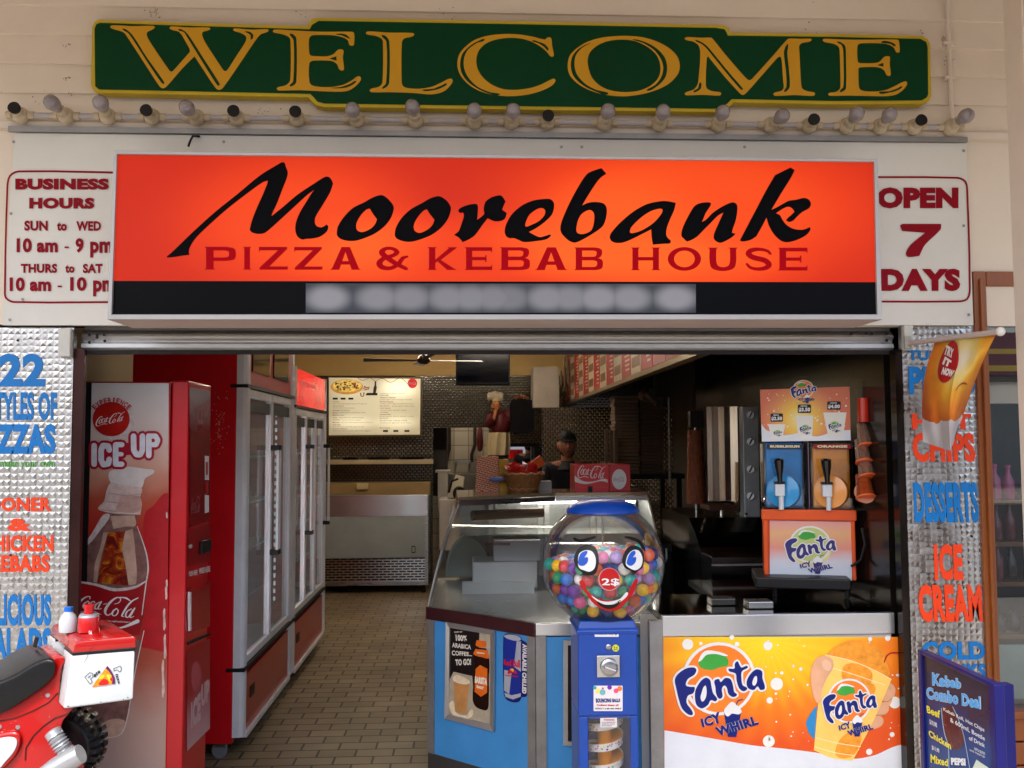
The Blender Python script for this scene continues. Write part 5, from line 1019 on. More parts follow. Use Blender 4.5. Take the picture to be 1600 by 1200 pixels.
# ================================================================== things standing on the case
zc2 = zt2+.018
def onto(px, py): return PZ(zc2).hit(px, py)
wk = M('wicker', '#8a5a30', .6, var=.35, vs=60, bump=.8, bs=160)
c = P(817, 768, 1.95); c.z = zc2
bsk = thing('snack_basket', 'round wicker basket full of red snack packets on the display case', 'basket', tuple(c))
MB().lathe([(.0, .0), (.085, 0), (.088, .012), (.098, .04), (.112, .075), (.121, .105), (.126, .112), (.118, .112), (.1, .06), (.08, .02), (0, .018)], c, n=36).done('basket', wk, bsk, smooth=True)
for k_, h in ((0, .016), (1, .105)): MB().tube([c+Vector((math.cos(t)*(.089+.036*k_), math.sin(t)*(.089+.036*k_), h+.004*math.sin(14*t))) for t in [2*math.pi*i/48 for i in range(49)]], .006, 6).done('woven_rim', M('pale_wicker', '#a8774a', .6, var=.2), bsk, smooth=True)
rnd = random.Random(2); proto = None
pk = [M('red_packet', '#b81c1c', .3, var=.2, vs=30), M('silver_packet', '#b8aeb0', .25, metal=.5, var=.1)]
for i in range(16):
    a = rnd.uniform(0, 6.28); r_ = rnd.uniform(.01, .085)
    l = c + Vector((math.cos(a)*r_, math.sin(a)*r_, .105+rnd.uniform(0, .045)))
    mt = pk[1] if i % 6 == 5 else pk[0]
    o = MB().grid(lambda u, v: Vector(((u-.5)*.075, (v-.5)*.055, .014*math.sin(math.pi*u)*math.sin(math.pi*v))), 6, 6).grid(lambda u, v: Vector(((u-.5)*.075, (v-.5)*.055, -.014*math.sin(math.pi*u)*math.sin(math.pi*v))), 6, 6).done('snack_packet', mt, None, smooth=True)
    o.location = l; o.rotation_euler = (rnd.uniform(.4, 1.5), rnd.uniform(-.6, .6), rnd.uniform(-1, 1))
    tag(o, 'red foil snack packet in the wicker basket' if mt is pk[0] else 'silver foil snack packet in the wicker basket', 'packet', 'snack packets in the wicker basket')
o = MB().box((-.037, -.004, -.03), (.037, .004, .03)).done('snack_card', M('orange_card', '#c8501c', .5), None, bevel=.001); o.location = c+Vector((.085, -.02, .165)); o.rotation_euler = (.2, -.6, .2); tag(o, 'orange card sticking up at the right of the wicker basket', 'card')
# patterned orange bag, yellow carton, blue wrap, white box
om2 = M('patterned_orange_bag', '#a8421c', .5, var=0); nt, b, L = nodes(om2)
tc = nt.nodes.new('ShaderNodeTexCoord'); bk = nt.nodes.new('ShaderNodeTexBrick'); mp = nt.nodes.new('ShaderNodeMapping'); mp.inputs['Rotation'].default_value = (R(90), 0, R(12)); L(tc.outputs['Object'], mp.inputs[0]); L(mp.outputs[0], bk.inputs[0])
bk.inputs['Scale'].default_value = 1; bk.inputs['Brick Width'].default_value = .03; bk.inputs['Row Height'].default_value = .011; bk.inputs['Mortar Size'].default_value = .0025
bk.inputs['Color1'].default_value = lin('#b5481e')+(1,); bk.inputs['Color2'].default_value = lin('#9c3a16')+(1,); bk.inputs['Mortar'].default_value = lin('#d0a080')+(1,); L(bk.outputs[0], b.inputs['Base Color'])
q = [P(x, y, 2.02) for x, y in ((742, 778), (782, 778), (779, 713), (746, 713))]
o = MB().prism(q, (0, .1, 0)).done('paper_bag', om2, None, bevel=.006); tag(o, 'orange patterned bag standing on the left end of the display case', 'bag')
o = MB().bpx(780, 718, 795, 768, 2.0, .06).done('yellow_carton', M('yellow_carton', '#b58a1c', .5, var=.1), None, bevel=.003); tag(o, 'narrow yellow carton between the orange bag and the basket', 'carton')
o = MB().ball(P(776, 749, 1.9), .03, 12, 8, (1.6, .8, .5)).done('blue_wrapper', M('blue_wrap', '#5a72b0', .25, var=.4, vs=40), None, smooth=True); tag(o, 'crumpled blue and white wrapper left of the wicker basket', 'wrapper')
o = MB().bpx(843, 752, 862, 770, 2.05, .1).done('small_white_box', M('grey_white_box', '#9a9a9a', .5), None, bevel=.002); tag(o, 'small pale box right of the wicker basket', 'box')
# red dispenser box with script
DY = 1.90; Dp = PY(DY); L0 = P(898, 726, DY); L1 = P(952, 770, DY); L2 = P(985, 770, DY)
db = thing('drink_dispenser', 'small red dispenser box with white script and wave on the display case', 'dispenser', (L1.x, DY+.12, zc2))
m = MB(); zt3 = L0.z; m.box((L0.x, DY, zc2), (L1.x, DY+.26, zt3)); bx = m.done('box', M('dispenser_red', '#c80e18', .3, var=.06, coat=.3), db, bevel=.002)
Sd = PY(DY-.0); m = MB(); m.box((L1.x+.002, DY-.003, zc2), (L2.x, DY+.25, zt3)); m.done('side_box', M('dispenser_red2', '#b40c16', .3, var=.06, coat=.3), db, bevel=.002)
e8 = lambda pts: [(890+x*.0656, 715+y*.0656) for x, y in pts]
put('script', whv, join([cola(e8([(180, 170), (850, 185), (850, 505), (180, 500)])), region([e8(sm("122,430* 200,490 300,550 400,575 520,575 640,550 760,515 850,505 900,520* 905,600* 860,575 760,560 650,575 520,610 380,628 240,610 122,570*"))])]), Sd, db, .002)
MB().bpx(901, 762, 918, 768, DY-.008, .008).done('slot_cover', MATS['dispenser_red'], db); MB().bpx(926, 762, 950, 768, DY-.008, .008).done('slot_cover', MATS['dispenser_red'], db)
MB().bpx(919, 760, 926, 768, DY-.006, .007).done('slot', dark, db)
S3 = PY(DY-.003); put('disc', whv, region([e8(ell(1180, 515, 172, 240))]), S3, db, .002); put('disc_script', M('disc_grey', '#8a7c84', .4), cola(e8([(1040, 460), (1310, 455), (1310, 575), (1040, 580)])), S3, db, .003)
# ================================================================== BACK OF THE SHOP
# --- ceiling tube fitting added near the back (unseen above the rail; it lights the yellow beam and the steel)
tf = thing('added_tube_fitting', 'unseen twin tube fitting added on the shop ceiling to light the back', 'light', (-.3, 5.2, 2.84))
MB().box((-1.0, 5.12, 2.81), (.4, 5.28, 2.858)).done('body', white, tf, bevel=.004)
for y in (5.16, 5.24): MB().cyl((-.97, y, 2.795), (.37, y, 2.795), .013, n=10).done('tube', M('fill_tube', '#fff0dc', .4, var=0, emit=30.0), tf)
ff_ = thing('added_tube_fitting', 'unseen single tube fitting added above the display case to brighten the shop', 'light', (.5, 2.6, 2.84))  # added out of view to brighten the counter side of the shop
MB().box((-.1, 2.52, 2.81), (1.1, 2.66, 2.858)).done('body', white, ff_, bevel=.004); MB().cyl((-.07, 2.59, 2.795), (1.07, 2.59, 2.795), .013, n=10).done('tube', M('fill_tube_weak', '#fff0dc', .4, var=0, emit=17.0), ff_)
kf = thing('added_kitchen_light', 'unseen tube fitting added on the kitchen ceiling to brighten the doorway', 'light', (-.1, 8.4, 2.6))  # hidden tube added so the dark kitchen doorway reads pale
MB().box((-.6, 8.35, 2.56), (.4, 8.5, 2.6)).done('body', white, kf, bevel=.004); MB().cyl((-.58, 8.42, 2.545), (.38, 8.42, 2.545), .013, n=10).done('tube', M('kitchen_fill_tube', '#fff0d8', .4, var=0, emit=24.0), kf)
struct(MB().box((-2.3, BY+.12, 2.86), (2.3, 9.4, 2.9)).done('ceiling', MATS['ceiling_paint']))
# --- lit menu box
LY = 7.22; LS = PY(LY)
lb = thing('menu_lightbox', 'lit cream pizza menu with a pizza picture, hung on the back wall', 'menu board', tuple(P(585, 634, LY)))
q = [LS.hit(*p) for p in ((511, 587), (660, 589), (659, 682), (511, 684))]
MB().prism(q, (0, .1, 0)).done('case', M('bronze_case', '#5a4a30', .35, metal=.6, var=.1), lb, bevel=.004)
lm = M('lit_menu', '#d8cfa8', .4, var=0); nt, b, L = nodes(lm)
tc = nt.nodes.new('ShaderNodeTexCoord')
def tubeglow(px, py, rx, ry, g, mat_nt, tcn):
    c = LS.hit(px, py); mp = mat_nt.nodes.new('ShaderNodeMapping'); mp.inputs['Location'].default_value = (-c.x/rx, 0, -c.z/ry); mp.inputs['Scale'].default_value = (1/rx, 0, 1/ry)
    mat_nt.links.new(tcn.outputs['Object'], mp.inputs[0]); ln = mat_nt.nodes.new('ShaderNodeVectorMath'); ln.operation = 'LENGTH'; mat_nt.links.new(mp.outputs[0], ln.inputs[0])
    mr = mat_nt.nodes.new('ShaderNodeMapRange'); mr.interpolation_type = 'SMOOTHSTEP'; mr.inputs[1].default_value = 1; mr.inputs[2].default_value = .1; mr.inputs[3].default_value = 0; mr.inputs[4].default_value = g
    mat_nt.links.new(ln.outputs['Value'], mr.inputs[0]); return mr.outputs[0]
acc = None
for a in ((625, 605, .33, .2, 1.0), (548, 660, .36, .12, .5), (622, 660, .33, .12, .5), (545, 604, .3, .2, .25), (585, 634, .75, .5, .3)):
    s = tubeglow(*a, nt, tc)
    if acc is None: acc = s
    else:
        ad = nt.nodes.new('ShaderNodeMath'); ad.operation = 'ADD'; L(acc, ad.inputs[0]); L(s, ad.inputs[1]); acc = ad.outputs[0]
ml = nt.nodes.new('ShaderNodeMath'); ml.operation = 'MULTIPLY_ADD'; ml.inputs[1].default_value = .26; ml.inputs[2].default_value = .05; L(acc, ml.inputs[0])
b.inputs['Emission Color'].default_value = (1.0, .90, .62, 1); L(ml.outputs[0], b.inputs['Emission Strength'])
mf = face('menu_face', lm, [(514, 590), (657, 592), (656, 679), (514, 680)], LS, lb, .003)
mm_ = lambda x, y: (500+x*.10625, 580+y*.10625)
mq = lambda x0, y0, x1, y1: (*mm_(x0, y0), *mm_(x1, y1))
put('pizza_picture', M('pizza_crust', '#c88a3a', .5, var=.2, vs=30, emit=.18), region([[mm_(*p) for p in ell(395, 230, 240, 112)]]), LS, mf, .004)
put('pizza_cheese', M('pizza_cheese', '#d8b860', .5, var=.35, vs=45, emit=.2), region([[mm_(*p) for p in ell(400, 215, 215, 92)]]), LS, mf, .005)
rnd = random.Random(8)
for nm, cx_, n_ in (('pizza_topping_dark', '#2c1a12', 18), ('pizza_topping_green', '#5c7a24', 16), ('pizza_topping_red', '#b8402c', 22)):
    put(nm, M(nm, cx_, .5, var=.1, emit=.05), join([region([[mm_(*p) for p in ell(400+rnd.uniform(-170, 170), 215+rnd.uniform(-65, 65), rnd.uniform(8, 20), rnd.uniform(6, 13), 8)]]) for _ in range(n_)]), LS, mf, .006)
mr_ = M('menu_red_print', '#a01c18', .5, var=0, emit=.03); mk_ = M('menu_grey_print', '#5c5a44', .5, var=0, emit=.02); mb_ = M('menu_black_print', '#14120c', .5, var=0)
put('menu_disc', M('menu_disc_red', '#c01420', .4, var=.05, emit=.25), region([[mm_(*p) for p in ell(1360, 178, 70, 72)]]), LS, mf, .004)
put('menu_disc_script', whv, cola(mq(1300, 155, 1420, 200)), LS, mf, .005)
put('menu_title_script', mr_, join([text('Pizza', [mm_(*p) for p in ((620, 225), (745, 205), (745, 265), (625, 290))], .02, shear=.3), text('U', [mm_(*p) for p in ((590, 320), (655, 310), (650, 375), (600, 380))], .02)]), LS, mf, .005)
put('menu_title_bar', mb_, region([[mm_(*p) for p in ((690, 320), (845, 320), (845, 355), (670, 355))]]), LS, mf, .004)
put('menu_bottle_picture', M('menu_bottle', '#3a1a10', .4, var=.2, emit=.05), region([[mm_(*p) for p in sm("805,150* 828,150* 828,210 836,240 820,320* 780,320* 790,240 802,210")]]), LS, mf, .005)
put('menu_ribbon', mr_, region(stroke([mm_(*p) for p in [(560, 105), (620, 135), (680, 120), (730, 100), (790, 130), (820, 150), (860, 120), (930, 110), (1000, 155), (1060, 160), (1140, 115), (1200, 105), (1290, 190)]], .7)), LS, mf, .0045)
L1_ = ['Supreme', 'Special Pizza', 'Hawaiian ham and pine', 'Marinara   seafood mix', 'Mexican  hot', 'Napoletana  olives', 'BBQ Chicken', 'Meat Lovers', 'Vegetarian']
lines_r, lines_k = [], []
ys = [450, 512, 578, 612, 647, 682, 716, 752, 787, 848]
for i, y in enumerate(ys):
    lines_r.append(text(['Supreme', 'House Special', 'Hawaiian', 'Marinara', 'Mexican', 'Americana', 'Napolitana', 'Meat Lovers', 'Garlic Pizza', 'Gourmet Vegetarian'][i], mq(188, y-9, 188+[100, 165, 100, 80, 70, 65, 105, 100, 115, 210][i], y+9), .01))
for y, x0, x1, t in ((480, 190, 685, 'cheese tomato ham mushroom capsicum onion pepperoni'), (541, 190, 500, 'the lot with extra topping'), (577, 310, 435, 'ham pineapple'), (610, 290, 670, 'prawns calamari mussels garlic parsley'), (646, 270, 355, 'hot salami'), (682, 280, 640, 'mozzarella olives anchovies herbs'), (718, 320, 600, 'olives anchovies oregano'), (754, 310, 780, 'bacon ham salami pepperoni beef and bbq sauce'), (818, 190, 650, 'garlic herbs and mozzarella cheese on crust'), (877, 190, 750, 'mushroom capsicum onion olives tomato eggplant')):
    lines_k.append(text(t, mq(x0, y-8, x1, y+9), 0))
for y, w_, t in ((355, 130, 'Chicken BBQ'), (388, 230, 'Tandoori Chicken'), (450, 200, 'Peri Peri Chicken'), (512, 140, 'Satay Prawns'), (545, 155, 'Chefs Special'), (635, 160, 'Gourmet Prawn'), (835, 150, 'Extra Topping')): lines_r.append(text(t, mq(880, y-9, 880+w_, y+9), .01))
for y, x0, x1, t in ((328, 890, 1250, 'chicken onion capsicum mushroom'), (420, 880, 1350, 'chicken yoghurt onion coriander mozzarella'), (480, 880, 1370, 'chicken onion capsicum chilli peri sauce'), (514, 1060, 1390, 'prawns garlic satay sauce'), (575, 890, 1270, 'spinach feta tomato olives'), (602, 890, 1000, 'and basil'), (663, 880, 1380, 'prawns garlic cherry tomato rocket'), (690, 880, 1000, 'lemon'), (725, 880, 1280, 'anchovies olives chilli'), (760, 880, 1340, 'seafood garlic parsley')): lines_k.append(text(t, mq(x0, y-8, x1, y+9), 0))
put('menu_lettering', mr_, join(lines_r), LS, mf, .004); put('menu_small_lettering', mk_, join(lines_k), LS, mf, .004)
put('price_tag', mb_, join([region([[mm_(*p) for p in rrect(x, y, x+75, y+28, 8)]]) for x, y in ((188, 390), (303, 390), (417, 390), (927, 865), (1078, 865), (1241, 865))]), LS, mf, .004)
# --- wall mounted screen and ceiling fan
tv = thing('television', 'black flat television hanging from the ceiling in front of the back wall', 'television', tuple(P(754, 575, 5.2)))
a, b_ = P(712, 540, 5.2), P(797, 602, 5.2)
MB().box((a.x, 5.2, b_.z), (b_.x, 5.27, a.z)).done('casing', M('tv_black', '#0b0b10', .25, var=.1), tv, bevel=.008)
MB().quad((a.x+.02, 5.198, b_.z+.03), (b_.x-.02, 5.198, b_.z+.03), (b_.x-.02, 5.198, a.z-.02), (a.x+.02, 5.198, a.z-.02)).done('screen', M('tv_screen', '#0a0d18', .12, var=.1, spec=.6), tv)
MB().box(((a.x+b_.x)/2-.03, 5.27, a.z-.1), ((a.x+b_.x)/2+.03, 5.31, 2.86)).done('ceiling_mount', blackp, tv)
hub = P(662, 563, 4.6)
cf = thing('ceiling_fan', 'dark ceiling fan with long thin blades under the yellow ceiling', 'fan', tuple(hub))
bz = M('bronze_fan', '#3a2c22', .35, metal=.5, var=.15)
MB().lathe([(0, -.035), (.03, -.033), (.055, -.015), (.06, .01), (.045, .035), (.02, .05), (0, .05)], hub, n=24).done('motor', bz, cf, smooth=True)
MB().cyl(hub+Vector((0, 0, .05)), (hub.x, hub.y, 2.86), .02, n=10).done('rod', M('brass_rod', '#a08048', .3, metal=.8), cf)
for k in range(4):
    an = R(8+90*k); dv = Vector((math.cos(an), math.sin(an), 0)); sv_ = Vector((-dv.y, dv.x, .18)).normalized()
    MB().hexa([hub+dv*.06-sv_*.02+Vector((0, 0, -.004)), hub+dv*.52-sv_*.055+Vector((0, 0, -.004)), hub+dv*.52+sv_*.055+Vector((0, 0, -.004)), hub+dv*.06+sv_*.02+Vector((0, 0, -.004)), hub+dv*.06-sv_*.02, hub+dv*.52-sv_*.055, hub+dv*.52+sv_*.055, hub+dv*.06+sv_*.02]).done('blade', bz, cf, bevel=.002)
# --- shelf with black trays, splash board, steel prep cabinet
sh = thing('wall_shelf', 'narrow wall shelf on the back wall carrying black pizza trays', 'shelf', tuple(P(590, 722, 7.2)))
a, b_ = P(470, 719, 7.15), P(676, 725, 7.15)
MB().box((a.x, 7.15, b_.z), (b_.x, 7.398, a.z)).done('board', M('shelf_board', '#a89878', .45, var=.1), sh, bevel=.003)
tr = None
for x0, x1 in ((533, 562), (571, 612), (620, 666)):
    p0, p1 = P(x0, 718, 7.27), P(x1, 718, 7.27); r_ = (p1.x-p0.x)/2; c = Vector(((p0.x+p1.x)/2, 7.27, a.z))
    o = MB().lathe([(0, .0), (r_*.86, 0), (r_, .025), (r_*.97, .026), (r_*.84, .006), (0, .006)], (0, 0, 0), n=28).done('pizza_tray', M('tray_black', '#16130f', .4, metal=.4, var=.2), None, smooth=True); o.location = c; o.scale = (1, min(1, .11/r_), 1)
    tag(o, {533: 'smallest black round pizza tray, at the left on the wall shelf', 571: 'middle black round pizza tray on the wall shelf', 620: 'widest black round pizza tray, at the right on the wall shelf'}[x0], 'tray', 'pizza trays on the wall shelf')
PC = 6.75
pc = thing('prep_cabinet', 'steel food prep cabinet on legs with pierced lower panel against the back wall', 'cabinet', tuple(P(588, 912, PC)))
def pcb(name, x0, y0, x1, y1, mat, yo=0, dep=.02, **k): return MB().bpx(x0, y0, x1, y1, PC+yo, dep).done(name, mat, pc, **k)
a, b_ = P(470, 776, PC), P(669, 906, PC)
MB().box((a.x, PC+.02, P(0, 906, PC).z), (b_.x, 7.3, a.z)).done('body', M('cabinet_body', '#8d9194', .4, metal=.3, var=.1), pc)
pcb('splash_lid', 470, 775, 668, 806, steelb, 0, .02, bevel=.002)
pcb('front_panel', 470, 808, 666, 872, M('grey_panel', '#8f9799', .5, var=.12, vs=2.5), 0, .02)
pm2 = M('pierced_panel', '#b4b6b4', .2, metal=1.0, var=0); nt, b, L = nodes(pm2)
tc = nt.nodes.new('ShaderNodeTexCoord'); mp = nt.nodes.new('ShaderNodeMapping'); mp.inputs['Rotation'].default_value = (R(90), 0, 0); bk = nt.nodes.new('ShaderNodeTexBrick'); L(tc.outputs['Object'], mp.inputs[0]); L(mp.outputs[0], bk.inputs[0])
bk.inputs['Scale'].default_value = 1; bk.inputs['Brick Width'].default_value = .085; bk.inputs['Row Height'].default_value = .028; bk.inputs['Mortar Size'].default_value = .007
bk.inputs['Color1'].default_value = bk.inputs['Color2'].default_value = (.02, .02, .025, 1); bk.inputs['Mortar'].default_value = (.6, .6, .6, 1); L(bk.outputs[0], b.inputs['Base Color'])
pcb('pierced_panel', 470, 873, 666, 911, pm2, 0, .02)
pcb('edge_strip', 664, 806, 669, 911, steel, -.004, .02); pcb('bottom_trim', 470, 910, 669, 914, steel, -.006, .03)
pcb('latch', 643, 853, 649, 864, dark, -.003, .004); pcb('latch_plate', 644, 854.5, 648, 862.5, MATS['grey_panel'], -.005, .004)
for x in (480, 662): MB().cyl(P(x, 912, PC+.06), (P(x, 912, PC+.06).x, PC+.06, 0), .022, n=10).done('leg', steeld, pc)
sb_ = MB().bpx(470, 755, 672, 776, 7.0, .3).done('serving_ledge', M('ledge_brown', '#8a7248', .4, var=.1), None, bevel=.004); tag(sb_, 'long yellow brown ledge above the steel prep cabinet', 'ledge')
o = MB().bpx(557, 755, 575, 765, 6.97, .03).done('napkin_box', M('napkin_ivory', '#b8a47c', .4), None, bevel=.008); tag(o, 'small ivory dispenser fixed to the front of the brown ledge', 'dispenser')
# --- kitchen behind the doorway
for px, top_, bot in ((702, 668, 735), (742, 668, 722)):
    pts = [P(px, top_, 9.2), P(px, (top_+bot)/2, 9.2), P(px-5, bot-12, 9.2), P(px-5, bot, 9.2)]
    o = MB().tube(pts, .022, 8).done('pipe', M('kitchen_pipe', '#3a2e28', .5), None, smooth=True); tag(o, 'dark pipe on the kitchen tiles, ' + ('left one seen through the doorway' if px == 702 else 'right one seen through the doorway'), 'pipe')
o = MB().bpx(676, 668, 698, 775, 8.0, .5).done('kitchen_cupboard', M('dark_cupboard', '#2c231e', .5, var=.1), None, bevel=.006); tag(o, 'dark tall cupboard just inside the kitchen doorway', 'cupboard')
o = MB().bpx(684, 738, 700, 795, 7.6, .3).bpx(680, 735, 703, 738.5, 7.58, .34).done('kitchen_bin', M('pale_bin', '#a8a298', .5, var=.1), None, bevel=.006); tag(o, 'pale upright bin at the left of the kitchen doorway', 'bin')
rk = thing('chrome_rack', 'small chrome rack on the kitchen bench seen through the doorway', 'rack', tuple(P(725, 740, 8.6)))
for x in (713, 735): MB().cyl(P(x, 722, 8.6), P(x-2, 742, 8.6), .012, n=8).done('leg', alu, rk)
MB().bpx(713, 720, 736, 725, 8.55, .2).done('top', alu, rk, bevel=.004)
o = MB().bpx(697, 741, 760, 905, 8.5, .6).done('kitchen_bench', M('bench_grey', '#6a645c', .5, var=.12), None, bevel=.004); tag(o, 'grey kitchen bench behind the doorway', 'bench')
o = MB().lathe([(0, 0), (.03, .02), (.045, .12), (.03, .3), (.015, .34), (0, .34)], P(750, 706, 8.9), n=14).done('red_mitt', M('mitt_red', '#5a1a18', .7, var=.2), None, smooth=True); tag(o, 'dark red oven mitt hanging on the kitchen tiles', 'mitt')
# slicer
sl = thing('meat_slicer', 'pale food slicer with a dark round guard standing at the kitchen doorway', 'slicer', tuple(P(708, 790, 5.9)))
MB().bpx(686, 780, 720, 860, 5.9, .4).done('stand', M('slicer_stand', '#a8a39a', .45, var=.08), sl, bevel=.01)
MB().loft([[P(698, 778, 5.9), P(722, 778, 5.9), P(726, 746, 5.9), P(712, 742, 5.9)], [p+Vector((0, .12, 0)) for p in (P(698, 778, 5.9), P(722, 778, 5.9), P(726, 746, 5.9), P(712, 742, 5.9))]]).done('carriage', M('slicer_cream', '#b0a890', .4, var=.08), sl, bevel=.006)
MB().lathe([(0, 0), (.06, 0), (.075, .03), (.06, .06), (0, .06)], P(716, 772, 5.85), (.5, -1, .2), 24).done('guard', blackp, sl, smooth=True)
MB().tube([P(701, 770, 5.8), P(706, 752, 5.8), P(716, 748, 5.8)], .012, 8).done('arm', blackp, sl, smooth=True)
# --- mirror in a dark frame
mi = thing('wall_mirror', 'square mirror in a dark frame on the back wall reflecting the bright street', 'mirror', tuple(P(815, 730, 7.36)))
mir = M('mirror', '#e0e0e0', .02, metal=1, var=0)
a, b_ = P(786, 697, 7.36), P(836, 775, 7.36)
MB().box((a.x, 7.36, b_.z), (b_.x, 7.39, a.z)).done('glass', mir, mi)
m = MB()
for x0, y0, x1, y1 in ((782, 693, 842, 698), (782, 698, 787, 776), (834, 698, 842, 776), (782, 774, 842, 778)): m.bpx(x0, y0, x1, y1, 7.345, .05)
m.done('frame', M('mirror_frame', '#2c2622', .4, metal=.4), mi)
# --- hanging chef figure with black menu slate
CY = 6.9; cS = PY(CY)
ch = thing('chef_figure', 'moustached chef wall figure in maroon jacket holding a black slate', 'figure', tuple(P(790, 660, CY)))
c = lambda px, py, dy=0: P(px, py, CY+dy)
s_ = (P(801, 660, CY).x - P(800, 660, CY).x)            # metres per pixel there
def ellip(px, py, rx, ry, dy, ty, m=None):
    m = m or MB(); return m.ball(c(px, py, dy), 1.0, 20, 14, (rx*s_, ty, ry*s_))
m = ellip(775, 634, 7, 9, -.02, .055); m.ball(c(774, 634.5, -.075), .012, 8, 6); m.ball(c(768.5, 634, -.03), .011, 8, 6).ball(c(781.5, 634, -.03), .011, 8, 6)
hd = m.done('head', M('painted_skin', '#a8683a', .5, var=.15), ch, smooth=True)
MB().ball(c(773, 638.5, -.07), 1, 10, 6, (.028, .012, .01)).done('moustache', dark, hd, smooth=True)
for x in (772, 776.5): MB().ball(c(x, 632, -.068), .007, 8, 6).done('eye', dark, hd, smooth=True)
m = MB()
for k in range(7):
    t = (k-3)/3; m.ball(c(774+t*10, 617.5+abs(t)*2.2, -.02), 1, 10, 8, (.022, .05, .05))
m.lathe([(.045, 0), (.045, .05), (.06, .07)], c(775, 627, -.02), n=18)
m.done('chef_hat', M('hat_ivory', '#b8a88c', .6, var=.1), ch, smooth=True)
m = ellip(782, 662, 16, 20, -.01, .11); ellip(768, 655, 10, 12, -.03, .09, m); ellip(797, 650, 11, 11, -.02, .09, m)
m.tube([c(765, 652, -.07), c(764, 662, -.12), c(772, 654, -.16)], [.055, .05, .035], 12)
m.done('jacket', M('maroon_jacket', '#4a1216', .55, var=.2), ch, smooth=True)
m = MB().tube([c(771, 655, -.16), c(774, 646, -.16), c(775, 641, -.15)], [.02, .02, .017], 10)
for k in range(4): m.tube([c(773.5+k*1.0, 642, -.155), c(773+k*1.3, 638.5-.5*(k % 2), -.165)], [.007, .005], 6)
m.tube([c(772.5, 644, -.16), c(770.5, 641, -.165)], [.008, .006], 6)
m.done('hand', MATS['painted_skin'], ch, smooth=True)
rings = []
for y, w_, x in ((676, 16, 780), (686, 17.5, 779), (698, 18.5, 778), (711, 18, 777)):
    rings.append([c(x+w_*math.cos(t)*(1+.05*math.cos(6*t)), y, 0)+Vector((0, -.11*math.sin(t)-.015*math.cos(7*t), 0)) for t in [math.pi*i/20 for i in range(21)]])
MB().loft(rings, False).done('apron', M('apron_ivory', '#a89874', .6, var=.1), ch, smooth=True)
MB().bpx(763, 710, 795, 716, CY-.05, .1).done('base', dark, ch, bevel=.01)
sl_ = [cS.hit(x, y) for x, y in catmull([(798, 626), (812, 624), (833, 626, 0), (834, 650), (833, 674, 0), (815, 678), (798, 675, 0), (796, 650)], True, 3)]
MB().prism([p+Vector((0, -.13, 0)) for p in sl_], (0, .03, 0)).done('slate', M('slate_black', '#050507', .6, var=.1, spec=.1), ch)
m = MB()
for k in range(5): m.ball(c(806+k*4.5, 622-2*math.sin(math.pi*k/4)*1.3, -.12), 1, 8, 6, (.02, .03, .02))
m.done('carved_crest', M('carved_brown', '#8a4a2a', .5, var=.3), ch, smooth=True)
# --- white cabinet high on the right, wooden peels, boards
o = MB().bpx(833, 573, 874, 637, 6.6, .4).done('exhaust_box', M('pale_exhaust', '#a09688', .35, var=.12), None, bevel=.006); tag(o, 'pale metal exhaust box high on the wall right of the television', 'box')
for i, (x, y0, y1) in enumerate(((877, 577, 604), (882.5, 566, 608), (888, 556, 604))):
    a, b_ = P(x-2.4, y0, 6.3), P(x+2.4, y1, 6.3)
    o = MB().ball((0, 0, 0), 1, 18, 12, ((b_.x-a.x)/2*1.0, .015, (a.z-b_.z)/2)).done('wooden_board', M('old_wood', '#5a4630', .55, var=.25, vs=9), None, smooth=True); o.location = ((a.x+b_.x)/2, 6.3, (a.z+b_.z)/2)
    tag(o, ('shortest', 'middle', 'tallest')[i]+' oval wooden board hanging beside the overhead menu', 'board', 'wooden boards beside the menu')
# --- man behind the counter
MY = 4.75
pr = thing('person', 'man in a black cap and dark shirt standing in the shadow behind the counter', 'person', (P(886, 700, MY).x, MY, 0))
px0 = P(886, 700, MY).x
def skin_body(name, mat, verts, edges, radii, parent, sub=2, root=0):
    me = bpy.data.meshes.new(name); me.from_pydata([tuple(v) for v in verts], edges, []); me.materials.append(mat)
    o = bpy.data.objects.new(name, me); COL.objects.link(o); attach(o, parent)
    sk_ = o.modifiers.new('skin', 'SKIN'); sk_.use_smooth_shade = True
    for i, r_ in enumerate(radii): me.skin_vertices[0].data[i].radius = r_ if isinstance(r_, tuple) else (r_, r_)
    me.skin_vertices[0].data[root].use_root = True
    ss = o.modifiers.new('subsurf', 'SUBSURF'); ss.levels = sub; ss.render_levels = sub
    return o
skm = M('man_skin', '#8a5c42', .5, var=.1); shirt = M('dark_shirt', '#15161a', .8, var=.15, vs=30); trou = M('dark_trousers', '#101114', .8, var=.1)
def at(x, y, z): return (px0+x, MY+y, z)
bv_ = [at(0, 0, .98), at(0, .01, 1.12), at(0, 0, 1.30), at(0, 0, 1.42), at(0, -.005, 1.485), at(-.155, 0, 1.415), at(.155, 0, 1.415), at(-.22, -.02, 1.16), at(.22, -.02, 1.16), at(-.19, -.22, 1.06), at(.19, -.22, 1.06), at(-.17, -.30, 1.05), at(.17, -.30, 1.05), at(-.09, 0, .92), at(.09, 0, .92), at(-.1, -.01, .5), at(.1, -.01, .5), at(-.1, .02, .08), at(.1, .02, .08), at(-.11, -.12, .04), at(.11, -.12, .04)]
be = [(0, 1), (1, 2), (2, 3), (3, 4), (3, 5), (3, 6), (5, 7), (6, 8), (7, 9), (8, 10), (9, 11), (10, 12), (0, 13), (0, 14), (13, 15), (14, 16), (15, 17), (16, 18), (17, 19), (18, 20)]
brad = [(.15, .10), (.14, .09), (.16, .10), (.12, .085), (.055, .055), .06, .06, .042, .042, .033, .033, .028, .028, .085, .085, .06, .06, .042, .042, .035, .035]
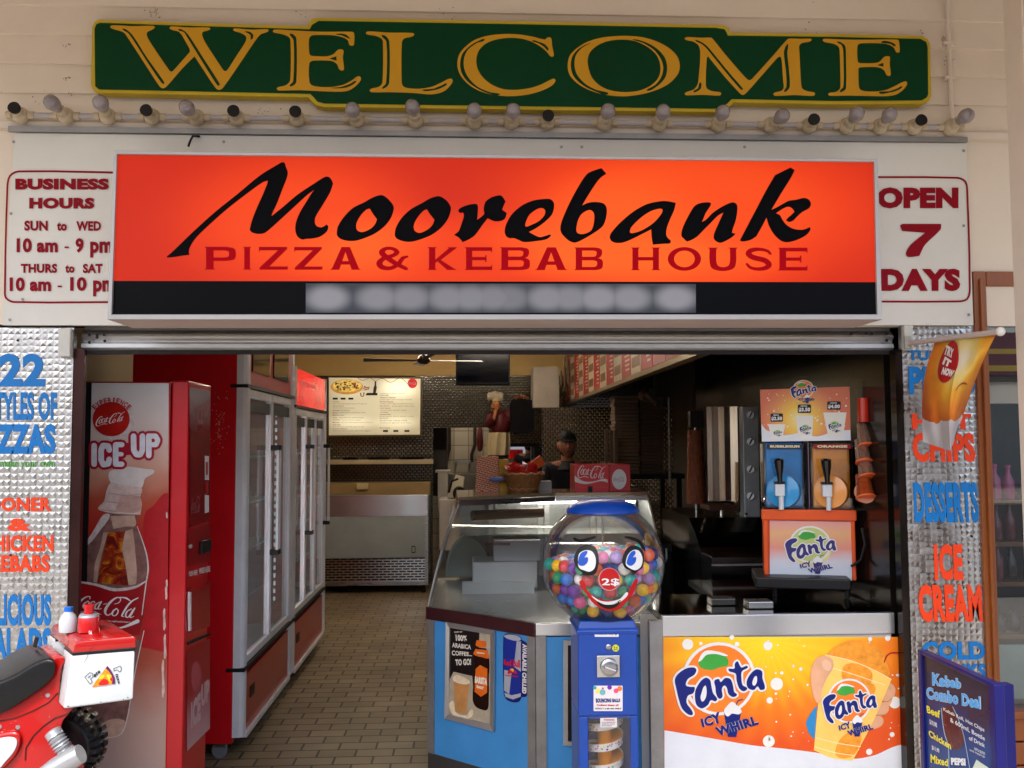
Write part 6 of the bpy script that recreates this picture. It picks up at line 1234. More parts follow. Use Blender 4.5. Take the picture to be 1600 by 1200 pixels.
bd = skin_body('body', skm, bv_, be, brad, pr)
cl_ = [0, 1, 2, 3, 5, 6, 7, 8, 9, 10]; mp_ = {v: i for i, v in enumerate(cl_)}
skin_body('shirt', shirt, [bv_[i] for i in cl_], [(mp_[a], mp_[b_]) for a, b_ in be if a in mp_ and b_ in mp_], [tuple(k*1.12+.004 for k in (brad[i] if isinstance(brad[i], tuple) else (brad[i],)*2)) for i in cl_], pr)
MB().lathe([(.125, -.045), (.10, -.015), (.075, .012), (.066, .030), (.060, .026)], at(0, 0, 1.447), n=24).done('collar', shirt, pr, smooth=True)
tl_ = [0, 13, 14, 15, 16, 17, 18]; mp_ = {v: i for i, v in enumerate(tl_)}
skin_body('trousers', trou, [bv_[i] for i in tl_], [(mp_[a], mp_[b_]) for a, b_ in be if a in mp_ and b_ in mp_], [tuple(k*1.12+.004 for k in (brad[i] if isinstance(brad[i], tuple) else (brad[i],)*2)) for i in tl_], pr)
hc = Vector(at(0, -.01, 1.615))
def headp(th, ph):
    x, y, z = math.sin(th)*math.cos(ph), math.sin(th)*math.sin(ph), math.cos(th)
    v = Vector((x*.076, y*.096, z*.118))
    if z < 0: v.x *= 1-.28*(-z)**1.4; v.y += .012*z
    if y < -.3:
        u, w_ = x, z
        v.y -= .026*math.exp(-((u/.16)**2+((w_+.10)/.14)**2)) + .010*math.exp(-((u/.1)**2+((w_-.06)/.22)**2)) + .008*math.exp(-((u/.3)**2+((w_+.45)/.08)**2)) + .014*math.exp(-((u/.35)**2+((w_+.85)/.2)**2))
        v.y += .012*(math.exp(-(((u-.38)/.16)**2+((w_-.08)/.1)**2))+math.exp(-(((u+.38)/.16)**2+((w_-.08)/.1)**2)))
    return hc+v
m = MB(); N_, K_ = 28, 40
m.add([headp(math.pi*i/N_, 2*math.pi*k/K_) for i in range(N_+1) for k in range(K_)], [(i*K_+k, (i+1)*K_+k, (i+1)*K_+(k+1) % K_, i*K_+(k+1) % K_) for i in range(N_) for k in range(K_)])
for s in (-1, 1): m.ball(hc+Vector((s*.077, .01, -.005)), 1, 10, 8, (.012, .022, .032))
m.tube([hc+Vector((0, .015, -.08)), hc+Vector((0, .01, -.15))], [.052, .056], 14)
hdm = m.done('head', skm, pr, smooth=True)
for s in (-1, 1):
    e_ = MB().ball(hc+Vector((s*.029, -.078, .010)), .011, 10, 8, (1.2, .7, .8)).done('eye', M('eye_white', '#b8b0a8', .2, var=0), hdm, smooth=True)
    MB().ball(hc+Vector((s*.029, -.0845, .010)), .005, 8, 6).done('iris', dark, e_, smooth=True)
    MB().tube([hc+Vector((s*.012, -.094, .031)), hc+Vector((s*.030, -.093, .036)), hc+Vector((s*.048, -.080, .029))], [.004, .005, .003], 6).done('eyebrow', dark, hdm, smooth=True)
MB().tube([hc+Vector((-.022, -.094, -.052)), hc+Vector((0, -.100, -.053)), hc+Vector((.022, -.094, -.052))], [.003, .006, .003], 8).done('mouth', M('lip', '#7a4438', .5), hdm, smooth=True)
m = MB(); rings = []
for i in range(7):
    th = R(88-i*14.3); rings.append([hc+Vector((math.cos(t)*.083*math.sin(R(90)-0)*math.cos(R(90)-th) if False else math.cos(t)*.083*math.cos(R(i*14.3)), math.sin(t)*.103*math.cos(R(i*14.3)), .045+.095*math.sin(R(i*14.3)))) for t in [2*math.pi*k/28 for k in range(28)]])
m.loft(rings)
m.add([hc+Vector((.07*math.cos(t), -.09-.05*math.sin(t), .052-.012*math.sin(t))) for t in [math.pi*k/10 for k in range(11)]]+[hc+Vector((.07*math.cos(t), -.09-.05*math.sin(t), .046-.012*math.sin(t))) for t in [math.pi*k/10 for k in range(11)]], [tuple(range(11)), tuple(range(21, 10, -1))]+[(i, i+1, i+12, i+11) for i in range(10)])
m.done('cap', M('black_cap', '#0c0c0f', .8, var=.1), pr, smooth=True)
MB().ball(hc+Vector((0, .004, -.04)), 1, 20, 12, (.066, .084, .075)).done('beard', M('beard', '#1c130e', .9, var=.2), pr, smooth=True)
for s in (-1, 1):                                                  # hands resting on the case behind the box
    w0 = Vector(at(s*.17, -.30, 1.05)); ms_ = [w0, w0+Vector((-s*.01, -.05, .0))]; m = MB()
    m.tube([w0, w0+Vector((-s*.005, -.04, 0)), w0+Vector((-s*.008, -.085, -.004))], [(.026), .036, .03], 12)
    for k in range(4):
        b0 = w0+Vector((-s*.008+(k-1.5)*.018, -.08, -.003)); l_ = (.06, .072, .068, .052)[k]
        m.tube([b0, b0+Vector((0, -l_*.5, .004)), b0+Vector((0, -l_, -.016))], [.0095, .0085, .007], 8)
    t0 = w0+Vector((-s*.03, -.03, 0)); m.tube([t0, t0+Vector((-s*.025, -.03, .004)), t0+Vector((-s*.028, -.06, -.008))], [.012, .010, .008], 8)
    m.done('hand', skm, bd, smooth=True)
# ================================================================== RIGHT SIDE: overhead menu, pizza boxes, kebab grill, slush machine
OX = 1.14; OP = PX(OX)
zbt = OP.hit(1085, 548).z
om_ = thing('overhead_menu', 'long overhead menu of red and white price panels running back along the right side', 'menu board', (OX, 3.8, zbt+.3))
y0_, y1_ = OP.hit(1085, 548).y, OP.hit(881, 636).y
MB().box((OX+.004, y0_-.6, zbt-.02), (OX+.08, y1_, zbt+.62)).done('board', M('menu_back', '#4a4038', .5), om_)
MB().box((OX-.012, y0_-.6, zbt-.03), (OX+.05, y1_, zbt-.0)).done('edge_trim', M('brass_trim', '#a08a64', .3, metal=.7), om_)
rd = M('menu_panel_red', '#a3201c', .4, var=.12, vs=6); wd = M('menu_panel_white', '#b8aa90', .4, var=.2, vs=9); rdk = M('menu_line_white', '#d0b8a8', .5)
N = 17; step = (y1_-.02-(y0_-.1))/N
for i in range(N):
    ya = y0_-.1+i*step
    isr = i < 3 or i % 2 == 1
    m = MB().box((OX-.004, ya+.006, zbt+.005), (OX+.003, ya+step-.006, zbt+.6)); o = m.done('price_panel', rd if isr else wd, om_)
    d_ = MB(); rr2 = random.Random(i)
    if isr and i >= 3:
        for k in range(16): d_.box((OX-.0065, ya+.05, zbt+.05+k*.033), (OX-.004, ya+.05+rr2.uniform(.25, .7)*(step-.1), zbt+.062+k*.033))
        d_.done('price_lines', rdk, o)
    elif not isr:
        for k in range(4): d_.box((OX-.0065, ya+.05, zbt+.05+k*.14), (OX-.004, ya+step-.05, zbt+.12+k*.14))
        d_.done('dish_photos', M('dish_photo', '#7a5a3a', .4, var=.5, vs=14), o)
# speakers / clutter under the board
o = MB().lathe([(.0, 0), (.05, 0), (.06, .05), (.03, .1), (.02, .16), (0, .16)], P(1004, 612, 3.4), (.4, -.3, -.4), 18).done('hanging_lamp', M('dull_brass', '#4a3a2a', .4, metal=.5, var=.3), None, smooth=True); tag(o, 'dull brass spot lamp under the overhead menu', 'lamp')
# back right cladding wall
struct(MB().box((P(848, 690, 6.4).x, 6.4, 0), (2.3, 6.5, P(848, 637, 6.4).z)).done('partition_wall', dp))
# stacks of pizza boxes
pb = M('pizza_box_card', '#6e5a48', .7, var=.12); pbd = M('pizza_box_dark', '#57473a', .7, var=.12)
proto = {}
for sx0, sx1, yb, yt, n, nm in ((961, 998, 741, 618, 22, 'left tall stack'), (1002, 1036, 741, 620, 24, 'right tall stack')):
    a, b_ = P(sx0, yb, 4.6), P(sx1, yt, 4.6); w_ = b_.x-a.x; h = (b_.z-a.z)/n
    key = nm
    for k in range(n):
        if k == 0:
            o = MB().box((-w_/2, -w_/2, 0), (w_/2, w_/2, h*.9)).done('pizza_box', pb if 'left' in nm else pbd, None, bevel=.003, seg=1)
            proto[key] = o
        else:
            o = proto[key].copy(); COL.objects.link(o)
        rr2 = random.Random(hash((sx0, k)) % 999)
        o.location = ((a.x+b_.x)/2+rr2.uniform(-.006, .006), 4.6+w_/2, a.z+k*h); o.rotation_euler = (0, 0, rr2.uniform(-.03, .03))
        tag(o, 'flat cardboard pizza box in the '+nm+' in the dark kitchen', 'pizza box', 'stacked pizza boxes, '+nm)
tb = thing('kitchen_table', 'dark steel table under the stacks of pizza boxes', 'table', tuple(P(1000, 742, 4.6)))
a, b_ = P(940, 741, 4.5), P(1070, 748, 4.5); MB().box((a.x, 4.5, b_.z), (b_.x, 5.3, a.z)).done('top', steeld, tb)
for x in (a.x+.04, b_.x-.04):
    for y in (4.55, 5.25): MB().box((x-.02, y-.02, 0), (x+.02, y+.02, b_.z)).done('leg', steeld, tb)
for i, x in enumerate((945, 953, 960)):
    o = MB().bpx(x, 672, x+6, 722, 4.45, .02).bpx(x, 722, x+6, 741, 4.45, .3).done('leaning_box', pbd, None, bevel=.003); tag(o, ('leftmost', 'middle', 'rightmost')[i]+' cardboard box standing on edge left of the pizza box stacks', 'box')
o = MB().bpx(1044, 620, 1049, 760, 4.2, .04).done('steel_upright', steel, None, bevel=.004); tag(o, 'thin steel upright right of the pizza box stacks', 'post')
# --- kebab grill
GY = 1.62
kg = thing('kebab_grill', 'upright steel kebab grill with a folding shield and a column of four gas knobs', 'grill', tuple(P(1135, 815, GY)))
shm = M('grill_shield_steel', '#b0a69c', .22, metal=1, var=.22, vs=5, stretch=(9, 9, .5))
xs = [1104, 1112, 1122, 1131, 1140, 1152]; dy_ = [0.0, .05, .02, .06, .02, 0.0]
m = MB()
for i in range(5):
    a, b_ = P(xs[i], 635, GY+dy_[i]), P(xs[i+1], 635, GY+dy_[i+1]); zl = P(0, 792, GY).z
    m.prism([(a.x, a.y, zl), (b_.x, b_.y, zl), (b_.x, b_.y+.006, zl), (a.x, a.y+.006, zl)], (0, 0, a.z-zl))
m.done('shield', shm, kg, bevel=.001)
MB().cyl(P(1150, 722, GY-.02), P(1150, 785, GY-.02), .006, n=8).done('shield_handle', M('brass_handle', '#b08a50', .25, metal=.9), kg)
cc2 = MB().bpx(1160, 635, 1188, 816, GY-.02, .1).done('control_column', M('column_steel', '#a6aaae', .35, metal=.35, var=.18, vs=8), kg, bevel=.004)
for y in (648, 690, 733, 775):
    kb = MB().cyl(P(1173, y, GY-.02), P(1173, y, GY-.05), .024, .020, n=20).done('knob', M('knob_grey', '#a4a4a4', .3, metal=.5), cc2, smooth=True)
    MB().hexa([P(1170, y+4, GY-.05), P(1172, y+5, GY-.05), P(1172, y+5, GY-.045), P(1170, y+4, GY-.045), P(1174.5, y-5, GY-.062), P(1176.5, y-4, GY-.062), P(1176.5, y-4, GY-.045), P(1174.5, y-5, GY-.045)]).done('pointer', dark, kb)
MB().cyl(P(1166, 803, GY-.02), P(1166, 803, GY-.03), .008, n=10).done('socket', dark, cc2)
MB().bpx(1152, 637, 1160, 800, GY+.06, .1).done('burner', M('burner_dark', '#2a1a16', .6), kg)
MB().cyl(P(1128, 790, GY+.05), P(1128, 812, GY+.05), .011, n=12).done('spit', steel, kg)
MB().bpx(1108, 790, 1152, 797, GY+.0, .2).done('drip_tray', M('rusty_tray', '#4a2a1e', .5, metal=.5), kg)
# meat cone on its spit
mc = P(1088, 787, GY+.3); mt_ = P(1088, 672, GY+.3).z-mc.z
kt = thing('kebab_meat', 'brown cone of kebab meat on a spit left of the grill shield', 'kebab', tuple(mc))
mm2 = M('kebab_meat', '#6a3418', .6, var=.35, vs=40, bump=.6, bs=70)
MB().lathe([(0, 0), (.055, .0), (.058, .05), (.05, mt_*.5), (.044, mt_), (0, mt_)], mc, n=24).done('meat', mm2, kt, smooth=True)
MB().cyl(mc+Vector((0, 0, -.09)), mc+Vector((0, 0, mt_+.05)), .008, n=10).done('spit', steel, kt)
MB().bpx(1078, 642, 1100, 668, GY+.28, .05).done('motor', M('motor_dark', '#1a1414', .5), kt, bevel=.004)
o = MB().add([P(1113, 821, GY-.05), P(1126, 821, GY-.05), P(1120, 810, GY-.05), P(1118, 809, GY-.05)]+[p+Vector((0, .05, 0)) for p in (P(1113, 821, GY-.05), P(1126, 821, GY-.05), P(1120, 810, GY-.05), P(1118, 809, GY-.05))], [(0, 1, 2, 3), (7, 6, 5, 4), (0, 4, 5, 1), (1, 5, 6, 2), (2, 6, 7, 3), (3, 7, 4, 0)]).done('scraper_blade', steel, None); tag(o, 'small triangular steel scraper standing under the kebab grill', 'scraper')
# bench below the grill
gb = thing('grill_bench', 'dark stainless cooking bench with stepped front below the kebab grill', 'bench', tuple(P(1140, 920, 1.35)))
ds = M('dark_stainless', '#45413d', .2, metal=1, var=.25, vs=3, stretch=(1, 1, 6))
zA_ = P(0, 816, GY).z; X0, X1 = P(1083, 820, GY-.1).x, 1.655
MB().box((X0, GY-.08, 0), (X1, GY+.7, zA_)).done('back_bench', ds, gb)
ya, yb = 1.30, 1.08
pf_ = [(GY-.08, P(0, 818, GY-.08).z), (ya+.1, P(0, 842, ya+.1).z), (ya, P(0, 866, ya).z), (ya, .2), (GY-.08, .2)]
MB().prism([(X0-.02, y, z) for y, z in pf_], (X1-X0+.01, 0, 0)).done('sloped_front', ds, gb)
zf = P(0, 882, yb).z
MB().box((P(1112, 880, yb).x, yb, 0), (X1-.002, ya-.002, zf)).done('front_bench', ds, gb, bevel=.003)
MB().bpx(1120, 868, 1200, 876, yb+.08, .03).done('brass_rail', M('dull_gold_rail', '#8a7c5a', .3, metal=.8), gb)
MB().box((P(1112, 895, yb).x, yb-.012, P(0, 896, yb).z), (X1-.005, yb-.001, P(0, 893, yb).z)).done('drawer_gap', alud, gb)
lb2 = thing('fry_bench', 'black cooking equipment in the shadow left of the grill bench', 'bench', (1.0, 2.6, 0))
MB().box((1.02, 1.9, 0), (X0-.03, 3.3, 1.02)).done('body', M('black_equipment', '#141210', .35, metal=.4, var=.3, vs=6), lb2, bevel=.01)
MB().box((1.05, 1.88, 1.0), (X0-.04, 1.9, 1.05)).done('rail', steeld, lb2)
MB().prism([(1.04, 2.2, 1.022), (X0-.05, 2.2, 1.022), (X0-.05, 2.8, 1.10), (1.04, 2.8, 1.10)], (0, 0, .01)).done('lid', steeld, lb2)
for k, x in enumerate((1.08, 1.14)): MB().tube([(x, 1.87, .95), (x, 1.84, .97), (x, 1.84, 1.03)], .006, 8).done('basket_handle', alu, lb2, smooth=True)
# trays standing on the street counter's dark top
for i, (x, y) in enumerate(((1128, 945), (1186, 950))):
    p = PZ(ztop-.002).hit(x, y); o = MB().box((p.x-.05, p.y-.03, p.z+.001), (p.x+.05, p.y+.05, p.z+.03)).done('napkin_tray', steel if i else steeld, None, bevel=.004); tag(o, ('dull steel tray on the dark counter top, left of the bright one', 'bright steel tray on the dark counter top near the slush machine')[i], 'tray')

# --- slush machine
SY = 0.42; S2 = PY(SY)
sm_ = thing('slush_machine', 'twin tank slush machine with blue and orange drinks and an orange body', 'slush machine', tuple(PZ(ztop).hit(1265, 940)))
org = M('orange_plastic', '#d8521c', .3, var=.08, coat=.3)
x0, x1 = 1196, 1334
MB().bpx(1197, 800, 1333, 905, SY+.012, .20).done('body', org, sm_, bevel=.008)
MB().bpx(1194, 797, 1335, 813, SY-.01, .03).done('top_lip', org, sm_, bevel=.006)
for a_, b2_ in ((1196, 1205), (1326, 1334)): MB().bpx(a_, 813, b2_, 905, SY-.004, .02).done('side_rail', org, sm_, bevel=.004)
pnl = face('front_panel', ramp_mat('pink_print', 'Z', [(P(0, 905, SY).z, '#c8d0dc'), (P(0, 890, SY).z, '#cdc8d0'), (P(0, 870, SY).z, '#dc9080'), (P(0, 845, SY).z, '#dda878'), (P(0, 815, SY).z, '#d890a4')], .3, noise=.03, nscale=20), [(1205, 814), (1326, 814), (1326, 905), (1205, 904)], PY(SY+.008), sm_, .002)
put('panel_glow', M('pale_yellow_print', '#dfd08a', .35, var=.06), region([ell(1266, 858, 30, 26)]), PY(SY+.008), pnl, .003)
fanta(PY(SY+.008), place(1227, 822, 1305, 896), sm_, .004, {'blue': M('logo_violet', '#35306e', .35, var=.06), 'orange': M('logo_pale_green', '#b8c07a', .4, var=.1)})
MB().bpx(1194, 905, 1336, 921, SY-.10, .30).done('drip_tray', blackp, sm_, bevel=.006)
m = MB()
for k in range(34): 
    p = P(1207+k*3.6, 905, SY-.06); m.box((p.x-.0025, SY-.09, p.z+.0), (p.x+.0025, SY-.03, p.z+.006))
m.done('drip_grate', M('grate_grey', '#8a8884', .3, metal=.6), sm_)
for x in (1212, 1318): MB().cyl(P(x, 920, SY+.02), (P(x, 920, SY+.02).x, SY+.02, ztop), .012, n=10).done('foot', blackp, sm_)
tank = glass('tank_plastic', (.95, .95, .97), .07, .03, .3)
hb = M('slush_handle', '#0d0d0f', .25, var=0, coat=.5); nz = M('nozzle_white', '#c9ccd0', .35, var=.05)
for nm, xa_, xb_, colr, top_, lab_ in (('blue', 1193, 1259, '#1276b8', 694, 'BUBBLEGUM'), ('orange', 1263, 1329, '#dc8a1e', 704, 'ORANGE')):
    a, b_ = P(xa_, 690, SY+.02), P(xb_, 798, SY+.02)
    tk = MB().box((a.x, SY+.02, b_.z), (b_.x, SY+.22, a.z)).done('tank', tank, sm_, bevel=.01)
    sl2 = M('slush_'+nm, colr, .35, var=.22, vs=9, emit=.0)
    c_ = P(0, top_, SY+.03).z
    MB().box((a.x+.012, SY+.035, b_.z+.01), (b_.x-.012, SY+.21, c_)).done('slush', sl2, tk, bevel=.012)
    cx_ = (xa_+xb_)/2
    MB().cyl(P(cx_, 768, SY+.02), P(cx_, 768, SY-.012), .072, .070, n=36).done('dispense_disc', M('disc_'+nm, {'blue': '#2a8cc4', 'orange': '#e0944a'}[nm], .25, var=.08, coat=.5), tk, smooth=True, bevel=.003)
    put('tank_label', M('label_navy' if nm == 'blue' else 'label_red', '#0d1a3a' if nm == 'blue' else '#b8503c', .4), region([rect(xa_+6, 694, xb_-6, 701)]), PY(SY+.02), tk, .002)
    put('tank_lettering', M('label_cream', '#d8c8a0', .4, var=0), text(lab_, (xa_+11, 695.5, xb_-11, 699.5), .06), PY(SY+.02), tk, .003)
    v = MB().bpx(cx_-8, 756, cx_+7, 776, SY-.045, .04).done('valve', nz, sm_, bevel=.004)
    MB().cyl(P(cx_, 776, SY-.03), P(cx_, 797, SY-.03), .011, n=14).done('nozzle', nz, v, smooth=True)
    MB().bpx(cx_-9, 753, cx_+8, 757, SY-.05, .05).done('valve_cap', hb, v, bevel=.002)
    h0, h1 = P(cx_, 755, SY-.05), P(cx_, 718, SY-.075)
    MB().tube([h0, h0*.7+h1*.3, h0*.3+h1*.7, h1, h1+Vector((0, 0, .004))], [.010, .012, .019, .021, .012], 14).done('handle', hb, v, smooth=True)
MB().bpx(1259, 690, 1263, 798, SY+.03, .18).done('divider', M('divider_mauve', '#6a5a68', .3), sm_)
# price card on top
cq = [(1190, 608), (1322, 605), (1324, 688), (1193, 690)]
cS2 = PY(SY+.01)
cd_ = thing('price_card', 'orange slush price card with three cups standing on top of the slush machine', 'sign', tuple(cS2.hit(1257, 690)))
MB().prism([cS2.hit(*p) for p in cq], (0, .008, 0)).done('card', M('card_back', '#c8b8a8', .5), cd_)
cm = M('sunburst_print', '#e8a040', .35, var=0); nt, b, L = nodes(cm)
tc = nt.nodes.new('ShaderNodeTexCoord'); mp = nt.nodes.new('ShaderNodeMapping'); c = cS2.hit(1250, 655); mp.inputs['Location'].default_value = (-c.x, 0, -c.z); mp.inputs['Scale'].default_value = (1, 0, 1); L(tc.outputs['Object'], mp.inputs[0])
ln = nt.nodes.new('ShaderNodeVectorMath'); ln.operation = 'LENGTH'; L(mp.outputs[0], ln.inputs[0]); mr = nt.nodes.new('ShaderNodeMapRange'); mr.inputs[2].default_value = .17; L(ln.outputs['Value'], mr.inputs[0])
rp = nt.nodes.new('ShaderNodeValToRGB'); e = rp.color_ramp.elements; e[0].color = lin('#ecdc9a')+(1,); e[1].position = .95; e[1].color = lin('#cf6f50')+(1,); k = e.new(.35); k.color = lin('#e8b84a')+(1,); k = e.new(.7); k.color = lin('#d88a58')+(1,); L(mr.outputs[0], rp.inputs[0]); L(rp.outputs[0], b.inputs['Base Color'])
cf_ = face('card_print', cm, cq, cS2, cd_, .001)
face('card_snow', sn_, catmull([(1192, 662, 0), (1200, 672), (1225, 680), (1250, 677), (1275, 682), (1300, 674), (1323, 672, 0), (1324, 688, 0), (1193, 690, 0)], True, 4), cS2, cf_, .0018)
U = lambda x, y: (1185+x*.19162, 585+y*.19162)
cupw = M('print_cup_white', '#dcd6cc', .4, var=.04)
for (q, lg, tg, pr_, sz) in ((((90, 405), (225, 405), (200, 525), (115, 525)), (130, 450, 200, 505), (108, 317, 205, 385), '$2.50', 'SMALL'), (((305, 335), (440, 335), (430, 520), (325, 520)), (333, 405, 425, 490), (320, 245, 422, 315), '$3.50', 'MEDIUM'), (((515, 312), (692, 312), (665, 515), (555, 515)), (552, 378, 655, 475), (545, 222, 648, 290), '$4.00', 'LARGE')):
    cu = put('card_cup', cupw, region([[U(*p) for p in q]]), cS2, cf_, .0024)
    fanta(cS2, place(*U(lg[0], lg[1]), *U(lg[2], lg[3])), cd_, .003, {'blue': MATS['logo_violet'], 'orange': MATS['logo_pale_green']})
    tg_ = put('price_tag', M('tag_black', '#14110f', .4, var=.05), region([[U(*p) for p in rrect(*tg, 10)]]), cS2, cf_, .0026)
    put('price_lettering', whv, join([text(pr_, (*U(tg[0]+6, tg[1]+26), *U(tg[2]-6, tg[3]-8)), .04), text(sz, (*U(tg[0]+22, tg[1]+8), *U(tg[2]-30, tg[1]+18)), .03)]), cS2, tg_, .0032)
fanta(cS2, place(1235, 594, 1275, 630), cd_, .003)
rnd = random.Random(4)
put('card_snowflakes', MATS['snowflake_print'], join([region([ell(rnd.uniform(1196, 1318), rnd.uniform(612, 668), rnd.uniform(.4, 1.6), n=8)]) for _ in range(60)]), cS2, cf_, .0022)
for x in (1191, 1321): MB().cyl(cS2.hit(x, 612), cS2.hit(x, 596), .0012, n=6).done('wire', dark, cd_)
PV = Vector((P(1265, 800, SY).x, SY, ztop))
for o in (sm_, cd_):
    o.rotation_euler = (0, 0, R(-14)); rel = o.location - PV; rel.rotate(Matrix.Rotation(R(-14), 3, 'Z')); o.location = PV + rel
# --- orange cup holder on the dark wall
CHY = .30
chd = thing('cup_holder', 'orange tube holder of clear cups on the dark wall right of the slush machine', 'cup holder', tuple(P(1350, 700, CHY)))
ocl = glass('orange_clear', (.95, .42, .16), .12, .08, .3, .22, (.75, .2, .05)); occ = glass('clear_cup', (.92, .80, .72), .14, .08, .3, .18, (.62, .36, .26))
tp = P(1349, 622, CHY); MB().lathe([(.022, 0), (.024, -.1), (.026, -.1), (.024, .0)], tp, n=20).done('tube', M('red_orange_tube', '#b0200c', .25, var=.2, coat=.4), chd, smooth=True)
for i, (x, y, r_) in enumerate(((1350, 680, .032), (1347, 705, .034), (1352, 728, .036), (1350, 760, .039))):
    cu = MB().lathe([(r_*.7, .05), (r_*.95, -.045), (r_*1.04, -.05), (r_*.93, -.047), (r_*.66, .05)], P(x, y, CHY-.012*i), (.05, .5, 1), 26).done('cup', occ if i < 3 else ocl, chd, smooth=True)
    MB().lathe([(r_*.98, 0), (r_*1.06, -.004), (r_*1.0, -.008), (r_*.95, -.004)], P(x, y, CHY-.012*i)-Vector((.05, .5, 1)).normalized()*.046, (.05, .5, 1), 26).done('cup_rim', M('cup_rim_orange', '#e0602a', .3, var=.1, coat=.4), cu, smooth=True)
MB().bpx(1340, 622, 1360, 760, CHY+.04, .006).done('back_plate', M('orange_plate', '#5a2814', .4, var=.2), chd)
a_ = P(1350, 771, CHY-.04); MB().lathe([(.028, 0), (.043, .004), (.044, .008), (.03, .004)], a_, (0, -1, .35), 26).done('lid', M('lid_orange_ring', '#c88a70', .25, coat=.5), chd, smooth=True)
MB().lathe([(.010, 0), (.016, .004), (.016, .007), (.010, .004)], a_+Vector((0, -.006, 0)), (0, -1, .35), 20).done('lid_ring', whv, chd, smooth=True)
# dark cabling on the steel wall
o = MB().tube([P(1330, 885, .36), P(1345, 875, .34), P(1352, 850, .32), P(1347, 825, .34)], .006, 8).done('power_cord', dark, None, smooth=True); tag(o, 'black power cord looping right of the slush machine', 'cord')
# ================================================================== ON THE FOOTPATH: ball machine, ride, board, flag, window, post
# --- ball vending machine with a face
GX, GZ, GR = None, None, .230
gc = P(942, 880, 0.0); GX, GZ = gc.x, gc.z
gm_ = thing('ball_vending_machine', 'blue bouncy ball machine with a round clear globe wearing a smiling cartoon face', 'vending machine', (GX, 0, 0))
gb_ = M('machine_blue', '#043c94', .3, var=.08, vs=4, coat=.35)
FYb = -.125; fx0, fx1 = P(903, 1000, FYb).x, P(996, 1000, FYb).x; zt3 = P(950, 986, FYb).z
wx0, wx1, wz1 = P(919, 1120, FYb).x, P(985, 1120, FYb).x, P(950, 1119, FYb).z
m = MB(); y1b = .115
m.box((fx0, FYb, wz1), (fx1, y1b, zt3)); m.done('cabinet', gb_, gm_, bevel=.006)
m = MB(); m.box((fx0+.0005, FYb+.0005, .02), (wx0, y1b, wz1-.0005)); m.done('cabinet_post', gb_, gm_, bevel=.003)
m = MB(); m.box((wx1, FYb+.0005, .02), (fx1-.0005, y1b, wz1-.0005)); m.done('cabinet_post', gb_, gm_, bevel=.003)
MB().box((wx0+.0005, y1b-.02, .02), (wx1-.0005, y1b-.001, wz1-.0005)).done('cabinet_back', gb_, gm_)
MB().box((wx0+.0005, FYb+.0015, .02), (wx1-.0005, y1b-.021, .25)).done('cabinet_base', gb_, gm_)
zl = P(950, 967, 0).z
MB().loft([[Vector((x, y, z)) for x, y in ((fx0-.004-e, FYb-.004-e), (fx1+.004+e, FYb-.004-e), (fx1+.004+e, y1b+.004+e), (fx0-.004-e, y1b+.004+e))] for z, e in ((zt3-.012, 0), (zt3, .002), (zt3+.012, -.006), (zl+.016, -.014))]).done('collar', gb_, gm_, bevel=.004)
# globe and lid
gg = glass('globe_plastic', (.99, .99, .99), .06, .06, .22, haze=.018, hcol=(.75, .76, .78))
zc3 = P(942, 968, 0).z
MB().lathe([(GR*math.sin(t), -GR*math.cos(t)) for t in [R(24)+(math.pi-R(24)-R(33))*i/30 for i in range(31)]], (GX, 0, GZ), n=56).done('globe', gg, gm_, smooth=True)
zl0 = P(942, 800, -.1).z; rl_ = (P(998, 800, 0).x-P(886, 800, 0).x)/2
MB().lathe([(rl_*.98, -.004), (rl_*1.02, .0), (rl_*.99, .012), (rl_*.82, .032), (rl_*.5, .047), (0, .053)], (GX, 0, zl0-.006), n=48).done('lid', gb_, gm_, smooth=True)
MB().cyl((GX, 0, GZ-.2), (GX, 0, zl0), .0035, n=10).done('centre_rod', steel, gm_)
GS = Ball((GX, 0, GZ), GR)
ff = lambda s: [(850+x*.1833, 770+y*.1833) for x, y in sm(s)]
fb_ = M('face_black', '#0a0a0a', .35, var=0); fw = M('face_white', '#dcdcdc', .35, var=.02); fbl = M('face_blue', '#1c4fb8', .35, var=.1, vs=30); frd = M('face_red', '#b3161a', .3, var=.08)
def gf(name, mat, pos, neg=(), k=0): return put(name, mat, region([ff(p) if isinstance(p, str) else p for p in pos], [ff(p) for p in neg], grid=4.0), GS, gm_, .0015+k*.0012)
gf('eyebrow', fb_, ["250,382 300,395 370,385 445,372 400,400 330,420 268,415"]); gf('eyebrow', fb_, ["685,375 760,378 830,415 868,497 840,482 800,425 730,395"])
gf('eye_outline', fb_, ["255,580 272,505 320,455 380,440 440,468 467,560 458,640 435,690 390,705 300,700* 330,690 290,650"])
gf('eye_outline', fb_, ["668,580 690,500 730,455 790,453 840,490 855,560 838,640 800,668 770,693* 740,665 690,640"])
gf('eye_white', fw, ["290,590 300,520 350,490 410,500 440,560 432,640 390,672 340,660 300,640"], k=1); gf('eye_white', fw, ["697,590 715,530 760,488 810,495 840,560 826,630 780,660 730,642 702,620"], k=1)
gf('iris', fbl, ["290,590 310,520 350,496 372,502 345,552* 372,550 372,590 340,620 302,618"], k=2); gf('iris', fbl, ["705,590 730,520 768,493 782,512 758,550* 784,548 780,590 745,622 712,612"], k=2)
gf('nose_rim', M('face_pink', '#c88a8a', .35), [[(850+x*.1833, 770+y*.1833) for x, y in ell(556, 738, 93, 99)]]); gf('nose', frd, [[(850+x*.1833, 770+y*.1833) for x, y in ell(558, 736, 85, 92)]], k=1)
put('nose_price', fw, text('2$', (850+492*.1833, 770+730*.1833, 850+642*.1833, 770+797*.1833), .015), GS, gm_, .0042)
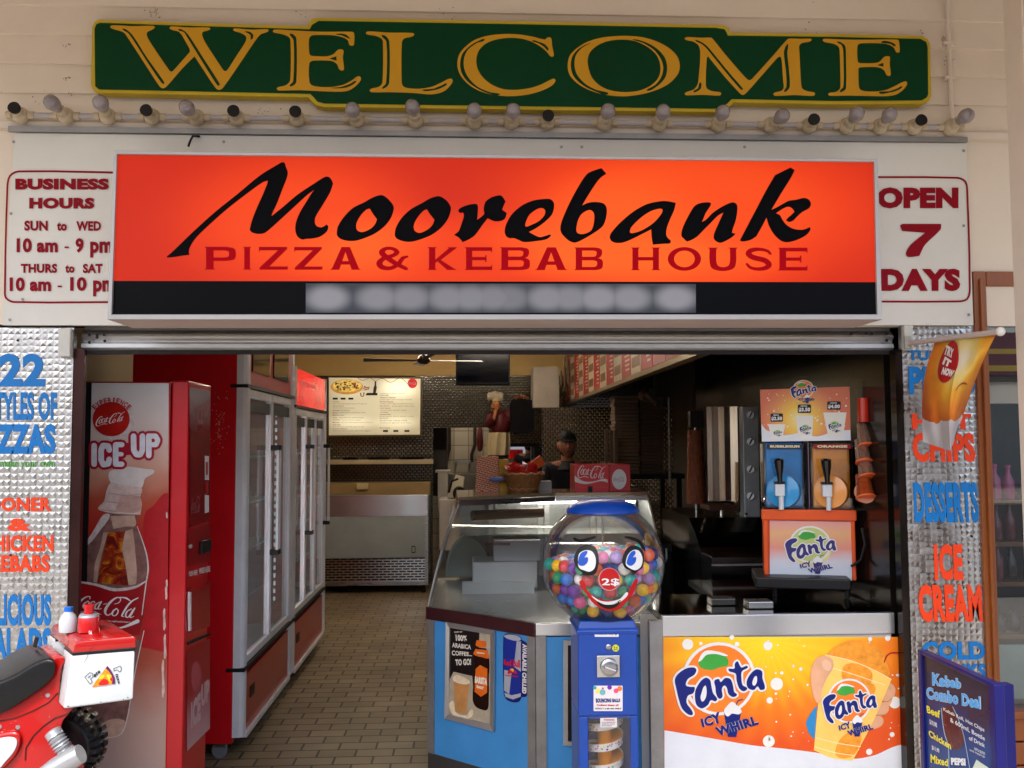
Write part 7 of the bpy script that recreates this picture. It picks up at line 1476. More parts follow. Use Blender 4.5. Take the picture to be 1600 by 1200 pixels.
gf('mouth', frd, ["300,762 330,745 370,830 440,890 540,917 640,905 720,845 770,742 800,735 765,850 690,950 620,1003 530,1005 430,950 350,850"], k=0)
gf('teeth', fw, ["405,880 480,920 560,927 650,902 715,848 665,920 580,952 500,947"], k=1); gf('mouth_inside', fb_, ["450,930 520,954 600,948 655,918 605,978 530,988"], k=1)
# balls, one object each
BC = [('red', '#d41a2c'), ('orange', '#ff6412'), ('yellow', '#ffc814'), ('pink', '#f25a98'), ('purple', '#6a2a9c'), ('blue', '#1f74d8'), ('green', '#1a9a68'), ('white', '#f0ece4'), ('dark blue', '#1a2a78'), ('lilac', '#b088c8'), ('brown', '#c85a28'), ('teal', '#14b4a8')]
brads = .0248
bme = MB().ball((0, 0, 0), brads, 18, 12).done('toy_ball', M('ball_base', '#888888'), None, smooth=True)
bmesh0 = bme.data; bpy.data.objects.remove(bme)
bmats = [M('ball_'+n.replace(' ', '_'), h, .35, var=(.0 if i % 3 else .35), vs=70, coat=.3) for i, (n, h) in enumerate(BC)]
meshes = []
for mt in bmats:
    q = bmesh0.copy(); q.materials.clear(); q.materials.append(mt); meshes.append(q)
rnd = random.Random(21); cnt = 0
a_ = brads*2.02
for k in range(-5, 4):
    for j in range(-6, 7):
        for i in range(-6, 7):
            x = (i+.5*((j+k) % 2))*a_; y = (j*.866+(.289 if k % 2 else 0))*a_; z = k*a_*.816
            r_ = math.sqrt(x*x+y*y+z*z)
            if r_ > GR-brads-.003 or z < -GR*.88: continue
            if z > .035+.03*math.sin(3*x/.2+1)-.02*(y/.2) + (.02 if abs(x) > .12 else -.01): continue
            if r_ < .115 and z < .0: continue                     # never seen through the outer layers
            if math.hypot(x, y) < brads+.004 : continue
            c = rnd.randrange(len(BC))
            o = bpy.data.objects.new('toy_ball', meshes[c]); COL.objects.link(o)
            s = rnd.uniform(.9, 1.0); jt = [rnd.uniform(-.0022, .0022) for _ in range(3)]
            o.location = (GX+x+jt[0], y+jt[1], GZ+z+jt[2]); o.rotation_euler = (rnd.uniform(0, 6), rnd.uniform(0, 6), 0); o.scale = (s, s, s)
            tag(o, 'small '+BC[c][0]+' bouncy ball inside the clear globe of the ball machine', 'ball', 'bouncy balls in the globe'); cnt += 1
print('balls', cnt)
# printed eyes and bands on some of the balls are left as surface decals on the globe-facing side
# coin mechanism, stickers
FS2 = PY(FYb)
h9 = lambda x, y: (890+x*.1916, 970+y*.1916)
cm_ = MB().bpx(*h9(222, 285), *h9(413, 460), FYb-.012, .012).done('coin_plate', M('chrome_plate', '#b4b4b6', .2, metal=1, var=.1), gm_, bevel=.002)
cp_ = FS2.hit(*h9(318, 370)); MB().lathe([(.026, 0), (.031, .004), (.0315, .012), (.026, .016), (.02, .017), (0, .016)], (cp_.x, FYb-.012, cp_.z), (0, -1, 0), 32).done('turn_dial', M('chrome_dial', '#9a9a9c', .2, metal=1, var=.15), cm_, smooth=True)
MB().hexa([FS2.hit(*h9(x, y), o) for x, y, o in ((265, 345, .026), (380, 385, .026), (372, 402, .026), (268, 372, .026), (275, 350, .038), (372, 384, .038), (366, 396, .038), (278, 368, .038))]).done('grip', M('chrome_grip', '#c8c8ca', .18, metal=1, var=.05), cm_, bevel=.002)
lk = FS2.hit(*h9(318, 212)); MB().lathe([(.010, 0), (.010, .004), (.007, .006), (0, .006)], (lk.x, FYb, lk.z), (0, -1, 0), 18).done('lock', steel, gm_, smooth=True)
put('yellow_sticker', M('yellow_green_sticker', '#d0cc2a', .5, var=.05), region([[h9(*p) for p in ell(375, 222, 28, 28)]]), FS2, gm_, .0015); put('sticker_mark', M('sticker_green', '#4a6a20', .5), join([text('1c', (*h9(360, 205), *h9(392, 222)), .02), text('$2', (*h9(358, 226), *h9(392, 240)), .02)]), FS2, gm_, .0022)
p1 = put('price_sticker', whv, region([[h9(*p) for p in rrect(204, 90, 400, 130, 5)]]), FS2, gm_, .0015); put('price_lettering', dark, join([text('1 x $2 Coin Only', (*h9(225, 100), *h9(355, 116)), .02), region([[h9(*p) for p in ((372, 96), (382, 96), (382, 116), (372, 116))]])]), FS2, p1, .0022)
p2 = put('ball_sticker', whv, region([[h9(*p) for p in rrect(195, 528, 432, 735, 8)]]), FS2, gm_, .0015)
for nm, cx, cy, r_, hx in (('teal', 205, 545, 14, '#2a9aa0'), ('purple', 325, 542, 19, '#6a2a9c'), ('orange', 408, 552, 20, '#e07a2a'), ('pink', 378, 570, 20, '#d8507a'), ('yellow', 228, 570, 20, '#e0d060'), ('aqua', 268, 582, 24, '#6aa8b0'), ('rose', 270, 550, 9, '#c8506a')):
    put('printed_ball', M('print_'+nm, hx, .4, var=.15, vs=60), region([[h9(*p) for p in ell(cx, cy, r_, r_, 18)]]), FS2, p2, .0022)
put('sticker_lettering', M('print_navy', '#1c2a6a', .4), text('BOUNCING BALLS', [h9(212, 630), h9(412, 632), h9(410, 662), h9(215, 668)], .06), FS2, p2, .0024)
put('sticker_red_lettering', rv, text('Collect them all', (*h9(220, 678), *h9(398, 694)), .03), FS2, p2, .0024); put('sticker_black_lettering', dark, text('ADULT 1 x $2 coin ONLY', (*h9(205, 708), *h9(422, 722)), .04), FS2, p2, .0024)
# spiral run behind the window
gz_ = M('run_orange', '#d88a10', .4, var=.12); cxs = (wx0+wx1)/2
MB().cyl((cxs, .0, .25), (cxs, .0, wz1-.06), .026, n=18).done('run_core', gz_, gm_, smooth=True)
rb = M('ribbon_white', '#d6d2cc', .4, var=.04)
turns = 5; ht = wz1-.04-.25
def sp(r_, z0, t): return Vector((cxs+r_*math.cos(t), .0+r_*1.15*math.sin(t), z0+ht*(t/(2*math.pi*turns))))
def helix(r0, r1, z0, z1, nn=160): return MB().grid(lambda u, v: sp(r0+(r1-r0)*v, z0+(z1-z0)*v, u*2*math.pi*turns), nn, 2)
helix(.026, .068, .25, .262).done('run_ramp', gz_, gm_, smooth=True); helix(.069, .069, .245, .272).done('run_ribbon', rb, gm_, smooth=True)
rnd = random.Random(6); dots = {}
for i in range(260):
    t = rnd.uniform(0, 2*math.pi*turns); z0 = .250+.017*rnd.random(); c = sp(.0695, z0, t); tn = Vector((-math.sin(t), 1.15*math.cos(t), 0)).normalized(); r_ = rnd.uniform(.0025, .0045)
    k = rnd.randrange(5); n_ = Vector((math.cos(t), math.sin(t), 0))
    dots.setdefault(k, MB()).add([c+n_*.001+tn*r_*math.cos(a)+Vector((0, 0, r_*math.sin(a))) for a in [2*math.pi*q/8 for q in range(8)]], [tuple(range(8))])
for k, mb in dots.items(): mb.done('ribbon_dots', [MATS['print_pink'], MATS['print_yellow'], MATS['print_teal'], MATS['print_purple'], MATS['print_orange']][k], gm_)
p3 = MB().bpx(938, 1122, 964, 1136, FYb+.003, .001).done('warning_sticker', whv, gm_); put('warning_lettering', rv, join([text('WARNING', (943, 1123.5, 960, 1126), .03)]), PY(FYb+.002), p3, .0005); put('warning_small_lettering', M('grey_print', '#6a6a70', .5), text('not suitable for\nchildren under\nthree years', (940, 1127.5, 962, 1135), .02), PY(FYb+.002), p3, .0006)
MB().box((wx0+.001, FYb+.004, .26), (wx1-.001, FYb+.006, wz1-.001)).done('window', glass('window_plastic', (.98, .98, .98), .03, .02, .2), gm_)
MB().bpx(919, 1119, 985, 1122, FYb+.006, .1).done('window_head', gb_, gm_)

# --- coin operated pizza delivery motorbike (child's ride)
kr = thing('kiddie_ride', 'red toy motorbike ride with black seat and white pizza delivery box', 'kiddie ride', (-1.25, -1.0, 0))
rdp = M('ride_red', '#990c0a', .25, var=.06, vs=4, coat=.5); ridew = M('ride_white', '#b2b7ba', .28, var=.06, vs=6, coat=.3); rblk = M('ride_black', '#0b0b0d', .35, var=.1, bump=.1, bs=90); rsil = M('ride_silver', '#a0a2a6', .3, metal=.6, var=.08)
dv = Vector((-.17, .25, 0))*.9
def g5(x, y): return (x/5.217, 970+y/5.217)
def K(x, y, Y): return PY(Y).hit(*g5(x, y))
def slabp(name, mat, pts, Y, a, b_, par, smooth=True, bevel=.012, sub=4, seg=3):
    q = [K(x, y, Y)+dv*a for x, y in (catmull(parse(pts), True, sub) if isinstance(pts, str) else pts)]
    return MB().prism(q, dv*(b_-a)).done(name, mat, par, smooth=smooth, bevel=bevel, seg=seg)
Yb = -1.06
bodyo = slabp('body', rdp, "-300,760* 0,770 150,700 330,590 440,480 470,345 545,320 565,350 535,420 515,650 520,705 640,708 600,790 545,860 535,960 640,1060 705,1130 730,1400* -300,1400*", Yb, .18, .85, kr, bevel=.02)
slabp('seat', rblk, "-300,560* 0,515 150,452 280,372 395,328 462,340 475,380 455,480 380,560 250,650 120,735 0,790 -300,870*", Yb, .10, .92, kr, bevel=.03, seg=4)
slabp('side_cover', rdp, "-300,985* 0,945 100,928 165,935 190,975 185,1050 150,1130 80,1210 0,1280 -300,1400*", Yb, .12, .2, bodyo, bevel=.02)
slabp('cover_panel', ridew, "-300,1020* 0,985 90,972 148,985 158,1030 128,1100 60,1180 0,1240 -300,1300*", Yb, .105, .14, bodyo, bevel=.006)
for bx_, by_ in ((20, 900), (172, 905), (420, 640)): MB().cyl(K(bx_, by_, Yb)+dv*.20, K(bx_, by_, Yb)+dv*.165, .005, n=12).done('bolt', rsil, bodyo, smooth=True)
MB().tube([K(x, y, Yb)+dv*.178 for x, y in ((0, 860), (150, 830), (300, 770), (430, 700), (505, 620))], .0018, 6).done('panel_seam', M('seam_dark_red', '#4a0806', .5), bodyo)
MB().tube([K(x, y, Yb)+dv*.178 for x, y in ((600, 790), (480, 830), (380, 900), (300, 980), (240, 1080), (235, 1180))], .0022, 6).done('panel_seam', MATS['seam_dark_red'], bodyo)
put('scuffs', M('scuff_pink', '#b8706a', .7, var=.2), join([region([ell(*g5(x, y), a_, b2_, 8)]) for x, y, a_, b2_ in ((405, 780, .5, 2.2), (340, 615, .4, 1.2), (335, 590, .3, .9), (95, 835, 1.2, .3), (130, 815, 2.0, .3), (265, 1040, .4, .8), (40, 885, 1.6, .25))]), PY(Yb+dv.y*.18), bodyo, .002)
# exhaust
m = MB(); path = [K(425, 895, Yb)+dv*.02, K(470, 970, Yb), K(520, 1045, Yb), K(590, 1110, Yb)]
pp_ = []; rr3 = []
for i in range(40):
    t = i/39*3; k = min(2, int(t)); f_ = t-k; pp_.append(path[k]*(1-f_)+path[k+1]*f_); rr3.append((.020+.0025*math.sin(i*1.05*1.6) if 8 < i < 30 else .0205)*(.55 if i == 0 else .85 if i == 1 else 1))
m.tube(pp_, rr3, 18).done('exhaust', rsil, kr, smooth=True)
MB().tube([K(650, 1070, Yb)-dv*.05, K(560, 1120, Yb)-dv*.05, K(450, 1190, Yb)-dv*.05, K(330, 1290, Yb)-dv*.03], [.024, .027, .027, .026], 18).done('exhaust_pipe', rsil, kr, smooth=True)
# rear wheel
wc = K(600, 1130, Yb)+dv*.5; axd = Vector((0, 1, 0)); rw = .098
wl = MB().lathe([(rw*.62, -.042), (rw*.85, -.045), (rw*.97, -.03), (rw, 0), (rw*.97, .03), (rw*.85, .045), (rw*.62, .042), (rw*.6, 0), (rw*.62, -.042)], wc, axd, 48).done('wheel', rblk, kr, smooth=True)
m = MB(); xa_ = axd.orthogonal().normalized(); ya_ = axd.cross(xa_)
for i in range(30):
    t = 2*math.pi*i/30; dr = xa_*math.cos(t)+ya_*math.sin(t); tg = axd.cross(dr)
    for s in (-1, 1):
        c = wc+dr*(rw*.985)+axd*s*.026; m.hexa([c+dr*e*.008+axd*u*.014+tg*v*.0055 for e in (-1, 1) for u, v in ((-1, -1), (1, -1), (1, 1), (-1, 1))])
m.done('tread', rblk, wl)
MB().lathe([(0, -.030), (rw*.55, -.028), (rw*.62, -.02), (rw*.62, .02), (0, .02)], wc, axd, 30).done('hub', M('ride_yellow', '#c8a414', .3, var=.1), wl, smooth=True)
# delivery box: two side panniers under a shared red lid
def pan(name, a, b_, mat, pts, par, bevel=.006): return slabp(name, mat, [(x, y) for x, y in pts], Yb, a, b_, par, smooth=True, bevel=bevel, seg=3)
bxr = pan('delivery_box', -.05, .30, ridew, [(580, 268), (1090, 232), (1075, 635), (510, 712)], kr)
pan('far_pannier', .72, 1.0, ridew, [(560, 258), (1090, 232), (1075, 600), (545, 640)], kr)
pan('black_stripe', -.055, .305, M('ride_stripe', '#0d0d10', .35, var=0), [(583, 250), (1091, 206), (1090, 236), (578, 278)], kr, .002)
pan('black_stripe', .715, 1.005, MATS['ride_stripe'], [(583, 250), (1091, 206), (1090, 236), (578, 278)], kr, .002)
lid = pan('lid', -.06, 1.0, rdp, [(605, 175), (640, 160), (1075, 118), (1094, 130), (1092, 210), (582, 256)], kr, .010)
SBx = PY(Yb-dv.y*.05)
s16 = lambda x, y: (120+x/16, 1025+y/16)
pz = put('pizza_slice_print', M('print_pizza', '#c87a1c', .4, var=.35, vs=160), region([[s16(*p) for p in sm("775,240* 880,380 950,540 965,690* 800,710 600,740 385,775* 500,600")]]), SBx, bxr, .002)
put('pizza_crust_print', M('print_crust', '#4a1a4a', .4, var=.2), region([[s16(*p) for p in sm("775,240* 880,380 955,540 965,690* 890,690* 890,520 820,390 730,300*")]]), SBx, pz, .0028)
put('pizza_tomato_print', M('print_tomato', '#b81814', .35, var=.1), join([region([[s16(*p) for p in sm("560,700 620,610 700,565 790,610 800,690 680,720")]]), region([[s16(*p) for p in sm("840,570 900,540 910,610 860,610")]])]), SBx, pz, .003)
put('pizza_cheese_print', M('print_cheese', '#d8a82a', .4, var=.2, vs=90), join([region([[s16(*p) for p in sm("570,560 620,470 700,470 690,530 640,570")]]), region([[s16(*p) for p in sm("760,450 860,480 900,460 840,560 860,640 790,560")]])]), SBx, pz, .0027)
bl_ = M('print_black', '#1a1c22', .5, var=0)
def outl_P(pts, w_): return region(stroke([s16(*p) for p in pts], w_, closed=True, smooth=False))
put('box_lettering', bl_, join([outl_P([(205, 520), (330, 410), (400, 430), (410, 520), (350, 575), (395, 640), (340, 700)], .9), outl_P([(290, 545), (345, 505), (355, 480), (300, 520)], .6), outl_P([(930, 310), (1090, 245), (1120, 290), (1110, 370), (1070, 395), (1020, 340), (940, 370)], .9), text('ete', [s16(410, 450), s16(560, 330), s16(600, 400), s16(450, 545)], .02), text('izza', [s16(1040, 440), s16(1100, 680), s16(1040, 700), s16(970, 450)], .02)]), SBx, bxr, .002)
put('scratch', bl_, region(stroke([g5(x, y)+(w_,) for x, y, w_ in ((775, 185, .3), (740, 235, .5), (710, 300, .7), (685, 348, .2))])), SBx, bxr, .003)
put('paint_chip', bl_, join([region([ell(*g5(x, y), r_, r_*.7, 8)]) for x, y, r_ in ((1010, 637, .9), (1045, 622, 1.2), (825, 660, 1.0), (868, 660, .6), (560, 695, 1.4), (525, 708, .8), (660, 686, .6), (980, 643, .4))]), SBx, bxr, .003)
npq = [K(*p, Yb)+dv*.62 for p in ((392, 215), (425, 222), (405, 318), (368, 305))]; MB().prism(npq, dv*.03).done('number_plate', M('plate_black', '#15151c', .4), kr, bevel=.002)
# moulded bottle and can on the lid
bt = K(640, 150, Yb)+dv*.45; hb_ = .062
b0 = MB().lathe([(0, 0), (.022, 0), (.023, .006), (.023, .030), (.018, .042), (.011, .050), (.010, .056), (0, .056)], bt, n=24).done('moulded_bottle', ridew, kr, smooth=True)
MB().lathe([(.0115, .053), (.0115, .064), (0, .065)], bt, n=20).done('bottle_cap', M('cap_blue', '#1560b8', .3), b0, smooth=True)
ct_ = K(805, 140, Yb)+dv*.4
b1 = MB().lathe([(0, 0), (.026, 0), (.0265, .036), (.024, .042)], ct_, n=28).done('moulded_can', M('ride_can_red', '#b01014', .25, coat=.4), kr, smooth=True)
MB().lathe([(.0262, .036), (.024, .044), (.021, .046), (0, .046)], ct_, n=28).done('can_rim', rsil, b1, smooth=True); MB().lathe([(.012, .046), (.012, .062), (.013, .062), (.013, .070), (0, .071)], ct_, n=18).done('can_cap', MATS['ride_can_red'], b1, smooth=True)
put('can_lettering', whv, text('Cola', (139, 985, 144, 991), .03), PY(ct_.y-.028), b1, .001)

# --- sandwich board
AP = PX(1.40); z6 = lambda x, y: (1425+x/6, 1000+y/6)
ab = thing('menu_stand', 'dark blue framed kebab combo deal board standing at the right edge of the footpath', 'sign', (1.42, -.82, 0))
q = [AP.hit(*p) for p in ((1433, 1015), (1553, 1069))]; yA, yB = q[0].y, q[1].y; zA1, zB1 = q[0].z, q[1].z
zT = (zA1+zB1)/2
nvy = M('frame_blue', '#080850', .35, var=.08, coat=.15)
m = MB(); yA += .0
m.box((1.40, yB, .05), (1.43, yB+.028, zT)); m.box((1.40, yA-.024, .05), (1.43, yA, zT)); m.box((1.4005, yB+.028, zT-.012), (1.4295, yA-.024, zT)); m.box((1.4005, yB+.028, .05), (1.4295, yA-.024, .1))
m.done('frame', nvy, ab, bevel=.003)
MB().box((1.425, yB+.002, .05), (1.455, yB+.034, zT-.002)).done('back_edge', M('frame_blue_dark', '#0a0a48', .3), ab)
for y in (yA-.02, yB+.02): MB().box((1.39, y-.03, 0), (1.47, y+.0, .05)).done('foot', nvy, ab)
AS = PX(1.408)
pnm = ramp_mat('board_print', 'Z', [(.3, '#0c1c50'), (zT-.35, '#12306a'), (zT-.17, '#15306a'), (zT-.1, '#2a2238'), (zT, '#2c2028')], .25, noise=.14, nscale=9)
bp_ = MB().box((1.408, yB+.028, .1), (1.42, yA-.024, zT-.012)).done('poster', pnm, ab)
sky_ = M('board_sky_blue', '#4a9ad8', .3, var=.1); ylw = M('board_yellow', '#d8cc3a', .35, var=.1); wht = M('board_white', '#ccd0d4', .4, var=.05)
tq = lambda *p: [z6(x, y) for x, y in p]
put('board_bottle', M('board_cola_brown', '#4e1a14', .25, var=.35, vs=16), region([[z6(*p) for p in sm("285,640 380,625 420,720 470,850 490,950 430,1030 350,990 310,880 290,760")]]), AS, bp_, .001)
put('board_bottle_edge', M('board_pale_edge', '#8aa8c0', .3, var=.2), join([region(stroke([z6(*p) for p in ((280, 640), (290, 760), (310, 880), (345, 1000), (350, 1200))], 1.2)), region(stroke([z6(*p) for p in ((385, 625), (430, 720), (480, 860), (510, 1000), (545, 1200))], 1.0))]), AS, bp_, .0014)
put('board_title_edge', wht, join([text('Kebab', tq((190, 303), (467, 366), (465, 462), (193, 428)), .09), text('Combo Deal', tq((135, 436), (650, 530), (652, 652), (142, 552)), .09)]), AS, bp_, .0014)
put('board_title', sky_, join([text('Kebab', tq((193, 306), (464, 368), (462, 459), (196, 425)), .03), text('Combo Deal', tq((139, 440), (646, 532), (648, 648), (146, 548)), .03)]), AS, bp_, .0020)
put('board_yellow_lettering', ylw, join([text('Beef', tq((142, 612), (268, 660), (270, 738), (148, 682)), .022), text('Chicken', tq((160, 838), (368, 962), (374, 1030), (166, 905)), .022), text('Mixed', tq((180, 1068), (342, 1118), (342, 1185), (182, 1150)), .022)]), AS, bp_, .0020)
put('board_lettering', wht, join([text('Kebab Roll, Hot Chips', tq((300, 630), (683, 825), (685, 872), (302, 672)), .01), text('& 600mL Bottle', tq((362, 722), (688, 905), (690, 945), (366, 768)), .01), text('of Drink', tq((538, 895), (688, 970), (690, 1010), (542, 935)), .01), text('$10.90', tq((168, 740), (240, 778), (240, 830), (172, 792)), .02), text('$11.90', tq((190, 985), (262, 1020), (262, 1065), (194, 1030)), .02), text('PEPSI', tq((370, 1102), (506, 1110), (510, 1180), (374, 1170)), .05), text('extra sauces', tq((590, 1000), (690, 1050), (692, 1080), (592, 1030)), .0), text('and toppings', tq((545, 1015), (690, 1085), (692, 1110), (548, 1045)), .0)]), AS, bp_, .0020)
put('board_paper', M('board_green_white', '#b8c4b4', .5), region([tq((610, 1120), (650, 1150), (720, 1195), (740, 1260), (560, 1230))]), AS, bp_, .0016)

# --- flag on its pole
fp0, fp1 = P(1417, 537, -.03), P(1563, 518, -.45)
fl2 = thing('promo_flag', 'small orange and yellow drink flag hanging twisted from a white pole on the right pillar', 'flag', tuple(fp0))
MB().cyl(fp0, fp1, .010, n=14).done('pole', M('flag_pole_pink', '#b0a09a', .4, var=.06), fl2, smooth=True)
MB().ball(fp1, .016, 14, 10).done('pole_end', M('pole_end_white', '#c9c5bb', .4), fl2, smooth=True)
MB().bpx(1414, 525, 1425, 545, -.045, .015).done('pole_socket', M('socket_grey', '#9a9690', .4), fl2, bevel=.003)
f8 = lambda x, y: (1400+x*.1833, 500+y*.1833)
LE = [(340, 160, -.14), (262, 400, -.15), (228, 600, -.14), (222, 800, -.13), (230, 1040, -.12)]
ME = [(560, 138, -.28), (520, 380, -.33), (475, 600, -.36), (455, 820, -.36), (462, 1115, -.33)]
RE = [(855, 118, -.42), (765, 300, -.36), (690, 480, -.30), (590, 760, -.26), (505, 1010, -.24)]
def edge(E, v):
    t = v*(len(E)-1); k = min(len(E)-2, int(t)); f_ = t-k
    p = [E[max(0, k-1)], E[k], E[k+1], E[min(len(E)-1, k+2)]]
    return [p[1][i]+.5*f_*(p[2][i]-p[0][i]+f_*(2*p[0][i]-5*p[1][i]+4*p[2][i]-p[3][i]+f_*(3*(p[1][i]-p[2][i])+p[3][i]-p[0][i]))) for i in range(3)]
def cloth(u, v):
    a, b_, c = edge(LE, v), edge(ME, v), edge(RE, v)
    if u < .5: t = u*2; q = [a[i]*(1-t)+b_[i]*t for i in range(3)]
    else: t = u*2-1; q = [b_[i]*(1-t)+c[i]*t for i in range(3)]
    q[2] += .022*math.sin(u*11+v*5)*v**.6 + .008*math.sin(u*23-v*7)*v
    return PY(q[2]).hit(*f8(q[0], q[1]))
class Cloth:
    def hit(s, u, v, off=0):
        p = cloth(u, v); n = (cloth(min(1, u+.01), v)-cloth(max(0, u-.01), v)).cross(cloth(u, min(1, v+.01))-cloth(u, max(0, v-.01))).normalized()
        if n.dot(CAM-p) < 0: n = -n
        return p+n*off
fg = MB().grid(cloth, 28, 28).done('flag_cloth', M('flag_print', '#d8962c', .6, var=0), fl2, smooth=True)
nt, b, L = nodes(MATS['flag_print'])
uvl = fg.data.attributes.new('fabric', 'FLOAT2', 'POINT')
# fabric coordinates: printed gradient follows the cloth
co = [None]*len(fg.data.vertices)
ref = [(cloth(i/28, j/28), i/28, j/28) for j in range(29) for i in range(29)]
for v_ in fg.data.vertices:
    bst = min(ref, key=lambda r_: (r_[0]-v_.co).length_squared); uvl.data[v_.index].vector = (bst[1], bst[2])
at_ = nt.nodes.new('ShaderNodeAttribute'); at_.attribute_name = 'fabric'; sp3 = nt.nodes.new('ShaderNodeSeparateXYZ'); L(at_.outputs['Vector'], sp3.inputs[0])
nn = nt.nodes.new('ShaderNodeTexNoise'); nn.inputs['Scale'].default_value = 6; L(at_.outputs['Vector'], nn.inputs['Vector'])
d1 = nt.nodes.new('ShaderNodeVectorMath'); d1.operation = 'DISTANCE'; L(at_.outputs['Vector'], d1.inputs[0]); d1.inputs[1].default_value = (.58, .22, 0)
ma = nt.nodes.new('ShaderNodeMath'); ma.operation = 'MULTIPLY_ADD'; ma.inputs[1].default_value = .25; L(nn.outputs['Fac'], ma.inputs[0]); L(d1.outputs['Value'], ma.inputs[2])
rp = nt.nodes.new('ShaderNodeValToRGB'); e = rp.color_ramp.elements; e[0].position = .12; e[0].color = lin('#b8aca0')+(1,); e[1].position = .85; e[1].color = lin('#a84818')+(1,); k = e.new(.3); k.color = lin('#c0a860')+(1,); k = e.new(.42); k.color = lin('#c8962c')+(1,); k = e.new(.6); k.color = lin('#c8741c')+(1,)
L(ma.outputs[0], rp.inputs[0])
sn2 = nt.nodes.new('ShaderNodeMath'); sn2.operation = 'GREATER_THAN'; 
ma2 = nt.nodes.new('ShaderNodeMath'); ma2.operation = 'MULTIPLY_ADD'; ma2.inputs[1].default_value = .12; L(nn.outputs['Fac'], ma2.inputs[0]); L(sp3.outputs[1], ma2.inputs[2]); L(ma2.outputs[0], sn2.inputs[0]); sn2.inputs[1].default_value = .86
mx = nt.nodes.new('ShaderNodeMix'); mx.data_type = 'RGBA'; L(sn2.outputs[0], mx.inputs[0]); L(rp.outputs[0], mx.inputs[6]); mx.inputs[7].default_value = lin('#b4aeb0')+(1,); L(mx.outputs[2], b.inputs['Base Color'])
CS = Cloth()
put('flag_emblem', M('flag_red', '#9c1016', .5, var=.1), region([ell(.36, .24, .155, .185, 36)], grid=.03), CS, fg, .003)
put('flag_lettering', M('flag_white', '#cfc8c0', .5, var=.05), join([text('TRY', [(.27, .09), (.42, .13), (.43, .20), (.25, .16)], .05), text('IT', [(.29, .18), (.42, .22), (.40, .28), (.27, .24)], .05), text('NOW', [(.30, .27), (.50, .31), (.48, .38), (.29, .34)], .05)]), CS, fg, .005)
put('flag_straw', M('flag_brown', '#7a3a1c', .5), region(stroke([(.60, .53, .012), (.65, .49, .018), (.72, .49, .018), (.80, .52, .01)])), CS, fg, .003)

# --- shop window on the right
tim = M('orange_timber', '#8a4a1c', .4, var=.18, vs=3, coat=.25, stretch=(6, 6, .6))
wn = thing('shop_window', 'orange brown timber framed window of the neighbouring shop at the right edge', 'window', tuple(P(1570, 1000, .0)))
def stile(x0, x1, y0, y1, Y, dep): # slanted post edges follow the photo's verticals
    a, b_ = P(x0, y0, Y), P(x1, y0, Y); zlo = P(x0, y1, Y).z; return MB().box((a.x, Y, zlo), (b_.x, Y+dep, a.z))
zH = P(1540, 424, -.01).z; xS = P(1526, 620, -.01).x+.003; xS1 = P(1547, 620, -.01).x
MB().box((xS, -.012, 0), (xS1, .06, zH)).done('stile', tim, wn, bevel=.004)
MB().box((xS+.02, -.024, 0), (xS1-.02, -.0121, zH-.03)).done('stile_bead', tim, wn, bevel=.003)
zh2 = P(1560, 447, -.01).z; zs = P(1570, 1110, -.01).z
MB().box((xS1, -.012, zh2), (2.9, .06, zH)).done('head', tim, wn, bevel=.004)
MB().box((xS1, -.03, zs-.03), (2.9, .06, zs)).done('sill', tim, wn, bevel=.004)
m = MB(); z = zs-.031; 
while z > 0: m.box((xS1, -.008, max(0, z-.085)), (2.9, .05, z-.003)); z -= .088
m.done('lower_boards', tim, wn, bevel=.003)
MB().box((xS1, .02, zs), (2.9, .024, zh2)).done('pane', glass('shop_glass', (.85, .87, .87), .07, .01, .12), wn)
MB().box((xS1, .03, P(1560, 597, .03).z), (2.9, .04, zh2)).done('blind', M('window_blind_black', '#0c1014', .5), wn)
m = MB()
for y0, y1 in ((459, 467), (545, 553), (571, 580)): m.box((xS1, .0285, P(1560, y1, .03).z), (2.9, .0299, P(1560, y0, .03).z))
m.done('blind_stripe', M('stripe_yellow', '#a89a14', .5, var=.1), wn)
struct(MB().box((xS1-.1, .9, 0), (3.6, .95, 3.0)).done('neighbour_wall', M('neighbour_dark', '#2e2a24', .7)))
struct(MB().box((xS1-.12, .125, 0), (xS1-.10, .9, 3.0)).done('neighbour_side_wall', MATS['neighbour_dark']))
sh2 = thing('display_shelves', 'timber shelves of bottles behind the neighbouring shop window', 'shelf', (2.2, .4, 0))
shz = [zs+.02, P(0, 1010, .3).z, P(0, 925, .3).z, P(0, 860, .3).z, P(0, 792, .3).z]
for z in shz: MB().box((xS1, .25, z-.018), (2.9, .6, z)).done('board', M('shelf_timber', '#6a4a2c', .5, var=.15), sh2)
MB().box((2.88, .25, 0), (2.9, .6, shz[-1])).done('upright', MATS['shelf_timber'], sh2)
cols = [('dark red', '#5c1018'), ('clear', '#9aa6a6'), ('dark brown', '#1e120c'), ('pink', '#b84a78')]
bms = []
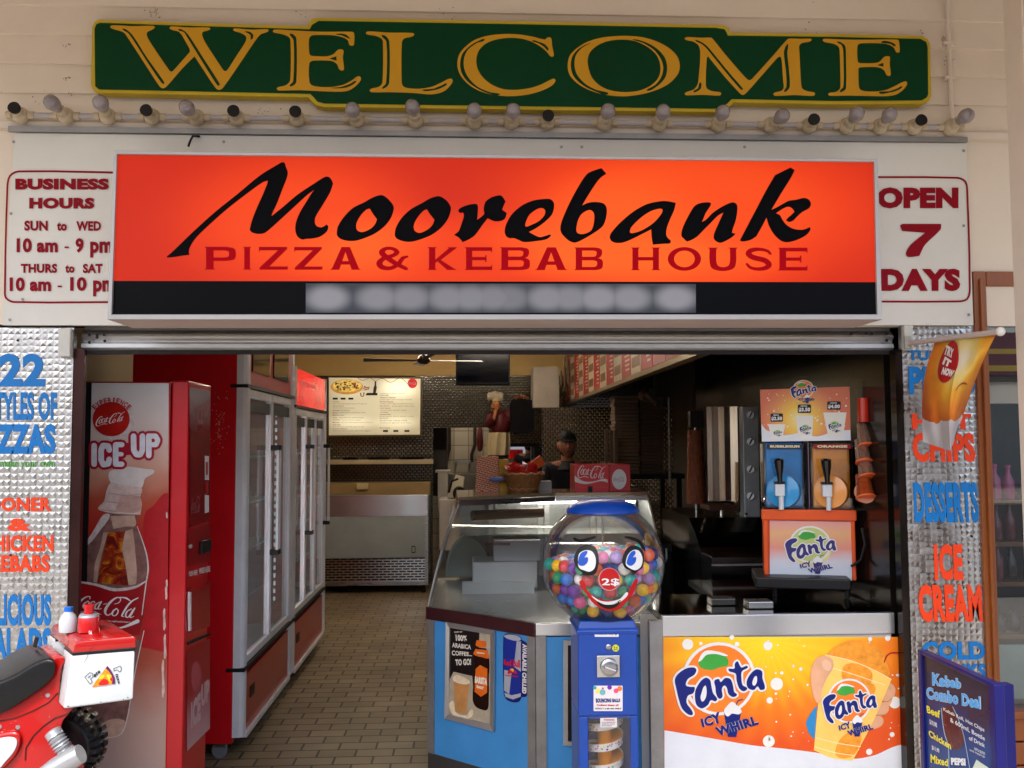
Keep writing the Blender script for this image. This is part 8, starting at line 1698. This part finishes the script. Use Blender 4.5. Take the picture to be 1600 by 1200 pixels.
for nm, hx in cols:
    g = M('sauce_'+nm.replace(' ', '_'), hx, .2, var=.2, vs=20, coat=.5)
    o = MB().lathe([(0, 0), (.024, 0), (.026, .01), (.025, .09), (.011, .125), (.010, .15), (.013, .152), (.013, .168), (0, .168)], (0, 0, 0), n=14).done('sauce_bottle', g, None, smooth=True); bms.append(o.data); bpy.data.objects.remove(o)
rnd = random.Random(9)
for zi, z in enumerate(shz[1:]):
    for i in range(9):
        k = (3 if zi == 3 else rnd.choice((0, 1, 2)))
        o = bpy.data.objects.new('sauce_bottle', bms[k]); COL.objects.link(o); o.location = (xS1+.05+i*.07, .31+.02*(i % 2), z); s = rnd.uniform(.85, 1.0); o.scale = (1, 1, s*(1 if zi else .55))
        tag(o, cols[k][0]+' bottle on the timber shelves behind the neighbouring window', 'bottle', 'bottles behind the neighbouring window')
chair = thing('plastic_chair', 'pale green plastic chair behind the neighbouring window', 'chair', (xS1+.25, .18, 0))
gcm = M('chair_pale_green', '#8aa09a', .4, var=.06)
for x in (xS1+.02, xS1+.40):
    MB().tube([Vector((x, .10, .0)), Vector((x+.01, .11, .42)), Vector((x-.0, .14, .55)), Vector((x-.02, .2, .82))], [.015, .018, .018, .014], 10).done('leg', gcm, chair, smooth=True)
MB().box((xS1+.0, .10, .41), (xS1+.42, .24, .43)).done('seat', gcm, chair, bevel=.008); MB().box((xS1+.02, .205, .6), (xS1+.4, .22, .82)).done('backrest', gcm, chair, bevel=.008)
# --- veranda post
vp = thing('veranda_post', 'square cream painted veranda post with beaded edges at the right edge of the photo', 'post', (P(1590, 600, -.45).x, -.45, 0))
xP = P(1586, 620, -.36).x+.012
MB().box((xP, -.5, 0), (xP+.16, -.36, 3.519)).done('post', creamt, vp, bevel=.008)
MB().box((xP-.012, -.485, 0), (xP-.0005, -.375, 3.519)).done('bead', creamt, vp, bevel=.004); MB().box((xP+.03, -.512, 0), (xP+.13, -.5005, 3.519)).done('front_fillet', creamt, vp, bevel=.004)
MB().box((xP-.04, -.54, 0), (xP+.2, -.32, .15)).done('plinth', creamt, vp, bevel=.006)
